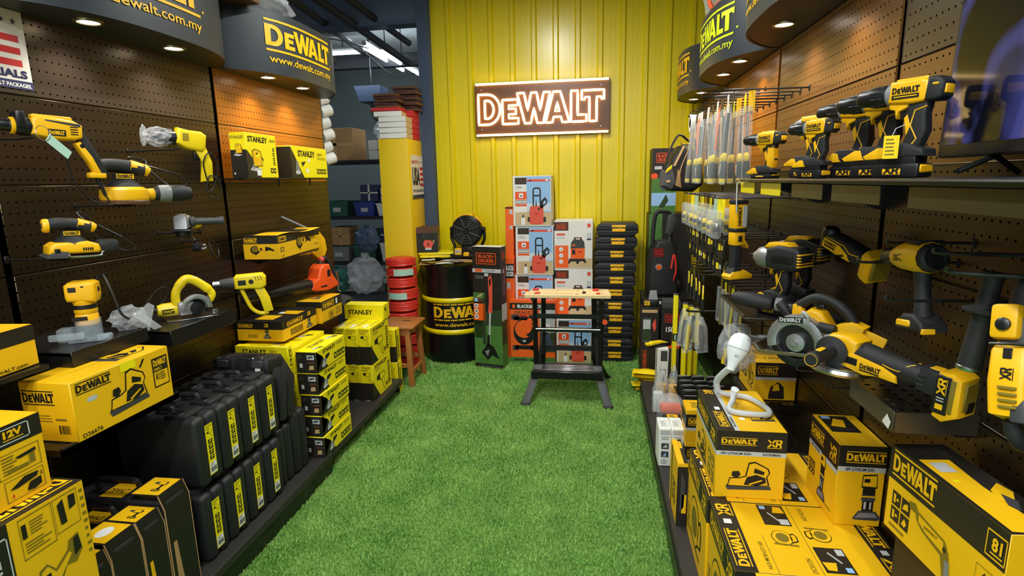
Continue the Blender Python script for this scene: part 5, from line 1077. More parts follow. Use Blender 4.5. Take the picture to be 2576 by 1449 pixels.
def drill(label, M, kind='drill', big=True, bat=True, chuck=.085, name='cordless_drill', group='cordless drills on the shelf', cat='drill'):
    t = thing(name, label, cat, M, group)
    z0 = 0.
    if bat: z0 = battery(t, .0, 0, big)
    # foot
    part(t, 'foot', 'rub', lambda m: m.prism([(-.07, z0 - .006), (-.066, z0 + .012), (-.02, z0 + .03), (.03, z0 + .03), (.075, z0 + .004), (.07, z0 - .008)], -.034, .034, .006))
    part(t, 'foot_trim', 'dy', lambda m: m.prism([(.02, z0 - .010), (.08, z0 - .012), (.088, z0 - .002), (.05, z0 + .020), (.03, z0 + .02)], -.0355, .0355, .004))
    part(t, 'belt_clip', 'steel', lambda m: m.rbox(-.03, .005, -.042, -.034, z0 - .004, z0 + .02, .003, 1))
    # grip
    zt = z0 + .125
    part(t, 'grip', 'rub', lambda m: m.prism([(-.045, z0 + .015), (-.06, z0 + .06), (-.055, zt - .02), (-.06, zt + .01), (-.01, zt + .012), (-.002, zt - .03), (-.012, z0 + .06), (.0, z0 + .015)], -.019, .019, .008, 3))
    part(t, 'grip_trim', 'dy', lambda m: [m.tube([(x, s * .0195, z) for x, z in ((-.058, zt - .004), (-.03, zt - .012), (-.022, zt - .05), (-.04, zt - .085), (-.03, z0 + .025))], .0018, 5) for s in (-1, 1)])
    part(t, 'grip_panel', 'dy', lambda m: m.prism([(-.012, zt - .02), (-.004, zt - .03), (-.014, zt - .075), (-.022, zt - .05)], -.0197, .0197, .001))
    part(t, 'trigger', 'blk', lambda m: m.prism([(-.004, zt - .006), (.016, zt - .01), (.008, zt - .03), (.002, zt - .036), (-.008, zt - .034)], -.009, .009, .003))
    part(t, 'trigger_guard', 'dy', lambda m: m.prism([(-.02, zt + .02), (.04, zt + .02), (.036, zt - .004), (.022, zt - .008), (.018, zt - .03), (.012, zt - .012), (-.01, zt - .002)], -.02, .02, .004))
    za = zt + .035
    if kind == 'drill':
        part(t, 'motor_housing', 'dy', lambda m: (m.prism([(-.06, za - .026), (-.062, za + .026), (-.04, za + .034), (.036, za + .032), (.04, za - .024), (-.02, za - .03)], -.030, .030, .010, 3), m.rbox(-.05, .03, -.012, .012, za + .028, za + .039, .004)))
        part(t, 'motor_cap', 'rub', lambda m: m.prism([(-.094, za - .018), (-.096, za + .018), (-.084, za + .032), (-.056, za + .034), (-.05, za - .026), (-.08, za - .028)], -.031, .031, .010, 3))
        part(t, 'cap_trim', 'dy', lambda m: (m.rbox(-.099, -.09, -.02, .02, za - .012, za + .012, .004, 2), m.rbox(-.085, -.07, -.033, .033, za + .01, za + .016, .002, 1)))
        part(t, 'collar', 'grey', lambda m: m.lathe([(.022, .03), (.030, .034), (.031, .044), (.028, .048)], 24, axis='x', M=Matrix.Translation((0, 0, za))))
        part(t, 'chuck', 'blk', lambda m: (m.lathe([(.026, .046), (.0275, .052), (.0275, .046 + chuck * .55), (.024, .05 + chuck * .62), (.0235, .046 + chuck * .9), (.014, .05 + chuck), (.005, .052 + chuck), (0, .052 + chuck)], 24, axis='x', M=Matrix.Translation((0, 0, za))),
             [m.rbox(.055, .046 + chuck * .5, -.002, .002, .0255, .029, .001, 1, M=Matrix.Translation((0, 0, za)) @ Matrix.Rotation(k * PI / 5, 4, 'X')) for k in range(10)]))
        def sp(p, s):
            p.dew(.05, .48, .95, .92, 'ink', False); p.rect(.05, .08, .95, .38, 'ink', 1); p.lines(.12, .14, .9, .32, 1, 'dyb', 2, 2)
        side_print(t, .0308, -.045, za - .018, .03, za + .018, sp)
    elif kind == 'impact':
        part(t, 'motor_housing', 'dy', lambda m: m.prism([(-.06, za - .026), (-.062, za + .026), (-.04, za + .034), (.02, za + .032), (.02, za - .024), (-.02, za - .03)], -.031, .031, .010, 3))
        part(t, 'motor_cap', 'rub', lambda m: m.lathe([(0, -.078), (.02, -.076), (.03, -.066), (.031, -.054)], 20, axis='x', M=Matrix.Translation((0, 0, za))))
        part(t, 'nose_cone', 'grey', lambda m: m.lathe([(.031, .018), (.030, .03), (.022, .05), (.018, .06), (.0, .062)], 24, axis='x', M=Matrix.Translation((0, 0, za))))
        part(t, 'anvil', 'dsteel', lambda m: m.lathe([(.009, .06), (.009, .085), (0, .086)], 12, axis='x', M=Matrix.Translation((0, 0, za))))
        side_print(t, .0318, -.05, za - .018, .015, za + .018, lambda p, s: (p.dew(.05, .48, .95, .92, 'ink', False), p.rect(.05, .08, .95, .38, 'ink', 1)))
    elif kind == 'wrench':   # heavy impact wrench: big black body, grey gear case
        part(t, 'motor_housing', 'rub', lambda m: m.prism([(-.115, za - .03), (-.12, za + .02), (-.10, za + .05), (-.02, za + .055), (.03, za + .04), (.03, za - .035), (-.02, za - .042), (-.09, za - .042)], -.044, .044, .016, 3))
        part(t, 'vent', 'dy', lambda m: [m.rbox(-.118 + k * .0, -.105, -.046, .046, za - .022 + k * .011, za - .016 + k * .011, .002, 1) for k in range(5)])
        part(t, 'top_shell', 'dy', lambda m: m.prism([(-.07, za + .05), (-.05, za + .066), (.03, za + .062), (.05, za + .04), (.02, za + .04)], -.03, .03, .008))
        part(t, 'gear_case', 'cast', lambda m: m.lathe([(.044, .025), (.045, .05), (.038, .078), (.024, .09), (.02, .10), (0, .10)], 24, axis='x', M=Matrix.Translation((0, 0, za))))
        part(t, 'anvil', 'dsteel', lambda m: m.rbox(.095, .13, -.008, .008, za - .008, za + .008, .002, 1))
        part(t, 'side_rib', 'blk', lambda m: [m.rbox(-.09, .0, s * .044 - .004, s * .044 + .004, za - .012, za + .02, .004) for s in (-1, 1)])
    return t
def place(x, y, z, dx, dy, dz=0, s=1.): return frame((x, y, z), (dx, dy, dz)) @ Matrix.Scale(s, 4)
SZ = 1.5885
drill('cordless drill nearest the television, large black chuck and battery', place(.695, 1.43, SZ, -.58, .815, 0, .84))
drill('cordless drill second from the television, with yellow price tag', place(.70, 1.56, SZ, -.58, .815, 0, .84)).children[0]
drill('cordless drill third from the television, brown-lit chuck raised high', place(.71, 1.725, SZ, -.58, .815, 0, .84))
drill('cordless drill with lower chuck in the middle of the shelf front', place(.618, 1.75, SZ, -.58, .815, 0, .64))
drill('short cordless impact driver with grey nose toward the hanging screwdrivers', place(.765, 2.24, SZ, -.55, .83, 0, .86), 'impact')
t = drill('smallest cordless drill at the far shelf end, yellow grip', place(.66, 2.375, SZ, -.60, .80, 0, .78), 'drill', False)
part(t, 'grip_shell', 'dy', lambda m: m.prism([(-.052, .05), (-.06, .10), (-.056, .15), (-.02, .155), (-.016, .10), (-.02, .05)], -.0205, .0205, .006))
t = thing('price_tag', 'small yellow price tag hanging beside the second drill', 'tag', frame((.655, 1.40, 1.655), (.75, -.66, 0)) @ Matrix.Scale(.85, 4)); mb = MB(); mb.rbox(-.018, .018, -.0008, .0008, -.028, .032, .0004, 1); mb.build('card', 'syp', t); p = Print(plane((-.018, -.0008, -.028), (.036, 0, 0), (0, 0, .06))); p.lines(.15, .1, .85, .9, 5, 'olive', 3); p.done('tag_print', t); mb = MB(); mb.tube([(0, 0, .03), (.004, .01, .05), (.02, .03, .06)], .0008, 5); mb.build('string', 'white', t)

# peg hooks
def hooks(label, x0, x1, y, z, dy=.0, r=.0035, group='peg hooks on the right pegboard'):
    t = thing('peg_hook', label, 'hook', TR(x1, y, z), group); L = x0 - x1
    part(t, 'prong', 'dsteel', lambda m: m.tube(wire([(0, 0, 0), (L * .5, dy / 2, .002), (L * .95, dy, .002), (L, dy, .014)], 4), r, 8)); part(t, 'back_plate', 'blackpaint', lambda m: m.rbox(-.004, .002, -.007, .007, -.012, .012, .001, 1)); return t
# lower right tools -------------------------------------------------
# area work light
t = thing('work_light', 'tall yellow and black handheld work light standing by the impact wrenches', 'lamp', TR(.60, 2.50, 1.16, 205) @ Matrix.Scale(.88, 4))
part(t, 'foot', 'dy', lambda m: m.prism([(-.07, 0), (-.075, .02), (-.03, .045), (.04, .04), (.06, .015), (.055, 0)], -.035, .035, .008)); part(t, 'foot_cover', 'rub', lambda m: m.prism([(-.02, .03), (-.01, .06), (.03, .06), (.05, .03)], -.03, .03, .008))
part(t, 'neck', 'rub', lambda m: m.prism([(-.012, .05), (-.018, .12), (-.01, .18), (.03, .18), (.028, .10), (.034, .05)], -.022, .022, .008)); part(t, 'collar', 'dy', lambda m: (m.rbox(-.026, .036, -.028, .028, .165, .235, .010), m.prism([(-.05, .15), (-.02, .18), (-.02, .2), (-.045, .165)], -.026, .026, .005)))
part(t, 'lamp_head', 'dy', lambda m: m.rbox(-.026, .036, -.03, .03, .245, .375, .008)); part(t, 'end_ring', 'rub', lambda m: (m.rbox(-.03, .04, -.034, .034, .232, .252, .008), m.rbox(-.03, .04, -.034, .034, .362, .39, .012))); part(t, 'lens', 'lgrey', lambda m: (m.rbox(-.031, -.024, -.022, .022, .258, .358, .003), m.rbox(-.024, .0, -.0315, -.029, .258, .358, .001, 1), m.rbox(-.024, .0, .029, .0315, .258, .358, .001, 1)))
p = Print(plane((.008, -.0308, .262), (.0, 0, .09), (-.018, 0, 0)) if False else plane((.03, .0308, .262), (-.024, 0, 0), (0, 0, .095))); p.on(.1, .02, .9, .98, 90).text('DEWALT', .0, .1, 1, .9, 'ink', .04); p.done('print', t)
part(t, 'top_badge', 'dy', lambda m: m.rbox(-.01, .02, -.012, .012, .388, .392, .001, 1)); part(t, 'switch', 'rub', lambda m: m.rbox(-.004, .018, .026, .031, .185, .215, .004))
drill('heavy cordless impact wrench with grey gear case, front one under the drill shelf', place(.67, 2.17, 1.0845, -.62, .78, 0, .95), 'wrench', True, name='impact_wrench', group='impact wrenches', cat='impact wrench')
drill('heavy cordless impact wrench behind the front one, by the pegboard', place(.785, 2.31, 1.0845, -.62, .78, 0, .98), 'wrench', True, name='impact_wrench', group='impact wrenches', cat='impact wrench')
t = thing('metal_shelf', 'thin black shelf under the impact wrenches', 'shelf', TR(.72, 2.31, 1.083)); part(t, 'shelf_plate', 'blackpaint', lambda m: m.rbox(-.17, .175, -.22, .22, -.01, 0, .002, 1)); part(t, 'bracket', 'blackpaint', lambda m: m.prism([(.0, -.01), (.175, -.01), (.175, -.08)], -.18, -.176)); part(t, 'diagonal_edge', 'dsteel', lambda m: m.tube([(-.172, -.22, -.005), (-.172, .22, -.005)], .004, 8))
# torch-like black tube tool
t = thing('heat_tool', 'thick black cylindrical tool handle lying below the work light', 'tool', frame((.615, 2.10, 1.125), (-.86, .50, .06)) @ Matrix.Scale(.85, 4)); part(t, 'barrel', 'rub', lambda m: m.lathe([(0, .0), (.026, .002), (.032, .012), (.034, .09), (.028, .15), (.022, .17), (.0, .171)], 24, axis='x', M=Matrix.Translation((-.03, 0, .02)))); part(t, 'collar', 'grey', lambda m: m.lathe([(.026, -.006), (.029, .0), (.029, .018), (.026, .02)], 20, axis='x', M=Matrix.Translation((-.06, 0, .02)))); part(t, 'tail', 'blk', lambda m: m.lathe([(0, -.08), (.018, -.078), (.022, -.02), (.026, .01)], 18, axis='x', M=Matrix.Translation((-.06, 0, .02)))); part(t, 'tail_ring', 'dy', lambda m: m.lathe([(.019, -.075), (.0235, -.07), (.0235, -.06), (.02, -.055)], 18, axis='x', M=Matrix.Translation((-.06, 0, .02))))
# small right-angle screwdriver
t = thing('screwdriver_tool', 'slim yellow cordless screwdriver with black nose left of the circular saw', 'drill', frame((.655, 1.98, .985), (-.80, .58, .08))); part(t, 'body', 'dy', lambda m: m.lathe([(0, -.09), (.024, -.088), (.028, -.06), (.027, .02), (.022, .035), (0, .036)], 20, axis='x', M=Matrix.Translation((0, 0, .03)))); part(t, 'nose', 'dgrey', lambda m: m.lathe([(.021, .03), (.02, .07), (.014, .095), (.006, .10), (.005, .125), (0, .126)], 18, axis='x', M=Matrix.Translation((0, 0, .03)))); side_print(t, .0282, -.06, .022, .01, .04, lambda p, s: p.dew(0, .1, 1, .9, 'ink', False))
hooks('short peg hook under the slim yellow screwdriver', .60, RX - .009, 1.99, .985)
# circular saw -------------------------------------------------------
t = thing('circular_saw', 'cordless circular saw with silver guard and black handle hung on the right', 'circular saw', frame((.67, 1.82, 1.04), (-.74, .66, -.12)) @ Matrix.Scale(.85, 4))
part(t, 'base_plate', 'steel', lambda m: (m.rbox(-.13, .17, -.075, .055, -.006, 0, .002, 1), m.rbox(-.13, .17, .050, .055, -.006, .008, .001, 1), m.rbox(-.13, .17, -.075, -.070, -.006, .010, .001, 1), m.prism([(.155, 0), (.17, 0), (.19, .03), (.175, .03)], -.07, .05, .002)))
UG = arc(0, 0, .105, .105, -12, 192, 26)
part(t, 'upper_guard', 'cast', lambda m: (m.prism([(x, z) for x, z in UG] + [(x, z) for x, z in arc(0, 0, .068, .068, 192, -12, 26)], .012, .058, .005, M=Matrix.Translation((.02, 0, .045))), m.prism([(x, z) for x, z in arc(0, 0, .104, .104, -12, 192, 26)], .008, .016, .002, M=Matrix.Translation((.02, 0, .045)))))
part(t, 'blade', 'dsteel', lambda m: m.lathe([(.0, .03), (.083, .030), (.083, .032), (0, .032)], 40, axis='y', M=Matrix.Translation((.02, 0, .045)))); part(t, 'lower_guard', 'blk', lambda m: m.prism(arc(0, 0, .092, .092, -170, -10, 22) + arc(0, 0, .06, .06, -10, -170, 22), .02, .05, .003, M=Matrix.Translation((.02, 0, .045))))
part(t, 'arbor', 'cast', lambda m: m.lathe([(0, .02), (.028, .022), (.034, .03), (.034, .052), (.012, .056), (.012, .062), (0, .062)], 20, axis='y', M=Matrix.Translation((.02, 0, .045))))
part(t, 'motor_housing', 'dy', lambda m: m.prism([(-.075, .01), (-.09, .10), (-.06, .155), (-.02, .17), (.02, .14), (.06, .11), (.07, .05), (.05, .01)], -.06, .01, .014, 3)); part(t, 'motor_can', 'dy', lambda m: m.lathe([(0, -.10), (.035, -.098), (.043, -.085), (.045, -.04)], 24, axis='y', M=Matrix.Translation((.015, 0, .065))))
part(t, 'handle', 'rub', lambda m: m.tube(wire([(.06, -.025, .155), (.03, -.025, .175), (-.03, -.025, .205), (-.09, -.025, .19), (-.135, -.025, .15), (-.155, -.025, .115)]), [.015] * 8 + [.0175] * 20 + [.019] * 13, 12)); part(t, 'front_knob', 'rub', lambda m: m.lathe([(0, 0), (.014, .0), (.018, .02), (.021, .045), (.016, .058), (0, .062)], 16, M=Matrix.Translation((.075, -.03, .135)) @ Matrix.Rotation(R(35), 4, 'Y')))
part(t, 'battery_dock', 'dy', lambda m: (m.prism([(-.16, .02), (-.20, .105), (-.155, .125), (-.10, .11), (-.075, .03)], -.055, .012, .008), m.rbox(-.035, .035, -.006, .006, -.06, .06, .006, M=Matrix.Translation((-.19, -.0215, .06)) @ Matrix.Rotation(R(-115), 4, 'Y')))); part(t, 'dock_socket', 'olive', lambda m: m.rbox(-.03, .02, -.003, .003, -.045, .045, .002, 1, M=Matrix.Translation((-.199, -.0215, .06)) @ Matrix.Rotation(R(-115), 4, 'Y')))
part(t, 'handle_post', 'dy', lambda m: m.prism([(.005, .13), (.02, .185), (.05, .18), (.06, .12)], -.04, -.008, .006)); part(t, 'trigger', 'blk', lambda m: m.rbox(-.06, -.03, -.032, -.018, .165, .182, .004)); part(t, 'dust_port', 'rub', lambda m: m.cyl((-.06, .035, .11), (-.115, .04, .10), .018, 14)); part(t, 'guard_lever', 'lgrey', lambda m: m.tube(wire([(-.01, .05, .14), (-.02, .065, .165), (-.035, .065, .15), (-.03, .05, .12)]), .006, 8))
p = Print(plane((.075, .0585, .122), (-.09, 0, 0), (0, 0, .022))); p.rect(0, 0, 1, 1, 'ink'); p.dew(.06, .15, .94, .85, 'lgrey', False); p.done('badge', t)
hooks('peg hook pair carrying the circular saw', .63, RX - .009, 1.78, .99); hooks('second peg hook carrying the circular saw', .66, RX - .009, 1.64, .99)
# large angle grinder -----------------------------------------------
t = thing('angle_grinder', 'large cordless angle grinder with side handle on the perforated shelf', 'angle grinder', frame((.695, 1.475, 1.135), (-.55, .835, .05), (.0, .0, 1)) @ Matrix.Scale(.86, 4))
G0 = Matrix.Translation((0, 0, .0))
part(t, 'gear_head', 'dy', lambda m: (m.prism([(.02, -.03), (.02, .045), (.05, .058), (.11, .05), (.13, .02), (.125, -.03)], -.042, .042, .016, 3),)); part(t, 'gear_plate', 'grey', lambda m: (m.lathe([(.04, -.042), (.042, -.03), (.042, -.02)], 24, M=Matrix.Translation((.085, 0, 0))), m.rbox(.118, .134, -.036, .036, -.03, .04, .008)))
part(t, 'wheel_guard', 'steel', lambda m: (m.prism([(x, z) for x, z in arc(0, 0, .083, .083, 60, 300, 24)] + arc(0, 0, .03, .03, 300, 60, 14), 0, .003, 0, M=Matrix.Translation((.085, 0, -.044)) @ Matrix.Rotation(R(90), 4, 'X')), m.tube([(.085 + .083 * math.cos(R(a)), .083 * math.sin(R(a)), -.054) for a in range(50, 311, 10)], .0105, 6)))
part(t, 'motor_housing', 'rub', lambda m: m.tube([(.04, 0, .004), (.0, 0, .004), (-.06, 0, .0), (-.13, 0, -.004), (-.17, 0, -.004)], [.04, .038, .034, .031, .033], 20)); part(t, 'side_panel', 'dy', lambda m: [m.prism([(.06, -.034), (.06, .004), (.03, .012), (-.06, .0), (-.10, -.014), (-.105, -.034), (-.05, -.034), (-.01, -.044)], s * .038 - .006, s * .038 + .006, .005) for s in (-1, 1)]); part(t, 'panel_window', 'ink', lambda m: [m.rbox(.01, .048, s * .0445 - .001, s * .0445 + .001, -.022, .0, .001, 1) for s in (-1, 1)])
part(t, 'trim_line', 'dy', lambda m: [m.tube(wire([(.035, s * .03, .028), (-.04, s * .026, .022), (-.055, s * .032, .006), (-.10, s * .031, .0), (-.115, s * .022, .018), (-.13, s * .012, .026)], 4), .0018, 5) for s in (-1, 1)])
part(t, 'rear_grip', 'rub', lambda m: (m.prism([(-.145, -.035), (-.15, .034), (-.205, .03), (-.215, -.04)], -.034, .034, .01), [m.rbox(-.17, -.15, s * .034 - .002, s * .034 + .002, -.02 + k * .014, -.013 + k * .014, .001, 1) for s in (-1, 1) for k in range(3)])); part(t, 'top_badge', 'dy', lambda m: m.rbox(-.195, -.165, -.016, .016, .03, .034, .002, 1))
part(t, 'battery_dock', 'dy', lambda m: (m.prism([(-.20, -.085), (-.225, -.095), (-.262, -.07), (-.258, .03), (-.235, .045), (-.20, .036)], -.042, .042, .008),)); part(t, 'dock_socket', 'olive', lambda m: (m.rbox(-.265, -.255, -.028, .028, -.055, .022, .003, 1), m.rbox(-.250, -.2, -.043, .043, -.07, .03, .006))); part(t, 'dock_face', 'ink', lambda m: (m.rbox(-.237, -.198, -.0445, .0445, -.075, .034, .004, 1), m.rbox(-.266, -.262, -.02, .012, -.062, -.03, .002, 1)))
SH = Matrix.Translation((.085, .045, .005)) @ Matrix.Rotation(R(12), 4, 'Z')
part(t, 'side_handle', 'rub', lambda m: m.lathe([(.012, 0), (.018, .008), (.046, .014), (.046, .018), (.022, .026), (.019, .05), (.021, .10), (.023, .14), (.018, .146)], 24, axis='y', M=SH)); part(t, 'handle_end', 'dy', lambda m: (m.lathe([(.0, .13), (.017, .131), (.019, .1465), (.0, .140)], 20, axis='y', M=SH), m.rbox(-.008, .008, .07, .11, .0195, .0235, .003, 1, M=SH)))
side_print(t, .0445, -.06, -.030, .0, -.008, lambda p, s: (p.dew(0, .3, 1, 1, 'ink', False), p.rect(0, .0, .95, .18, 'ink', 1)))
for s in (-1, 1):
    p = Print(plane((-.205, s * .0448, -.07), (0, 0, .0), (0, 0, .1)) if False else (plane((-.232, -.0448, -.07), (.03, 0, 0), (0, 0, .1)) if s < 0 else plane((-.202, .0448, -.07), (-.03, 0, 0), (0, 0, .1)))); p.on(.15, .5, .85, .95, 90).xr(0, 0, 1, 1, 'dyb'); p.rect(.2, .1, .8, .25, 'dyb'); p.lines(.2, .3, .8, .45, 2, 'lgrey', 2); p.done('dock_print', t)
# oscillating multi-tool ---------------------------------------------
t = thing('multi_tool', 'yellow and black cordless oscillating multi-tool hung on the right pegboard', 'multi-tool', frame((.79, 1.87, 1.362), (-.30, .92, .28), (0, -.28, .96)) @ Matrix.Scale(.92, 4))
part(t, 'motor_housing', 'rub', lambda m: m.prism([(-.10, -.024), (-.11, .02), (-.05, .03), (.07, .034), (.115, .02), (.115, -.02), (.06, -.03)], -.028, .028, .012, 3)); part(t, 'side_panel', 'dy', lambda m: [m.prism([(.105, -.02), (.10, .014), (.02, .012), (-.02, -.004), (-.035, -.024), (.03, -.024)], s * .026 - .005, s * .026 + .005, .004) for s in (-1, 1)]); part(t, 'head_cap', 'blk', lambda m: m.lathe([(.0, -.034), (.028, -.03), (.03, .03), (.022, .044), (0, .046)], 20, M=Matrix.Translation((.105, 0, 0))))
part(t, 'accessory_blade', 'steel', lambda m: m.prism([(.10, .0), (.13, .016), (.19, .03), (.20, 0), (.19, -.03), (.13, -.016)], 0, .002, 0, M=Matrix.Translation((0, 0, -.038)) @ Matrix.Rotation(R(90), 4, 'X'))); part(t, 'battery_dock', 'dy', lambda m: m.prism([(-.11, -.05), (-.135, -.055), (-.14, .035), (-.11, .05), (-.095, .03), (-.095, -.04)], -.042, .042, .006)); part(t, 'dock_socket', 'olive', lambda m: m.rbox(-.146, -.134, -.033, .033, -.045, .03, .003, 1)); part(t, 'trim_line', 'dy', lambda m: [m.tube([(.09, s * .029, .02), (.0, s * .029, .02), (-.03, s * .029, .004), (-.07, s * .028, .01), (-.09, s * .026, -.01)], .0018, 5) for s in (-1, 1)])
side_print(t, .0316, .03, -.012, .09, .010, lambda p, s: (p.dew(0, .45, 1, 1, 'ink', False), p.rect(0, 0, .9, .3, 'ink')))
hooks('peg hook carrying the multi-tool', .70, RX - .009, 1.86, 1.345); hooks('long thin peg hook right of the multi-tool', .66, RX - .009, 1.52, 1.375)
# hammer drill seen from behind --------------------------------------
t = thing('hung_drill', 'yellow cordless hammer drill hung nose to the wall, black grip downward', 'drill', frame((.745, 1.39, 1.285), (-.10, .99, -.14)) @ Matrix.Scale(.80, 4))
part(t, 'motor_housing', 'dy', lambda m: m.tube([(-.05, 0, .15), (-.02, 0, .152), (.05, 0, .155), (.09, 0, .155)], [.045, .048, .042, .03], 12)); part(t, 'top_vent', 'ink', lambda m: m.rbox(-.01, .012, -.012, .012, .192, .197, .002, 1)); part(t, 'rear_ring', 'rub', lambda m: (m.lathe([(.040, -.04), (.043, -.05), (.040, -.066), (.032, -.072), (.028, -.062)], 12, axis='x', M=Matrix.Translation((0, 0, .15))), m.prism([(-.045, .185), (-.055, .20), (.0, .20), (.01, .195)], -.036, .036, .006))); part(t, 'rear_mesh', 'ink', lambda m: m.lathe([(0, -.064), (.034, -.062), (.036, -.05)], 16, axis='x', M=Matrix.Translation((0, 0, .15))))
part(t, 'chuck', 'blk', lambda m: m.lathe([(.03, .08), (.028, .14), (.012, .16), (0, .162)], 18, axis='x', M=Matrix.Translation((0, 0, .155)))); part(t, 'grip', 'rub', lambda m: m.tube([(-.015, 0, .12), (-.02, 0, .07), (-.022, 0, .02), (-.025, 0, -.02)], [.023, .020, .021, .024], 14)); part(t, 'foot', 'rub', lambda m: m.prism([(-.075, -.06), (-.07, -.035), (-.035, -.012), (.01, -.012), (.045, -.045), (.04, -.06)], -.04, .04, .010, 3)); part(t, 'foot_trim', 'dy', lambda m: (m.rbox(-.078, -.066, .0, .036, -.066, -.05, .002, 1), m.rbox(-.03, .03, .034, .044, -.05, -.03, .004, 1)))
side_print(t, .0425, -.01, .14, .045, .165, lambda p, s: p.dew(0, .1, 1, .9, 'ink', False)); hooks('peg hook holding the hung hammer drill chuck', .70, RX - .009, 1.47, 1.43, 0); hooks('long thin peg hook in front of the hung drill grip', .63, RX - .009, 1.30, 1.322)
# big rotary hammer at the right edge -------------------------------
t = thing('rotary_hammer', 'large yellow rotary hammer cut by the right edge of the picture', 'rotary hammer', frame((.715, 1.025, 1.275), (.15, .30, .92), (-.85, -.4, .3)) @ Matrix.Scale(.62, 4))
part(t, 'motor_housing', 'dy', lambda m: (m.prism([(-.16, -.03), (-.15, .035), (-.06, .05), (.03, .045), (.06, .02), (.06, -.03), (-.05, -.045)], -.045, .045, .014, 3),)); part(t, 'gear_case', 'dgrey', lambda m: (m.prism([(.05, -.035), (.05, .03), (.12, .03), (.15, .01), (.15, -.025)], -.036, .036, .012, 3),)); part(t, 'mode_housing', 'dy', lambda m: m.rbox(.06, .16, -.02, .05, .0, .05, .012)); part(t, 'strap_line', 'blk', lambda m: m.tube([(.045, -.048, -.04), (.045, -.048, .04), (.045, .0, .052), (.045, .048, .04)], .004, 6)); part(t, 'vent', 'ink', lambda m: [m.rbox(-.12 + k * .016, -.112 + k * .016, -.0465, -.043, -.02, .02, .001, 1) for k in range(4)]); part(t, 'yellow_vents', 'olive', lambda m: m.rbox(.0, .03, -.0462, -.04, -.012, .012, .002, 1))
part(t, 'rear_handle', 'rub', lambda m: m.tube(wire([(-.16, 0, .0), (-.21, 0, -.03), (-.22, 0, -.10), (-.15, 0, -.14)]), .02, 12)); part(t, 'nose', 'rub', lambda m: m.lathe([(.028, .15), (.03, .17), (.022, .21), (.014, .24), (0, .241)], 18, axis='x', M=Matrix.Translation((0, 0, 0))))
part(t, 'top_vent', 'olive', lambda m: [m.rbox(-.13 + k * .017, -.122 + k * .017, -.03, .012, .036 + k * .003, .046 + k * .003, .001, 1) for k in range(4)])
part(t, 'top_slot', 'ink', lambda m: m.rbox(.004, .034, -.012, .010, .040, .0485, .002, 1)); part(t, 'mode_dial', 'blk', lambda m: m.lathe([(.018, .048), (.018, .058), (.012, .062), (0, .062)], 16, M=Matrix.Translation((.10, .012, 0)))); part(t, 'side_pad', 'dgrey', lambda m: (m.rbox(-.165, -.10, -.050, -.012, -.02, .04, .008), m.rbox(-.02, .05, -.054, -.036, -.03, .03, .008))); part(t, 'chrome_strip', 'steel', lambda m: m.rbox(-.16, -.10, -.052, -.046, .010, .014, .001, 1))
p = Print(plane((-.055, -.02, .0505), (.034, 0, .0), (0, .03, 0))); p.xr(0, 0, 1, 1, 'ink'); p.done('badge', t)
# its side handle, hung on a hook
t = thing('auxiliary_handle', 'black auxiliary handle with round flange hanging vertically at the right', 'handle', frame((.722, 1.145, 1.27), (.10, -.02, 1.0), (1, 0, 0)) @ Matrix.Scale(.68, 4))
part(t, 'grip', 'rub', lambda m: m.lathe([(.0, -.075), (.028, -.073), (.03, -.05), (.027, .02), (.026, .08), (.03, .095), (.0, .096)], 22, axis='x')); part(t, 'flange', 'rub', lambda m: m.lathe([(.03, .094), (.05, .098), (.051, .104), (.03, .112)], 28, axis='x')); part(t, 'upper_grip', 'rub', lambda m: m.lathe([(.026, .11), (.024, .15), (.024, .19), (.030, .205), (.031, .212), (0, .213)], 22, axis='x')); part(t, 'ring', 'steel', lambda m: m.lathe([(.029, -.073), (.031, -.07), (.031, -.062), (.029, -.06)], 22, axis='x'))
t = hooks('long bright peg hook above the rotary hammer', .62, RX - .009, .98, 1.42, .1, .004); t = hooks('thin steel peg hook left of the auxiliary handle', .66, RX - .009, 1.14, 1.44, .06, .004)
# LED bulb lamp on a bendable stem -----------------------------------
t = thing('bulb_lamp', 'white bulb lamp on a grey bendable hose standing on the planer carton', 'lamp', TR(.515, 2.06, .7515) @ Matrix.Scale(1.02, 4)); bx, bz = -.004, .20
path = wire([(.085, -.075, .012), (.03, -.08, .012), (-.02, -.085, .012), (-.02, -.05, .014), (.03, .03, .016), (.10, .02, .014), (.105, -.06, .013), (.085, -.075, .012)][::1], 10)
part(t, 'base_loop', 'lgrey', lambda m: m.tube(wire([(.0, .0, .045), (-.012, -.03, .03), (-.03, -.075, .012), (.03, -.10, .011), (.095, -.095, .011), (.10, -.03, .011), (.06, .055, .011), (.0, .075, .011), (-.04, .085, .02)], 10), .0105, 10)); part(t, 'stem', 'lgrey', lambda m: m.tube(wire([(-.04, .085, .02), (-.045, .085, .06), (-.03, .06, .10), (-.012, .03, .135)], 8), .0125, 12)); part(t, 'end_plug', 'bulbw', lambda m: m.lathe([(.0, .0), (.013, 0), (.014, .03), (.0, .031)], 14, M=TR(-.005, .0, .04, 0, 20, 10)))
BM = TR(-.010, .026, .135, 0, -14, 20)
part(t, 'bulb_neck', 'bulbw', lambda m: m.lathe([(0, -.01), (.014, -.008), (.016, .006), (.024, .03), (.037, .06), (.0405, .075)], 28, M=BM)); part(t, 'bulb_dome', 'bulbw', lambda m: m.lathe([(.0405, .0765), (.041, .09), (.038, .11), (.03, .125), (.016, .134), (0, .137)], 28, M=BM)); part(t, 'seam_ring', 'dgrey', lambda m: m.lathe([(.0395, .0748), (.0412, .0752), (.0412, .0764), (.0395, .0768)], 28, M=BM))
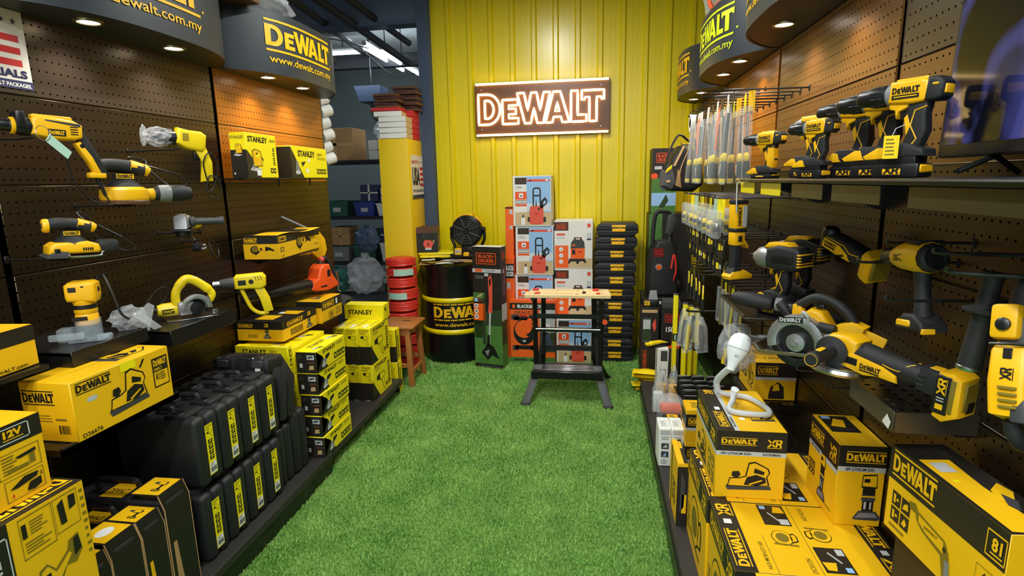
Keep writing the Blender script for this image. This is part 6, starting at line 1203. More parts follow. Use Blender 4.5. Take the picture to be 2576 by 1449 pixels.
def bl(a, b, l): g = R(-100) + (a - .5) * .5; rr_ = .030 + b * .006 + l * EPS; return BM @ Vector((rr_ * math.cos(g), rr_ * math.sin(g), .042 + b * .02))
p = Print(Fr(bl)); p.rect(0, 0, 1, 1, 'lgrey'); p.lines(.1, .1, .9, .9, 3, 'grey', 2, 1); p.done('rating_print', t)
# ------------------------------------------------------------------ LEFT: tools on the pegboard
def cord(t, pts, r=.0032, k=8, name='cord', m='blk'):
    return part(t, name, m, lambda q: q.tube(wire(pts, k), r, 7))
def hookL(label, x1, y, z, dy=0.): return hooks(label, x1, LX + .009, y, z, dy, .0035, 'peg hooks on the left pegboard')
# poster
t = thing('poster', 'red white and blue flag poster with stars at the left edge', 'poster', TR(LX + .0095, 1.32, 1.937)); part(t, 'sheet', 'posterw', lambda m: m.rbox(0, .001, 0, .415, 0, .252, .0003, 1))
p = Print(plane((.001, 0, 0), (0, .415, 0), (0, 0, .252))); p.rect(0, 0, 1, .11, 'navy'); p.text('SELECTED DEWALT PACKAGES.', .42, .025, .985, .075, 'posterw', .03)
p.text('MATERIALS', .40, .14, .965, .245, 'navy', .05)
for i in range(3): p.rect(.06, .29 + i * .155, .94, .375 + i * .155, 'posterr')
for i in range(6):
    for j in range(1): p.poly([(.46 + i * .092 + (.042 if k % 2 == 0 else .017) * math.sin(k * PI / 5) * .6, .86 + (.048 if k % 2 == 0 else .02) * math.cos(k * PI / 5)) for k in range(10)], 'navy')
p.done('poster_print', t)
# corded hammer drill
t = thing('hammer_drill', 'yellow corded hammer drill with pale tag hung below the poster', 'drill', frame((-1.72, 1.585, 1.792), (-.42, -.90, .04)) @ Matrix.Scale(.84, 4))
part(t, 'motor_housing', 'dy', lambda m: (m.prism([(-.085, -.03), (-.088, .018), (-.06, .034), (.05, .042), (.07, .03), (.072, -.028), (.0, -.042), (-.06, -.04)], -.034, .034, .012, 3), m.rbox(-.06, .065, -.02, .02, .03, .048, .006))); part(t, 'dark_band', 'dgrey', lambda m: m.prism([(-.08, .01), (.03, .024), (.03, .03), (-.078, .022)], -.0352, .0352, .002)); part(t, 'gear_case', 'blk', lambda m: m.lathe([(.03, .065), (.034, .08), (.03, .115), (.022, .13), (0, .131)], 20, axis='x')); part(t, 'gear_ring', 'dy', lambda m: m.lathe([(.029, .112), (.031, .116), (.03, .124), (.026, .126)], 20, axis='x')); part(t, 'chuck', 'dsteel', lambda m: m.lathe([(.021, .128), (.022, .17), (.018, .18), (.01, .20), (0, .201)], 20, axis='x')); part(t, 'depth_clamp', 'blk', lambda m: m.rbox(.085, .115, -.036, .036, -.01, .052, .008))
part(t, 'vent', 'ink', lambda m: [m.rbox(-.07 + k * .0, -.045, s * .0345 - .001, s * .0345 + .001, -.02 + k * .009, -.016 + k * .009, .0008, 1) for s in (-1, 1) for k in range(4)]); part(t, 'grip', 'rub', lambda m: m.prism([(-.085, .022), (-.10, -.02), (-.135, -.09), (-.165, -.165), (-.13, -.17), (-.105, -.10), (-.07, -.035), (-.06, -.0)], -.02, .02, .008)); part(t, 'grip_panel', 'dy', lambda m: (m.prism([(-.078, -.04), (-.115, -.10), (-.14, -.16), (-.118, -.165), (-.10, -.12), (-.06, -.05)], -.0215, .0215, .006), m.rbox(-.155, -.098, -.022, .022, -.18, -.158, .006))); part(t, 'lock_button', 'blk', lambda m: m.cyl((-.082, -.023, -.058), (-.082, .023, -.058), .008, 12)); part(t, 'cord_guard', 'blk', lambda m: m.tube([(-.128, 0, -.175), (-.15, 0, -.25)], [.010, .006], 10))
side_print(t, .0345, -.03, -.028, .025, -.004, lambda p, s: (p.rect(0, 0, 1, 1, 'ink'), p.dew(.08, .2, .92, .8, 'dyb', False))); cord(t, [(-.15, 0, -.25), (-.158, .0, -.275), (-.11, -.01, -.272), (-.06, -.02, -.20), (-.04, -.02, -.10)])
t = thing('price_tag', 'pale green paper tag on a ring hanging from the corded hammer drill', 'tag', frame((-1.672, 1.52, 1.76), (.05, .75, -.65), (1, 0, .1)) @ Matrix.Scale(.85, 4)); part(t, 'card', 'tapegreen', lambda m: m.rbox(0, .095, -.018, .018, -.0006, .0006, .0003, 1)); part(t, 'ring', 'steel', lambda m: m.tube([(.0 + .026 * math.cos(a) - .02, .026 * math.sin(a), .002) for a in np.linspace(0, 2 * PI, 20)[:-1]], .0012, 6, closed=True))
hookL('peg hook under the corded hammer drill', -1.70, 1.50, 1.755)
# random orbit sander
def sander(label, M, sheet, cpts):
    t = thing('sander', label, 'sander', M)
    if not sheet:
        part(t, 'pad', 'brown', lambda m: m.lathe([(0, 0), (.062, 0), (.063, .008), (.06, .012), (0, .012)], 32)); part(t, 'skirt', 'dy', lambda m: m.lathe([(.06, .012), (.063, .02), (.06, .042), (.05, .05), (.03, .052)], 32)); part(t, 'skirt_slot', 'ink', lambda m: m.prism(arc(0, 0, .0636, .0636, -80, -20, 10) + arc(0, 0, .058, .058, -20, -80, 10), .0, .004, 0, M=Matrix.Translation((0, 0, .036)) @ Matrix.Rotation(R(90), 4, 'X')))
        part(t, 'bag_port', 'dy', lambda m: m.cyl((.05, .01, .026), (.09, .01, .03), .018, 14)); part(t, 'dust_bag', 'rub', lambda m: m.lathe([(0, .08), (.02, .08), (.024, .10), (.026, .16), (.02, .185), (0, .19)], 16, axis='x', M=Matrix.Translation((0, .01, .03)))); part(t, 'bag_collar', 'grey', lambda m: m.lathe([(.0245, .092), (.026, .10), (.0265, .12), (.025, .125)], 16, axis='x', M=Matrix.Translation((0, .01, .03))))
    else:
        part(t, 'pad', 'dgrey', lambda m: m.prism([(-.075, .002), (-.08, .008), (-.05, .026), (-.02, .022), (-.015, .008), (.075, .008), (.075, .0)], -.055, .055, .003)); part(t, 'clamp_bar', 'steel', lambda m: m.tube(wire([(-.02, -.06, .016), (-.01, -.06, .006), (.06, -.06, .006), (.07, -.06, .018), (.075, -.055, .018)]), .003, 8)); part(t, 'skirt', 'dy', lambda m: m.prism([(-.068, .016), (-.066, .04), (-.05, .052), (.04, .054), (.066, .044), (.072, .024), (.066, .014), (-.02, .014)], -.05, .05, .010, 3)); part(t, 'vent', 'ink', lambda m: [m.rbox(.02 + k * .006, .024 + k * .006, -.0515, -.049, .024, .034, .0006, 1) for k in range(5)])
        part(t, 'dust_bag', 'rub', lambda m: m.rbox(.068, .13, -.03, .03, .012, .055, .012)); part(t, 'lever', 'blk', lambda m: m.rbox(-.055, -.04, -.058, -.045, .02, .034, .003))
    part(t, 'neck', 'rub', lambda m: m.lathe([(.05, .046), (.044, .056), (.026, .072), (.024, .088)], 24)); part(t, 'handle', 'rub', lambda m: m.tube(wire([(-.058, 0, .106), (-.03, 0, .112), (.02, 0, .108), (.062, 0, .096)]), [.021] * 3 + [.020] * 20 + [.017] * 2, 14)); part(t, 'handle_cap', 'dy', lambda m: m.lathe([(0, -.072), (.02, -.07), (.023, -.062), (.022, -.054)], 16, axis='x', M=Matrix.Translation((0, 0, .106)))); part(t, 'switch', 'ink', lambda m: m.rbox(-.075, -.069, -.008, .008, .098, .114, .002, 1)); part(t, 'rear_panel', 'dy', lambda m: m.tube([(.02, 0, .110), (.062, 0, .098), (.07, 0, .094)], [.0205, .0185, .014], 14))
    p = Print(plane((-.022, -.0275, .074), (.044, 0, 0), (0, 0, .014))); p.rect(0, 0, 1, 1, 'dyb'); p.dew(.06, .12, .94, .88, 'ink', False); p.done('badge', t)
    cord(t, cpts, .0028); return t
sander('yellow and black random orbit sander with round pad and dust bag', frame((-1.70, 1.80, 1.545), (.52, .85, -.02)) @ Matrix.Scale(1.22, 4), False, [(.06, 0, .10), (.07, .02, .13), (.03, .03, .138), (.06, .03, .12), (.12, .02, .10), (.16, .02, .085), (.18, .02, .06), (.15, .02, .045), (.12, .02, .06), (.07, .02, .11)])
hookL('peg hook under the random orbit sander', -1.68, 1.82, 1.538)
sander('yellow and black palm sheet sander with silver clamp', frame((-1.70, 1.56, 1.383), (.52, .85, -.04)) @ Matrix.Scale(.98, 4), True, [(.06, 0, .10), (.03, .02, .145), (.05, .02, .14), (.10, .02, .09), (.16, .02, .05), (.19, .02, .02), (.16, .02, .01), (.11, .02, .035), (.06, .02, .09), (.05, .03, .135), (.09, .02, .1), (.15, .02, .06)])
hookL('peg hook under the palm sheet sander', -1.68, 1.54, 1.376)
# lemon impact drill with bagged chuck
t = thing('impact_drill', 'lemon-yellow corded drill with plastic bag over its chuck', 'drill', frame((-1.72, 2.165, 1.80), (-.62, -.78, .06)))
part(t, 'motor_housing', 'syp', lambda m: m.prism([(-.075, -.03), (-.08, .02), (-.06, .034), (-.01, .036), (.03, .044), (.035, -.02), (.0, -.04), (-.06, -.05)], -.031, .031, .012, 3)); part(t, 'gear_case', 'blk', lambda m: m.lathe([(.026, .03), (.027, .06), (.022, .07), (0, .071)], 18, axis='x')); part(t, 'chuck', 'dsteel', lambda m: m.lathe([(.02, .07), (.021, .11), (.01, .12), (0, .121)], 16, axis='x')); part(t, 'grip', 'syp', lambda m: m.prism([(-.075, -.02), (-.10, -.09), (-.10, -.17), (-.055, -.175), (-.06, -.09), (-.03, -.035)], -.019, .019, .008)); part(t, 'trigger', 'blk', lambda m: m.rbox(-.056, -.03, -.009, .009, -.085, -.04, .004)); part(t, 'vent', 'olive', lambda m: [m.rbox(-.01 + k * .006, -.006 + k * .006, s * .0312 - .001, s * .0312 + .001, -.01, .022, .0005, 1) for s in (-1, 1) for k in range(4)])
rr = random.Random(3)
def bagmesh(m, c, r, seed, sc=(1, 1, 1), M=None, n=14):
    g = random.Random(seed); b = bmesh.new(); bmesh.ops.create_icosphere(b, subdivisions=3, radius=1)
    ph = [(g.uniform(-8, 8), g.uniform(-8, 8), g.uniform(-8, 8), g.uniform(0, 6)) for _ in range(5)]
    for v in b.verts:
        q = v.co.copy(); d = sum(abs(math.sin(a * q.x + b2 * q.y + c2 * q.z + e)) for a, b2, c2, e in ph) / 5 - .45
        q *= 1 + .75 * d - .06; v.co = Vector((c[0] + q.x * r * sc[0], c[1] + q.y * r * sc[1], c[2] + q.z * r * sc[2]))
    m.bm(b, None, M)
part(t, 'plastic_bag', 'film2', lambda m: (bagmesh(m, (.09, 0, .0), .045, 4, (1.1, .75, .8)), bagmesh(m, (.145, .0, .0), .022, 6, (.5, .6, 1.7))), 20)
cord(t, [(-.08, 0, -.175), (-.085, .01, -.20), (-.06, .03, -.10), (-.085, .035, -.05), (-.115, .03, -.10), (-.10, .03, -.19), (-.07, .03, -.215), (-.08, .03, -.15), (-.12, .03, -.17), (-.115, .02, -.24), (-.075, .02, -.235)], .003)
hookL('peg hook under the lemon corded drill', -1.70, 2.10, 1.752)
# small angle grinder
t = thing('angle_grinder', 'small yellow angle grinder with silver head and black side handle', 'angle grinder', frame((-1.70, 2.085, 1.455), (.40, -.91, .0)) @ Matrix.Scale(.95, 4))
part(t, 'gear_head', 'cast', lambda m: (m.prism([(.0, -.022), (.0, .026), (.03, .036), (.07, .03), (.078, -.022)], -.03, .03, .010, 3), m.rbox(.02, .055, -.014, .014, .03, .040, .003))); part(t, 'spindle_guard', 'blk', lambda m: (m.lathe([(.012, -.06), (.03, -.055), (.034, -.03), (.036, -.02)], 20, M=Matrix.Translation((.04, 0, 0))), m.rbox(.0, .08, -.04, .04, -.034, -.024, .008))); part(t, 'motor_housing', 'syp', lambda m: m.tube([(.0, 0, 0), (-.04, 0, -.004), (-.10, 0, -.01), (-.16, 0, -.015)], [.03, .03, .027, .024], 16)); part(t, 'side_handle', 'dgrey', lambda m: m.lathe([(.02, .0), (.024, .012), (.016, .02), (.014, .10), (.018, .118), (.019, .128), (.013, .13)], 18, axis='y', M=Matrix.Translation((.035, .03, .006)) @ Matrix.Rotation(R(14), 4, 'Z'))); part(t, 'tail', 'blk', lambda m: m.tube([(-.155, 0, -.015), (-.19, 0, -.02)], [.025, .012], 12))
cord(t, [(-.19, 0, -.02), (-.22, -.01, -.04), (-.26, -.01, -.07), (-.34, .0, -.10), (-.40, .02, -.15), (-.36, .03, -.20), (-.31, .02, -.18), (-.33, .0, -.12)], .0034); hookL('peg hook under the small angle grinder', -1.72, 2.20, 1.402)
t = thing('power_plug', 'black three-pin plug dangling on the left pegboard', 'plug', TR(-1.86, 2.34, 1.322, 20)); part(t, 'plug_body', 'blk', lambda m: m.rbox(-.018, .018, -.02, .02, -.018, .02, .006)); part(t, 'pin', 'steel', lambda m: [m.rbox(.018, .036, y, y + .005, z, z + .008, .001, 1) for y, z in ((-.012, -.01), (.008, -.01), (-.002, .006))]); part(t, 'cord', 'blk', lambda m: m.tube(wire([(0, .01, .018), (-.03, .02, .05), (-.05, .03, .03)]), .0032, 7)); hookL('short peg hook above the dangling plug', -1.85, 2.335, 1.352)
# heat gun
t = thing('heat_gun', 'lemon-yellow heat gun with grey nozzle and loop handle hung over the cartons', 'heat gun', frame((-1.675, 2.375, 1.15), (-.88, -.47, -.03)) @ Matrix.Scale(.87, 4))
part(t, 'motor_housing', 'syp', lambda m: m.prism([(-.115, -.03), (-.12, .02), (-.105, .042), (.03, .042), (.04, .03), (.04, -.034), (-.03, -.038), (-.09, -.044)], -.033, .033, .012, 3)); part(t, 'barrel', 'dgrey', lambda m: m.lathe([(.032, .038), (.031, .06), (.024, .11), (0, .11)], 20, axis='x')); part(t, 'nozzle', 'steel', lambda m: m.lathe([(.019, .11), (.019, .145), (.016, .145), (.015, .12)], 18, axis='x')); part(t, 'grip', 'syp', lambda m: m.prism([(-.05, -.03), (-.10, -.035), (-.125, -.10), (-.135, -.175), (-.09, -.18), (-.075, -.10)], -.019, .019, .008)); part(t, 'loop', 'syp', lambda m: m.tube(wire([(.012, 0, -.034), (-.008, 0, -.10), (-.03, 0, -.155), (-.07, 0, -.185), (-.11, 0, -.182)]), .011, 10)); part(t, 'switch', 'ink', lambda m: [m.rbox(-.02, .02, s * .0335 - .001, s * .0335 + .001, -.014, .014, .001, 1) for s in (-1, 1)]); part(t, 'dial', 'ink', lambda m: m.lathe([(.013, -.035), (.013, .035)], 16, axis='y', M=Matrix.Translation((-.046, 0, .002)))); part(t, 'vent', 'olive', lambda m: [m.prism([(-.075 - k * .014, .006), (-.07 - k * .014, .03), (-.066 - k * .014, .03), (-.071 - k * .014, .006)], s * .0332 - .001, s * .0332 + .001) for s in (-1, 1) for k in range(3)])
hookL('peg hook through the heat gun loop', -1.62, 2.40, 1.09)
# marble cutter on its shelf
def lshelf(label, x1, y0, y1, z, lip=.05):
    t = thing('metal_shelf', label, 'shelf', TR(0, 0, z)); part(t, 'shelf_plate', 'blackpaint', lambda m: m.rbox(LX + .01, x1, y0, y1, -.012, 0, .002, 1)); part(t, 'front_lip', 'blackpaint', lambda m: m.rbox(x1 - .004, x1 + .002, y0, y1, -lip, .004, .0015, 1)); part(t, 'end_lip', 'blackpaint', lambda m: m.box(LX + .02, x1, y0, y0 + .003, -lip, 0)); return t
lshelf('black shelf under the stone cutter', -1.62, 1.83, 2.22, 1.055, .06)
t = thing('stone_cutter', 'lemon-yellow stone cutter with silver blade guard on the left shelf', 'saw', frame((-1.72, 2.055, 1.056), (.66, .75, 0)) @ Matrix.Scale(.86, 4))
part(t, 'base_plate', 'steel', lambda m: m.rbox(-.10, .12, -.065, .05, 0, .004, .001, 1)); part(t, 'blade_guard', 'cast', lambda m: (m.prism(arc(0, 0, .068, .068, -5, 185, 24) + arc(0, 0, .046, .046, 185, -5, 24), -.05, -.02, .004, M=Matrix.Translation((.035, 0, .048))), m.prism(arc(0, 0, .067, .067, -5, 185, 24), -.022, -.016, .002, M=Matrix.Translation((.035, 0, .048))))); part(t, 'hub', 'dsteel', lambda m: m.lathe([(0, -.05), (.03, -.046), (.04, -.03), (.04, -.02)], 22, axis='y', M=Matrix.Translation((.035, 0, .048)))); part(t, 'gear_case', 'cast', lambda m: m.rbox(-.045, .03, -.045, .02, .02, .085, .012)); part(t, 'motor_housing', 'syp', lambda m: (m.tube([(-.03, .01, .05), (-.10, .012, .05), (-.125, .012, .05)], [.034, .033, .026], 16),)); part(t, 'handle', 'syp', lambda m: m.tube(wire([(-.045, .0, .06), (-.04, .0, .13), (.0, .0, .185), (.035, .0, .185), (.08, .0, .15), (.115, .0, .105), (.10, .0, .07)]), [.020] * 12 + [.022] * 25 + [.018] * 12, 12)); part(t, 'grip_pad', 'brown', lambda m: m.tube(wire([(.035, .0, .197), (.08, .0, .163), (.105, .0, .13)]), .014, 10)); part(t, 'lock_lever', 'steel', lambda m: (m.tube([(.09, -.03, .10), (.10, -.03, .06)], .005, 8), m.rbox(.10, .125, -.05, -.03, .01, .03, .003)))
p = Print(plane((-.11, -.0215, .035), (.05, 0, 0), (0, 0, .022))); p.rect(0, 0, 1, 1, 'ink'); p.text('STANLEY', .1, .25, .9, .75, 'sy', .02); p.done('badge', t)
cord(t, [(-.125, .012, .05), (-.16, .03, .07), (-.13, .04, .13), (-.08, .04, .16), (-.07, .05, .12), (-.12, .05, .06), (-.19, .04, .03), (-.16, .06, .09), (-.11, .06, .14), (-.14, .07, .06), (-.21, .05, .012)], .003)
# router in clear base with a bag of parts
lshelf('black shelf under the clear-based trim router', -1.615, 1.42, 1.72, 1.10, .045)
t = thing('trim_router', 'yellow trim router standing in a clear plastic base', 'router', TR(-1.70, 1.575, 1.101, 30))
part(t, 'motor_body', 'dy', lambda m: (m.lathe([(.028, .05), (.033, .055), (.033, .085), (.03, .09), (.033, .094), (.033, .12), (.031, .124)], 28),)); part(t, 'cap', 'dy', lambda m: (m.prism([(-.04, .135), (-.044, .15), (-.043, .19), (-.03, .20), (.03, .20), (.043, .192), (.044, .15), (.038, .13)], -.036, .036, .012, 3), m.lathe([(.031, .122), (.034, .13), (.034, .14)], 24))); part(t, 'dark_band', 'ink', lambda m: (m.lathe([(.0305, .122), (.034, .1225), (.034, .108), (.0305, .107)], 28), m.rbox(-.034, .01, -.0365, -.03, .072, .084, .001, 1))); part(t, 'switch', 'ink', lambda m: (m.rbox(-.03, -.008, -.0375, -.034, .168, .184, .001, 1), m.rbox(.006, .014, -.0375, -.034, .182, .187, .001, 1), m.cyl((.0435, 0, .17), (.0455, 0, .17), .008, 12))); part(t, 'collet', 'dsteel', lambda m: m.lathe([(0, .012), (.012, .012), (.018, .03), (.026, .05)], 16))
part(t, 'clear_base', 'clear', lambda m: (m.rbox(-.05, .05, -.05, .05, 0, .006, .003), m.lathe([(.038, .006), (.038, .07)], 24), m.lathe([(.035, .07), (.035, .006)], 24), m.rbox(-.085, -.04, -.03, .02, .0, .045, .006), m.rbox(-.10, .0, -.055, -.04, .012, .035, .006), m.rbox(.03, .07, -.05, -.01, .0, .02, .006))); cord(t, [(.03, .02, .19), (.05, .04, .21), (.07, .03, .16), (.09, .02, .08), (.11, .03, .05)], .004)
t = thing('parts_bag', 'crumpled clear plastic bag of parts beside the trim router', 'bag', TR(-1.665, 1.70, 1.108, 60)); part(t, 'plastic', 'film2', lambda m: (bagmesh(m, (0, 0, .035), .05, 9, (1.1, .7, .8)), m.prism([(-.04, .0), (.04, .0), (.012, .09), (-.01, .092)], -.006, .006, .003, M=TR(.02, -.02, .0, 0, 0, 34))), 20); part(t, 'contents', 'dgrey', lambda m: (m.rbox(-.03, .01, -.015, .015, .012, .026, .004), m.rbox(-.005, .03, -.01, .012, .03, .044, .004))); part(t, 'tail', 'film2', lambda m: m.add([(.03, -.02, .06), (.09, -.04, -.012), (.06, -.05, -.015), (.0, -.04, .05), (.05, -.01, .02)], [(0, 1, 2, 3), (0, 4, 1)]), 20)
# orange leaf blower lying over the cartons
t = thing('leaf_blower', 'orange leaf blower with long black tube lying above the small cartons', 'leaf blower', frame((-1.74, 3.20, .985), (-.2, -.95, .02)))
part(t, 'fan_housing', 'org', lambda m: (m.prism([(.10, -.02), (.08, .035), (.04, .04), (.02, .10), (-.02, .125), (-.07, .12), (-.09, .06), (-.14, .0), (-.15, -.03), (-.05, -.045), (.06, -.035)], -.05, .05, .014, 3),)); part(t, 'vent', 'ink', lambda m: m.rbox(-.07, -.035, -.0515, .0515, .04, .09, .004, 1)); part(t, 'slot', 'ink', lambda m: m.rbox(-.03, .03, -.0515, .0515, -.018, -.006, .002, 1)); part(t, 'tube', 'blk', lambda m: m.tube([(.08, 0, .0), (.20, 0, .004), (.42, 0, .01), (.58, 0, .012)], [.042, .036, .03, .026], 18)); part(t, 'handle', 'rub', lambda m: m.tube(wire([(-.03, 0, .12), (-.08, 0, .155), (-.13, 0, .10), (-.15, 0, .03)]), .016, 10)); part(t, 'red_cap', 'salmon', lambda m: m.sphere((-.05, 0, .15), .02)); part(t, 'stand_wire', 'steel', lambda m: m.tube(wire([(-.15, .03, .06), (-.165, .03, .0), (-.16, .03, -.06), (-.17, .04, -.075)]), .006, 8))
t = thing('black_bundle', 'black cloth bundle under the leaf blower motor end', 'bundle', TR(-1.74, 3.41, .83)); part(t, 'cloth', 'rub', lambda m: bagmesh(m, (0, 0, 0), .10, 12, (.9, 1.3, .28)), 60)
hookL('peg hook carrying the leaf blower tube', -1.72, 2.82, .945); hookL('peg hook carrying the leaf blower body', -1.70, 3.18, .925)
# lemon boxes high on the far bay
t, P = carton('jigsaw_box', 'upright lemon and black jigsaw box on the far left pegboard shelf', 'box', TR(-1.838, 2.628, 1.642, 2), .088, .285, .225, 'sy')
f = P['right']; f.poly([(0, 0), (.40, 0), (.30, .30), (.0, .62)], 'kblk'); f.text('STANLEY', .06, .80, .70, .93, 'ink', .035); f.text('450W', .76, .83, .96, .90, 'olive', .01); pic_jig(f.on(.06, .14, .52, .66)); f.rect(.26, .05, .40, .17, 'white', 3); f.icons(.84, .28, .93, .72, 1, 4, 'kblk', 'sy', .25, 2); f.icons(.72, .10, .93, .24, 2, 1, 'kblk', 'sy', .15, 3)
f = P['front']; f.rect(0, 0, 1, .62, 'kblk'); f.text('STANLEY', .05, .86, .9, .93, 'olive', .03); pic_jig(f.on(.2, .48, .8, .76)); f.rect(.12, .08, .2, .12, 'white', 1); finish(t, P)
t, P = carton('polisher_box', 'wide lemon and black grinder box on the shelf end of the far left bay', 'box', TR(-1.84, 3.045, 1.642, 2), .09, .46, .183, 'sy')
f = P['right']; f.poly([(0, 0), (.30, 0), (.0, .96)], 'kblk'); f.text('STANLEY', .17, .68, .64, .88, 'ink', .035); f.text('1300W', .70, .74, .86, .84, 'olive', .01); f.lines(.7, .6, .95, .7, 2, 'olive', 2); f.poly([(.08, .12), (.11, .58), (.16, .5), (.2, .2), (.16, .1)], 'grey', 2); f.disc(.14, .18, .07, .06, 'lgrey', 14, 3); f.poly([(.24, .5), (.36, .54), (.33, .46), (.27, .36)], 'ink', 2); f.rect(.42, .52, .48, .62, 'white', 1); f.rect(.36, .18, .43, .30, 'white', 1); f.icons(.66, .12, .96, .32, 5, 1, 'kblk', 'sy', .15, 5)
f = P['front']; f.rect(0, 0, 1, .97, 'kblk'); finish(t, P)
t = thing('peg_shelf', 'thin wire shelf under the two upright lemon boxes', 'shelf', TR(0, 0, 1.641)); part(t, 'tray', 'blackpaint', lambda m: m.box(LX + .009, -1.755, 2.60, 3.53, -.006, 0)); part(t, 'bracket', 'blackpaint', lambda m: m.rbox(-1.77, -1.76, 2.92, 2.93, -.045, -.006, .002, 1))
part(t, 'bracket', 'blackpaint', lambda m: m.rbox(-1.77, -1.76, 3.26, 3.27, -.045, -.006, .002, 1))
t, P = carton('grinder_carton', 'long low yellow carton with black lid band and grinder drawings', 'box', TR(-1.85, 2.66, 1.216, 5), .19, .54, .125, 'dyb')
for k in ('front', 'right'):
    f = P[k]; f.rect(0, .66, 1, 1, 'kblk')
P['front'].dew(.04, .70, .42, .92, 'dyb'); pic_grinder(P['front'].on(.2, .2, .9, .62)); f = P['right']; f.rect(.02, .72, .18, .94, 'dyb', 1); f.dew(.03, .76, .17, .90, 'ink', False, 2); pic_grinder(f.on(.40, .18, .76, .86)); f.icons(.04, .26, .13, .50, 1, 1, 'olive', 'dyb', .1, 3); f.rect(.05, .08, .12, .12, 'olive'); f.on(.84, .2, .98, .3).lines(0, 0, 1, 1, 2, 'olive', 3); P['top'].rect(0, 0, 1, 1, 'kblk'); finish(t, P)
mb = MB(); vs = [(-1.80 + .14 * u, 2.68 + .46 * v, 1.343 + .006 * math.sin(7 * v)) for v in np.linspace(0, 1, 8) for u in (0, 1)]; mb.add(vs, [(2 * i, 2 * i + 1, 2 * i + 3, 2 * i + 2) for i in range(7)]); tag(mb.build('leaflet', 'dyb'), 'curled yellow leaflet lying on the long low carton', 'leaflet')
t = thing('peg_shelf', 'black peg shelf under the long low yellow carton', 'shelf', TR(0, 0, 1.215)); part(t, 'tray', 'blackpaint', lambda m: m.box(LX + .009, -1.68, 2.70, 3.14, -.006, 0)); part(t, 'bracket', 'blackpaint', lambda m: m.prism([(LX + .01, -.006), (LX + .01, -.06), (-1.78, -.006)], 2.9, 2.904))
t = thing('dust_shroud', 'yellow round dust shroud with grey rod past the long carton', 'shroud', frame((-1.80, 3.30, 1.215), (.4, .9, 0), (0, 0, 1))); part(t, 'disc_cover', 'dy', lambda m: (m.prism([(-.06, .05), (-.02, .12), (.02, .11), (.075, .04), (.085, -.03), (.06, -.08), (.01, -.09), (-.05, -.03)], -.03, .03, .010, 3),)); part(t, 'hub', 'dy', lambda m: m.lathe([(.0, -.045), (.012, -.044), (.026, -.03), (.04, -.028)], 18, axis='y')); part(t, 'neck', 'dy', lambda m: m.rbox(-.13, -.03, -.025, .025, -.05, .0, .012)); part(t, 'rod', 'grey', lambda m: m.tube([(-.02, .01, .11), (-.20, .10, .22)], .008, 10)); hookL('peg hook holding the yellow dust shroud', -1.80, 3.30, 1.20)
# ------------------------------------------------------------------ RIGHT far bays: hanging goods
for i, (y, z) in enumerate(((3.30, 2.06), (3.42, 2.06), (3.54, 2.06))):
    hooks('empty steel peg hook high on the right, %s of three' % ['nearest', 'middle', 'farthest'][i], .60, RX - .009, y, z, 0, .004)
def scrdr(label, x, y, z, seed, tilt=0, group='carded screwdrivers'):
    g = random.Random(seed); t = thing('carded_screwdriver', label, 'screwdriver', TR(x, y, z, g.uniform(-12, 12), g.uniform(-3, 5), g.uniform(-4, 4)), group)
    part(t, 'header_card', ['sy', 'ink', 'dyb', 'wcard'][seed % 4], lambda m: m.rbox(-.001, .001, -.03, .03, -.085, 0, .0004, 1))
    part(t, 'blister', 'film', lambda m: (m.rbox(-.03, -.002, -.026, .026, -.40, -.06, .008, 2),))
    if seed % 5 == 0: part(t, 'saw_blade', 'org', lambda m: m.prism([(-.02, -.03), (.02, -.06), (.008, -.24), (-.015, -.24)], -.0, .001, 0, M=Matrix.Rotation(R(90), 4, 'Z') @ Matrix.Translation((0, .012, 0))))
    else: part(t, 'shaft', ['dsteel', 'dgrey', 'steel'][seed % 3], lambda m: m.cyl((-.015, 0, -.26), (-.015, 0, -.09), .005 + .002 * (seed % 2), 8))
    part(t, 'bolster', 'syp', lambda m: m.lathe([(.006, -.26), (.012, -.268), (.014, -.285), (.010, -.296)], 12, M=Matrix.Translation((-.015, 0, 0)))); part(t, 'grip', 'rub' if seed % 4 != 1 else 'dgrey', lambda m: m.lathe([(.010, -.296), (.014, -.31), (.0145, -.36), (.011, -.375), (0, -.376)][:5], 12, M=Matrix.Translation((-.015, 0, 0)))); part(t, 'grip_end', 'syp', lambda m: m.lathe([(.011, -.372), (.013, -.38), (.012, -.392), (0, -.394)], 12, M=Matrix.Translation((-.015, 0, 0))))
    if seed % 3 == 1: part(t, 'white_stripe', 'white', lambda m: m.rbox(-.0305, -.028, -.006, .006, -.36, -.31, .001, 1))
ordw = ['first', 'second', 'third', 'fourth', 'fifth', 'sixth', 'seventh', 'eighth', 'ninth']
YS = [2.64, 2.75, 2.86, 2.97, 3.09, 3.20, 3.31, 3.43, 3.55]
for i, y in enumerate(YS):
    hooks('peg hook of the carded screwdriver row, %s from the drills' % ordw[i], .545, RX - .009, y, 1.965)
    for j in range(2):
        scrdr('carded screwdriver, %s column from the drills, %s' % (ordw[i], ('front card', 'rear card')[j]), .585 + j * .075, y + .004 * j, 1.962, i * 2 + j + 1)
# white roll hanging at the far end
t = thing('sealing_roll', 'white tape roll hanging at the far end of the screwdriver row', 'tape', TR(.60, 3.72, 1.93)); part(t, 'roll', 'white', lambda m: (m.lathe([(.03, -.03), (.055, -.03), (.055, .03), (.03, .03), (.03, -.03)], 24, axis='x'),)); hooks('peg hook holding the white roll', .56, RX - .009, 3.72, 1.965)
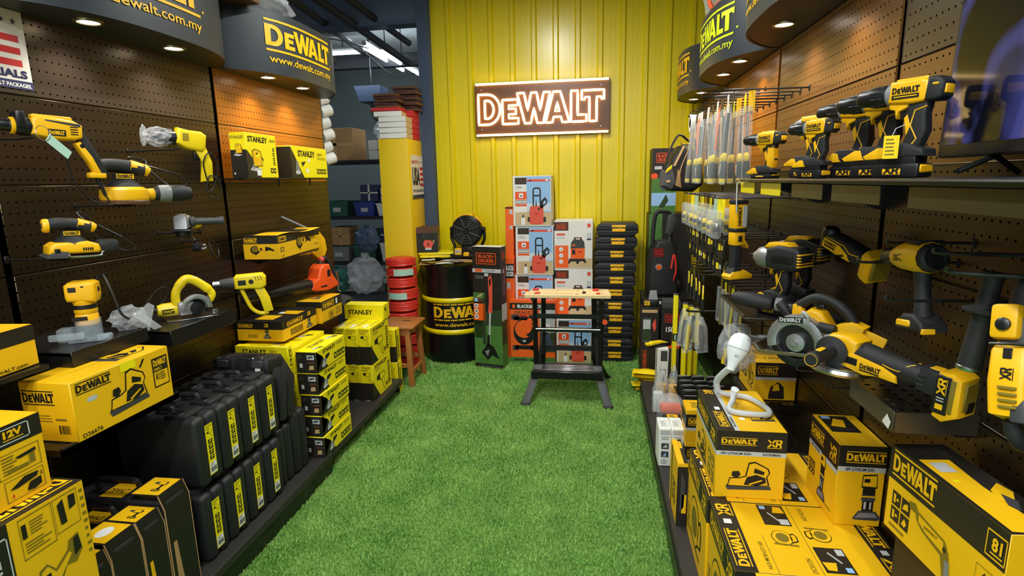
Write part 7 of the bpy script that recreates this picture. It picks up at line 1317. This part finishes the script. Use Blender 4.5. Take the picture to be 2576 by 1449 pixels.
# second row: tape measures on clear-and-yellow cards
for i in range(8):
    y = 2.66 + i * .13
    hooks('peg hook of the tape measure row, %s from the work light' % ordw[i], .53, RX - .009, y, 1.50)
    for j in range(2):
        g = random.Random(i * 7 + j); t = thing('carded_tape_measure', 'carded tape measure, %s column from the work light, %s' % (ordw[i], ('front card', 'rear card')[j]), 'tape measure', TR(.56 + j * .08, y, 1.498, g.uniform(-15, 15), g.uniform(-4, 6), 0), 'carded tape measures')
        part(t, 'card', ['sy', 'tapegreen', 'sy', 'dyb'][(i + j) % 4], lambda m: m.rbox(-.001, .001, -.04, .04, -.09, 0, .0004, 1)); part(t, 'blister', 'film', lambda m: m.rbox(-.04, -.002, -.04, .04, -.18, -.05, .012, 2)); part(t, 'tape_case', 'syp' if (i + j) % 3 else 'steel', lambda m: m.rbox(-.034, -.006, -.03, .03, -.165, -.105, .012, 3)); part(t, 'case_band', 'ink', lambda m: m.rbox(-.0345, -.0055, -.031, .0, -.15, -.12, .006, 1))
# third row: small black packs with yellow labels
for i in range(9):
    y = 2.64 + i * .12
    for j in range(2):
        t = thing('bit_card', 'small black hanging pack with yellow label, %s column, %s' % (ordw[i], ('upper', 'lower')[j]), 'blister pack', TR(.57 + .02 * ((i * 3 + j) % 3), y, 1.315 - j * .105, random.Random(i + j).uniform(-14, 14)), 'small hanging bit packs')
        part(t, 'card', 'ink', lambda m: m.rbox(-.008, .008, -.034, .034, -.088, 0, .003, 1)); p = Print(plane((-.0085, .034, -.05), (0, -.068, 0), (0, 0, .03))); p.rect(.1, 0, .5, 1, 'sy'); p.rect(.6, .1, .9, .8, 'lgrey' if i % 2 else 'syp'); p.done('label', t)
        if j == 0: hooks('short peg hook of the small pack row, %s column' % ordw[i], .555, RX - .009, y, 1.318)
# pliers
for i in range(5):
    y = 3.02 + i * .12; hooks('peg hook of the pliers row, %s from the lamp bulb' % ordw[i], .54, RX - .009, y, 1.085)
    t = thing('pliers', 'black pliers with yellow-edged handles, %s from the lamp bulb' % ordw[i], 'pliers', TR(.565, y, 1.08, 80 + 6 * (i % 3)), 'hanging pliers')
    part(t, 'jaws', 'dsteel', lambda m: m.prism([(-.010, 0), (.010, 0), (.014, -.04), (.0, -.06), (-.014, -.04)], -.005, .005, .002))
    for s in (-1, 1):
        part(t, 'handle', 'rub', lambda m: m.tube(wire([(s * .006, 0, -.05), (s * .022, 0, -.085), (s * .022, 0, -.14), (s * .014, 0, -.185)]), .008, 8)); part(t, 'handle_edge', 'syp', lambda m: m.tube(wire([(s * .012, 0, -.05), (s * .029, 0, -.085), (s * .031, 0, -.12)]), .0045, 6))
# knives in film bags
for i in range(6):
    y = 3.0 + (i % 3) * .10; x = .50 + (i // 3) * .06; g = random.Random(i)
    t = thing('bagged_knife', 'yellow utility knife in a clear hanging bag, %s, %s' % (('nearest', 'middle', 'farthest')[i % 3], ('aisle side', 'wall side')[i // 3]), 'knife', TR(x, y, .86, g.uniform(0, 60), g.uniform(-8, 8), g.uniform(-10, 10)), 'bagged utility knives')
    part(t, 'knife_body', 'syp' if i % 2 == 0 else 'dgrey', lambda m: m.prism([(-.012, -.04), (.012, -.05), (.016, -.14), (.008, -.19), (-.010, -.185), (-.014, -.10)], -.008, .008, .004)); part(t, 'grip_pad', 'ink', lambda m: m.prism([(.004, -.09), (.016, -.10), (.013, -.15), (.004, -.15)], -.0085, .0085, .002)); part(t, 'bag', 'film', lambda m: m.prism([(-.006, .0), (.006, .0), (.03, -.06), (.034, -.2), (-.03, -.2), (-.03, -.06)], -.014, .014, .006))
    if i % 3 == 0: hooks('peg hook of the bagged knives, %s' % ('aisle side', 'wall side')[i // 3], .50, RX - .009, 3.1 + .012 * (i // 3), .868 - .008 * (i // 3))
# tall clear-yellow blister columns further in
for i in range(6):
    y = 2.60 + i * .085
    t = thing('long_blister', 'tall narrow yellowish blister pack beside the impact wrenches, %s in line' % ordw[i], 'blister pack', TR(.665, y + .02, 1.07, 0, 0, random.Random(i).uniform(-3, 3)), 'tall narrow blister packs'); part(t, 'card', 'olive' if i % 2 else 'sy', lambda m: m.rbox(-.001, .001, -.022, .022, -.26, 0, .0004, 1)); part(t, 'bit', 'dsteel', lambda m: m.cyl((-.01, 0, -.22), (-.01, 0, -.06), .005, 8)); part(t, 'blister', 'film', lambda m: m.rbox(-.02, -.001, -.02, .02, -.24, -.05, .005, 1))
    hooks('peg hook of the tall blister packs, %s' % ordw[i], .64, RX - .009, y + .02, 1.074)
# crumpled bag in front of the sander carton
t = thing('plastic_bag', 'crumpled clear bag hanging left of the sander carton', 'bag', TR(.615, 2.46, .86)); part(t, 'film_bag', 'film2', lambda m: bagmesh(m, (0, 0, 0), .095, 21, (.8, .9, 1.05)), 20); part(t, 'contents', 'dgrey', lambda m: (m.rbox(-.05, .02, -.03, .03, -.06, -.02, .01), m.rbox(-.03, .04, -.02, .03, .0, .03, .008))); part(t, 'yellow_item', 'syp', lambda m: m.tube([(-.06, -.02, -.07), (-.05, -.03, .0)], .009, 8)); hooks('peg hook carrying the crumpled bag', .60, RX - .009, 2.46, .955)
# tool backpack
t = thing('tool_backpack', 'black tool backpack with strap hung in front of the sheet wall', 'backpack', TR(.62, 4.40, 1.66, 15))
part(t, 'pack_body', 'rub', lambda m: m.prism([(-.09, -.16), (-.13, -.10), (-.09, .08), (-.02, .17), (.06, .16), (.14, .06), (.15, -.12), (.08, -.17)], -.09, .09, .04, 3)); part(t, 'pocket', 'cloth', lambda m: m.prism([(-.17, -.12), (-.16, -.02), (-.10, .03), (-.07, -.10), (-.10, -.15)], -.10, .02, .02, 2)); part(t, 'strap', 'rub', lambda m: m.tube(wire([(-.15, -.06, -.02), (-.12, -.06, .12), (-.06, -.05, .23), (-.02, -.05, .24), (.04, -.04, .20), (.08, -.03, .22), (.12, -.02, .1)]), .016, 8, flat=.45)); part(t, 'piping', 'tan', lambda m: (m.tube(wire([(-.05, -.092, -.10), (-.04, -.094, .0), (.0, -.09, .10), (.02, -.08, .16)]), .004, 6), m.tube(wire([(-.09, -.095, .02), (-.05, -.095, .10), (-.02, -.09, .16)]), .009, 6))); part(t, 'yellow_badge', 'sy', lambda m: m.prism([(-.16, -.03), (-.15, .0), (-.11, .03), (-.115, .0)], -.108, -.10, .002)); part(t, 'buckle', 'tan', lambda m: m.rbox(-.15, -.12, -.106, -.098, -.10, -.08, .003, 1)); part(t, 'tan_panel', 'kraft', lambda m: m.prism([(-.075, -.12), (-.06, .0), (-.045, -.02), (-.03, -.14)], -.096, -.088, .002))
hooks('steel peg hook carrying the backpack, upper', .62, RX - .009, 4.40, 1.835, 0, .005); hooks('steel peg hook carrying the backpack, lower', .64, RX - .009, 4.40, 1.79, 0, .005)
# garden carton behind, pressure washer and its stand
t, P = carton('garden_carton', 'upright garden tool carton with garden photo beside the sheet wall, half behind the backpack', 'box', TR(.455, 4.88, 1.30), .20, .24, .54, 'kblk')
f = P['front']; f.rect(0, .0, 1, .55, 'pgreen'); f.rect(0, .12, 1, .32, 'sky', 1); f.rect(0, 0, 1, .12, 'pgreen', 2); f.bd(.15, .78, .75, .93); f.rect(.1, .68, .4, .73, 'lgrey', 1); f.disc(.1, .58, .14, .045, 'org', 14, 1); f.poly([(.3, .1), (.6, .3), (.7, .2), (.5, .08)], 'dgreen', 3); f.rect(.4, .36, .7, .44, 'sblue', 2); finish(t, P)
t, P = carton('stand_carton', 'large dark carton under the upright garden carton', 'box', TR(.44, 4.86, .0), .36, .28, 1.298, 'kblk'); P['front'].rect(0, .5, .3, 1, 'pgreen'); finish(t, P)
t = thing('pressure_washer', 'black and orange upright pressure washer with brand plate near the sheet wall', 'pressure washer', TR(.52, 4.58, .665, 10))
part(t, 'body', 'rub', lambda m: m.prism([(-.10, .0), (-.115, .10), (-.095, .36), (-.06, .44), (.05, .44), (.09, .34), (.12, .0)], -.10, .08, .02, 3)); part(t, 'handle', 'rub', lambda m: m.tube(wire([(-.085, -.02, .40), (-.075, -.02, .58), (-.055, -.02, .66), (.0, -.02, .67), (.05, -.02, .65), (.06, -.02, .56), (.06, -.02, .42)]), .016, 10)); part(t, 'gun', 'dgrey', lambda m: (m.prism([(.0, .50), (.02, .64), (.07, .66), (.09, .60), (.04, .48)], -.10, -.06, .01), m.tube([(.03, -.08, .62), (.04, -.08, .30), (.05, -.08, .1)], .010, 8))); part(t, 'dial', 'org', lambda m: m.lathe([(.0, -.112), (.018, -.11), (.02, -.10)], 14, axis='y', M=Matrix.Translation((-.05, 0, .235)))); part(t, 'dial_ring', 'grey', lambda m: m.lathe([(.02, -.106), (.028, -.106), (.028, -.098)], 16, axis='y', M=Matrix.Translation((-.05, 0, .235)))); part(t, 'hose', 'hose', lambda m: m.tube(wire([(.06, -.09, .1), (.09, -.10, .2), (.07, -.1, .33), (.05, -.1, .22)]), .008, 8)); part(t, 'wheel', 'rub', lambda m: m.lathe([(.0, .125), (.05, .125), (.055, .14), (.05, .155), (0, .155)], 20, axis='x', M=Matrix.Translation((0, .03, .055))))
p = Print(plane((-.095, -.1005, .315), (.085, 0, 0), (0, 0, .075))); p.rect(0, 0, 1, 1, 'ink'); p.bd(.05, .08, .95, .92, 'red'); p.done('brand_plate', t)
t = thing('display_box', 'black display box under the pressure washer', 'box', TR(.37, 4.40, 0)); part(t, 'carton_body', 'kblk', lambda m: m.rbox(0, .40, 0, .34, 0, .655, .004, 1)); part(t, 'lid', 'blackpaint', lambda m: m.rbox(-.01, .41, -.01, .35, .655, .664, .003, 1)); p = Print(plane((0, 0, .60), (.4, 0, 0), (0, 0, .05))); p.rect(.05, .3, .4, .8, 'wcard'); p.done('front_print', t)
# cartons at the end of the right shelf
t, P = carton('chainsaw_box', 'tall black carton with clear window and orange upright lettering, right of the case stack', 'box', TR(.345, 4.26, 0), .135, .12, .62, 'kblk')
f = P['front']; f.rect(.1, .55, .55, .86, 'cloth'); f.rect(.12, .57, .53, .84, 'dgreen', 1); f.rect(.12, .72, .53, .84, 'lgrey', 2); f.poly([(.62, .78), (.8, .86), (.85, .74), (.75, .68)], 'salmon', 1); f.rect(.05, .93, .9, .97, 'tan', 1); q = f.on(.14, .06, .36, .44, 90); q.border(0, 0, 1, 1, .02, .06, 'org'); q.text('BLACK+DECKER', .06, .25, .94, .75, 'org', .03); finish(t, P)
t, P = carton('drill_box', 'black carton numbered 1500 behind the spirit levels', 'box', TR(.50, 4.20, 0), .13, .14, .68, 'dgrey')
f = P['front']; f.rect(0, .5, 1, .93, 'kblk'); f.bd(.12, .76, .95, .86, 'red'); f.text('1500', .2, .65, .8, .71, 'white', .03); f.rect(0, .46, 1, .52, 'org', 1); finish(t, P)
t = thing('blister_charger', 'black charger in clear blister standing on the tall window carton', 'charger', TR(.36, 4.27, .622)); part(t, 'charger_body', 'blk', lambda m: m.rbox(0, .12, .0, .07, 0, .05, .008)); part(t, 'blister', 'film2', lambda m: m.prism([(.04, .05), (.11, .05), (.10, .12), (.05, .12)], .01, .06, .006)); p = Print(plane((.008, -.0006, .01), (.04, 0, 0), (0, 0, .035))); p.rect(0, 0, 1, 1, 'dyb'); p.lines(.2, .2, .8, .8, 2, 'ink', 1, 1); p.done('label', t)
t, P = carton('white_carton', 'white carton with tool drawing at the end of the right shelf, under yellow clamp', 'box', TR(.425, 3.80, .131), .075, .13, .30, 'wcard'); f = P['front']; f.border(.3, .1, .8, .5, .03, .02, 'dgrey'); f.poly([(.5, .2), (.6, .4), (.7, .2)], 'ink', 1); f.rect(.3, .7, .9, .95, 'dgrey'); P['left'].poly([(.2, .2), (.3, .7), (.8, .8), (.6, .2)], 'lgrey'); finish(t, P)
t = thing('clamp', 'yellow and black quick clamp lying on the white carton', 'clamp', TR(.43, 3.84, .432, 30)); part(t, 'bar', 'blk', lambda m: m.rbox(-.07, .10, -.02, .02, 0, .028, .008)); part(t, 'grip', 'syp', lambda m: (m.prism([(-.08, .02), (-.06, .045), (.02, .045), (.08, .025), (.02, .028)], -.022, .022, .008), m.rbox(-.10, -.07, -.018, .018, .02, .04, .006)))
# ------------------------------------------------------------------ pillar top, storeroom behind
t = thing('poster', 'small flag poster reading USA on the pillar side', 'poster', TR(-1.614, 4.76, 1.47)); part(t, 'sheet', 'posterw', lambda m: m.rbox(0, .002, 0, .32, 0, .37, .0005, 1)); part(t, 'bottom_rail', 'dgrey', lambda m: m.rbox(0, .006, 0, .32, -.012, .004, .002, 1))
p = Print(plane((.002, 0, 0), (0, .32, 0), (0, 0, .37))); p.text('USA', .05, .28, .70, .72, 'ink', .05); p.text('MADE IN THE', .05, .80, .60, .88, 'red', .03); p.text('WITH GLOBAL MATERIALS', .05, .12, .95, .19, 'ink', .02); p.rect(0, 0, 1, .06, 'navy')
for i in range(4): p.rect(.72, .26 + i * .13, 1, .33 + i * .13, 'posterr')
for i in range(5): p.poly([(.68 + i * .065 + (.026 if k % 2 == 0 else .011) * math.sin(k * PI / 5), .84 + (.022 if k % 2 == 0 else .01) * math.cos(k * PI / 5)) for k in range(10)], 'navy')
p.done('poster_print', t)
for i in range(5):   # white paper boxes with cream ends
    t = thing('paper_box', 'white paper box with cream side on the pillar, %s of the five' % ['lowest', 'second', 'middle', 'fourth', 'top'][i], 'box', TR(-1.868 - (.04 if i == 4 else 0), 4.705, 1.978 + i * .046, 4 if i == 4 else 0), 'white paper boxes'); part(t, 'carton_body', 'wcard', lambda m: m.rbox(0, .245, 0, .17, 0, .043, .004, 1)); p = Print(plane((.245, 0, 0), (0, .17, 0), (0, 0, .043))); p.rect(.02, .05, .98, .95, 'sand'); p.done('side_print', t)
for i in range(5):
    t = thing('red_box', 'red box behind the white paper boxes, %s of the five' % ['lowest', 'second', 'middle', 'fourth', 'top'][i], 'box', TR(-1.87, 4.885, 1.978 + i * .050), 'red boxes on the pillar'); part(t, 'carton_body', 'posterr', lambda m: m.rbox(0, .25, 0, .19, 0, .047, .004, 1)); part(t, 'lid_edge', 'red', lambda m: m.rbox(-.001, .251, -.001, .191, .030, .048, .003, 1))
t = thing('red_box', 'flat red box lid on top of the white paper boxes', 'box', TR(-1.935, 4.72, 2.209)); part(t, 'carton_body', 'posterr', lambda m: m.rbox(0, .26, 0, .15, 0, .028, .004, 1)); part(t, 'lid_edge', 'red', lambda m: m.rbox(-.001, .261, -.001, .151, .016, .029, .003, 1))
mat('darkred', (70, 34, 34), .45, var=.3)
for k, (x0, x1, z0, n, y0, nm) in enumerate(((-1.905, -1.70, 2.238, 5, 4.73, 'front'), (-1.80, -1.585, 2.228, 9, 4.92, 'rear'))):
    for i in range(n):
        g = random.Random(i + 20 * k); mb = MB(); d = g.uniform(-.012, .012); mb.rbox(0, x1 - x0, 0, .15, 0, .021, .002, 1); o = mb.build('flat_folder', 'darkred' if i % 2 else 'brown'); o.matrix_world = TR(x0 + d, y0 + g.uniform(-.01, .01), z0 + i * .0235, g.uniform(-5, 5)); tag(o, 'flat %s folder, %s from the bottom of the %s pile on the pillar' % ('dark red' if i % 2 else 'brown', ['lowest', 'second', 'third', 'fourth', 'fifth', 'sixth', 'seventh', 'eighth', 'ninth'][i], nm), 'folder', 'dark folders')
# storeroom rack
def plankshelf(label, x0, x1, y0, y1, zs):
    t = thing('storage_rack', label, 'rack', TR(x0, y0, 0))
    for z in zs: part(t, 'rack_shelf', 'darkroof', lambda m: m.rbox(0, x1 - x0, 0, y1 - y0, z - .03, z, .003, 1))
    for x in (.0, x1 - x0 - .05):
        for y in (0, y1 - y0 - .05): part(t, 'rack_post', 'darkroof', lambda m: m.rbox(x, x + .05, y, y + .05, 0, zs[-1] + .02, .003, 1))
plankshelf('dark steel storeroom rack seen between the pegboard and the pillar', -3.35, -2.02, 5.70, 6.3, [.3, .75, 1.25, 1.85])
def bin_(label, M, w, d, h, m, group='storeroom bins'):
    t = thing('storage_bin', label, 'bin', M, group); q = .006
    part(t, 'tub', m, lambda b: b.add([(0, 0, 0), (w, 0, 0), (w, d, 0), (0, d, 0), (-.02, -.02, h), (w + .02, -.02, h), (w + .02, d + .02, h), (-.02, d + .02, h), (q, q, q), (w - q, q, q), (w - q, d - q, q), (q, d - q, q), (-.02 + q, -.02 + q, h), (w + .02 - q, -.02 + q, h), (w + .02 - q, d + .02 - q, h), (-.02 + q, d + .02 - q, h)],
         [(3, 2, 1, 0), (0, 1, 5, 4), (1, 2, 6, 5), (2, 3, 7, 6), (3, 0, 4, 7), (8, 9, 10, 11), (9, 8, 12, 13), (10, 9, 13, 14), (11, 10, 14, 15), (8, 11, 15, 12), (4, 5, 13, 12), (5, 6, 14, 13), (6, 7, 15, 14), (7, 4, 12, 15)]))
    part(t, 'rim', m, lambda b: b.tube([(-.02, -.02, h), (w + .02, -.02, h), (w + .02, d + .02, h), (-.02, d + .02, h)], .008, 6, closed=True))
    part(t, 'label_plate', 'lgrey', lambda b: b.rbox(w * .3, w * .7, -.018, -.008, h * .3, h * .6, .002, 1)); return t
cols_ = [('navy blue', 'blue'), ('white', 'wcard'), ('dark green', 'teal'), ('grey', 'grey')]
k = 0
for (x, y, z, w, h, c) in ((-2.62, 5.80, 1.251, .20, .15, 0), (-2.36, 5.80, 1.251, .18, .13, 1), (-2.95, 5.80, 1.251, .22, .16, 2), (-2.65, 5.78, .751, .22, .17, 2), (-2.34, 5.78, .751, .21, .20, 1), (-2.97, 5.80, .751, .22, .16, 3), (-2.60, 5.80, .301, .24, .2, 3), (-2.29, 5.80, .301, .19, .18, 0), (-2.93, 5.8, .301, .22, .2, 1)):
    where = {1.251: 'upper middle rack shelf', .751: 'lower middle rack shelf', .301: 'bottom rack shelf'}[z]; pos = 'left' if x < -2.8 else ('centre' if x < -2.5 else 'right')
    bin_('%s storage bin on the %s, %s' % (cols_[c][0], where, pos), TR(x, y, z), w, .3, h, cols_[c][1]); k += 1
def brownbox(label, M, w, d, h, m='kraft', tape='tan'):
    t, P = carton('storage_carton', label, 'box', M, w, d, h, m, 'storeroom cartons'); f = P['front']; f.rect(.44, 0, .54, 1, tape); f.rect(0, .46, 1, .54, tape); return finish(t, P)
brownbox('brown carton with crossed pale tape on the top rack shelf', TR(-3.02, 5.80, 1.852), .42, .35, .34); brownbox('small white carton at the right end of the top rack shelf', TR(-2.44, 5.82, 1.852), .24, .3, .2, 'wcard', 'lgrey')
brownbox('navy and white carton above the bins, upper middle shelf', TR(-2.56, 5.8, 1.405 + .012), .2, .28, .17, 'navy', 'wcard'); brownbox('white lettered carton on the upper middle shelf, right', TR(-2.33, 5.8, 1.385 + .012), .18, .28, .15, 'wcard', 'sblue'); brownbox('navy carton with white diamond on the lower middle shelf', TR(-2.36, 5.8, .955 + .012), .22, .26, .15, 'navy', 'wcard'); brownbox('green carton on the lower middle shelf', TR(-2.64, 5.8, .925 + .012), .2, .26, .16, 'teal', 'tapegreen'); brownbox('kraft carton on the lower middle shelf, left', TR(-2.95, 5.82, .915 + .012), .22, .26, .2)
brownbox('grey-white carton on the bottom rack shelf above bins', TR(-2.36, 5.8, .485 + .012), .22, .26, .14, 'lgrey', 'sblue')
for i, (x, y, z, r, m) in enumerate(((-2.35, 5.30, .685, .18, 'film2'), (-2.95, 4.8, .22, .2, 'cloth'), (-2.3, 5.3, 1.05, .12, 'sblue'), (-2.32, 5.97, 2.165, .10, 'film2'), (-2.1, 4.82, .22, .19, 'film2'), (-2.70, 5.40, .60, .13, 'teal'))):
    t = thing('plastic_sack', ['pale translucent sack on the storeroom floor behind the stool', 'grey sack on the storeroom floor, left', 'blue-grey sack piled on the pale one', 'crumpled white film sack on the top rack shelf', 'translucent sack against the pillar foot', 'green sack in front of the rack'][i], 'sack', TR(x, y, z), 'storeroom sacks'); part(t, 'sack_body', m, lambda b: bagmesh(b, (0, 0, 0), r, 30 + i, (.9, .9, 1.0)), 30); part(t, 'tied_neck', m, lambda b: b.lathe([(r * .3, r * .8), (r * .1, r * .95), (r * .22, r * 1.2)], 10))
t = thing('sack_stool', 'low crate under the blue-grey and green sacks', 'crate', TR(-2.80, 5.08, 0)); part(t, 'crate_body', 'darkroof', lambda m: m.rbox(0, .66, 0, .5, 0, .45, .01)); 
# chain of white paper rolls hanging beside the pegboard end
t = thing('paper_roll_chain', 'chain of white paper rolls hanging by the pegboard end', 'paper rolls', TR(-2.06, 4.10, 1.75))
for i in range(6): part(t, 'paper_roll', 'wcard', lambda m: m.cyl((-.02 + .012 * (-1) ** i, -.03, .03 + i * .088), (.03 + .012 * (-1) ** i, .035, .055 + i * .088), .043, 14))
part(t, 'string', 'white', lambda m: m.tube([(0, 0, -.02), (0, 0, .76)], .003, 6))
t = thing('hanging_rod', 'thin dark rod carrying the chain of paper rolls', 'rod', TR(-2.0, 4.1, 2.5)); part(t, 'rod', 'darkroof', lambda m: m.tube([(-.1, 0, 0), (.06, 0, 0)], .008, 8)); part(t, 'clamp', 'darkroof', lambda m: m.rbox(.04, .07, -.4, .02, -.02, .02, .004))
# duct, storeroom tubes, roof members
t = thing('duct_box', 'grey metal duct box with bent spout high in the storeroom', 'duct', TR(-2.66, 6.55, 2.62)); part(t, 'hanger', 'dsteel', lambda m: m.cyl((0, 0, .09), (0, 0, .8), .01, 6)); part(t, 'hopper', 'sblue', lambda m: m.prism([(-.16, .10), (.16, .10), (.16, -.08), (-.10, -.08)], -.14, .14, .01)); part(t, 'spout', 'dgrey', lambda m: m.tube(wire([(.05, 0, -.06), (.06, 0, -.2), (.14, 0, -.27), (.3, 0, -.27)]), .07, 14))
for i, (a, b2) in enumerate((((-3.42, 6.9, 3.20), (-2.86, 6.9, 3.20)), ((-2.46, 5.95, 3.02), (-2.48, 7.2, 3.02)), ((-2.30, 6.0, 2.98), (-2.30, 7.3, 2.98)))):
    c = ((a[0] + b2[0]) / 2, (a[1] + b2[1]) / 2, a[2]); t = thing('storeroom_tube_lamp', ['horizontal white tube lamp at the left of the storeroom', 'slanting white tube lamp in the storeroom, left of the pair', 'slanting white tube lamp in the storeroom, right of the pair'][i], 'lamp', TR(*c)); A_, B_ = Vector(a) - Vector(c), Vector(b2) - Vector(c); part(t, 'tube', 'tubew', lambda m: m.cyl(A_[:], B_[:], .02, 10)); part(t, 'batten', 'lgrey', lambda m: m.cyl((A_ * 1.02 + Vector((0, 0, .045)))[:], (B_ * 1.02 + Vector((0, 0, .045)))[:], .028, 6)); part(t, 'suspension', 'dsteel', lambda m: m.cyl((0, 0, .045), (0, 0, 3.42 - c[2]), .006, 6))
for i, (a, b2, r) in enumerate((((-2.45, 4.3, 3.22), (-1.95, 5.9, 2.82), .035), ((-2.32, 4.25, 3.3), (-1.85, 5.6, 2.95), .03), ((-2.3, 4.0, 3.0), (-2.75, 6.6, 3.12), .03))):
    mb = MB(); mb.cyl(a, b2, r, 8); tag(mb.build('roof_pipe', 'darkroof'), ['dark slanting roof pipe crossing above the storeroom, lower', 'dark slanting roof pipe crossing above the storeroom, upper', 'grey cable tray pipe leading back over the storeroom'][i], 'pipe')
for i, pts in enumerate(([(-2.3, 4.0, 2.98), (-2.36, 4.6, 2.9), (-2.44, 5.4, 2.98), (-2.5, 6.0, 3.05)], [(-2.2, 3.9, 2.86), (-2.3, 4.5, 2.8), (-2.4, 5.2, 2.92), (-2.4, 5.9, 3.0)], [(-2.46, 5.9, 2.98), (-2.3, 6.3, 2.8), (-2.1, 6.5, 2.84)])):
    mb = MB(); mb.tube(wire(pts), .007, 6); tag(mb.build('loose_cable', 'dgrey'), ['grey sagging cable leading to the tube lamps, upper', 'grey sagging cable leading to the tube lamps, lower', 'thin cable drooping below the slanting lamps'][i], 'cable')
mb = MB(); mb.rbox(-5.2, -1.62, 6.6, 6.7, 2.95, 3.1, .01); tag(mb.build('roof_beam', 'darkroof'), 'dark roof beam across the storeroom', 'beam')
# goods on top of the canopies
t = thing('plastic_sack', 'clear film-wrapped bundle lying on the far left canopy', 'sack', TR(-1.80, 3.0, 2.56)); part(t, 'sack_body', 'film2', lambda b: bagmesh(b, (0, 0, 0), .13, 50, (.8, 1.5, .5)), 30); part(t, 'contents', 'cloth', lambda m: m.rbox(-.06, .05, -.12, .12, -.04, .02, .02))
t = thing('canopy_box', 'flat dark carton lying on the left canopy beside the film bundle', 'box', TR(-1.86, 2.54, 2.502)); part(t, 'carton_body', 'brown', lambda m: m.rbox(0, .16, 0, .26, 0, .06, .004, 1)); part(t, 'lid', 'ink', lambda m: m.rbox(-.003, .163, -.003, .263, .045, .062, .003, 1))
t = thing('plastic_sack', 'clear bag with orange cord on the right canopy near the sheet wall', 'sack', TR(.74, 3.78, 2.64)); part(t, 'sack_body', 'film2', lambda b: bagmesh(b, (0, 0, 0), .12, 55, (.8, 1.0, 1.0)), 30); part(t, 'cord', 'org', lambda m: m.tube(wire([(-.08, -.05, .1), (-.09, -.08, .0), (-.07, -.1, -.06), (-.03, -.1, -.02)]), .012, 8))
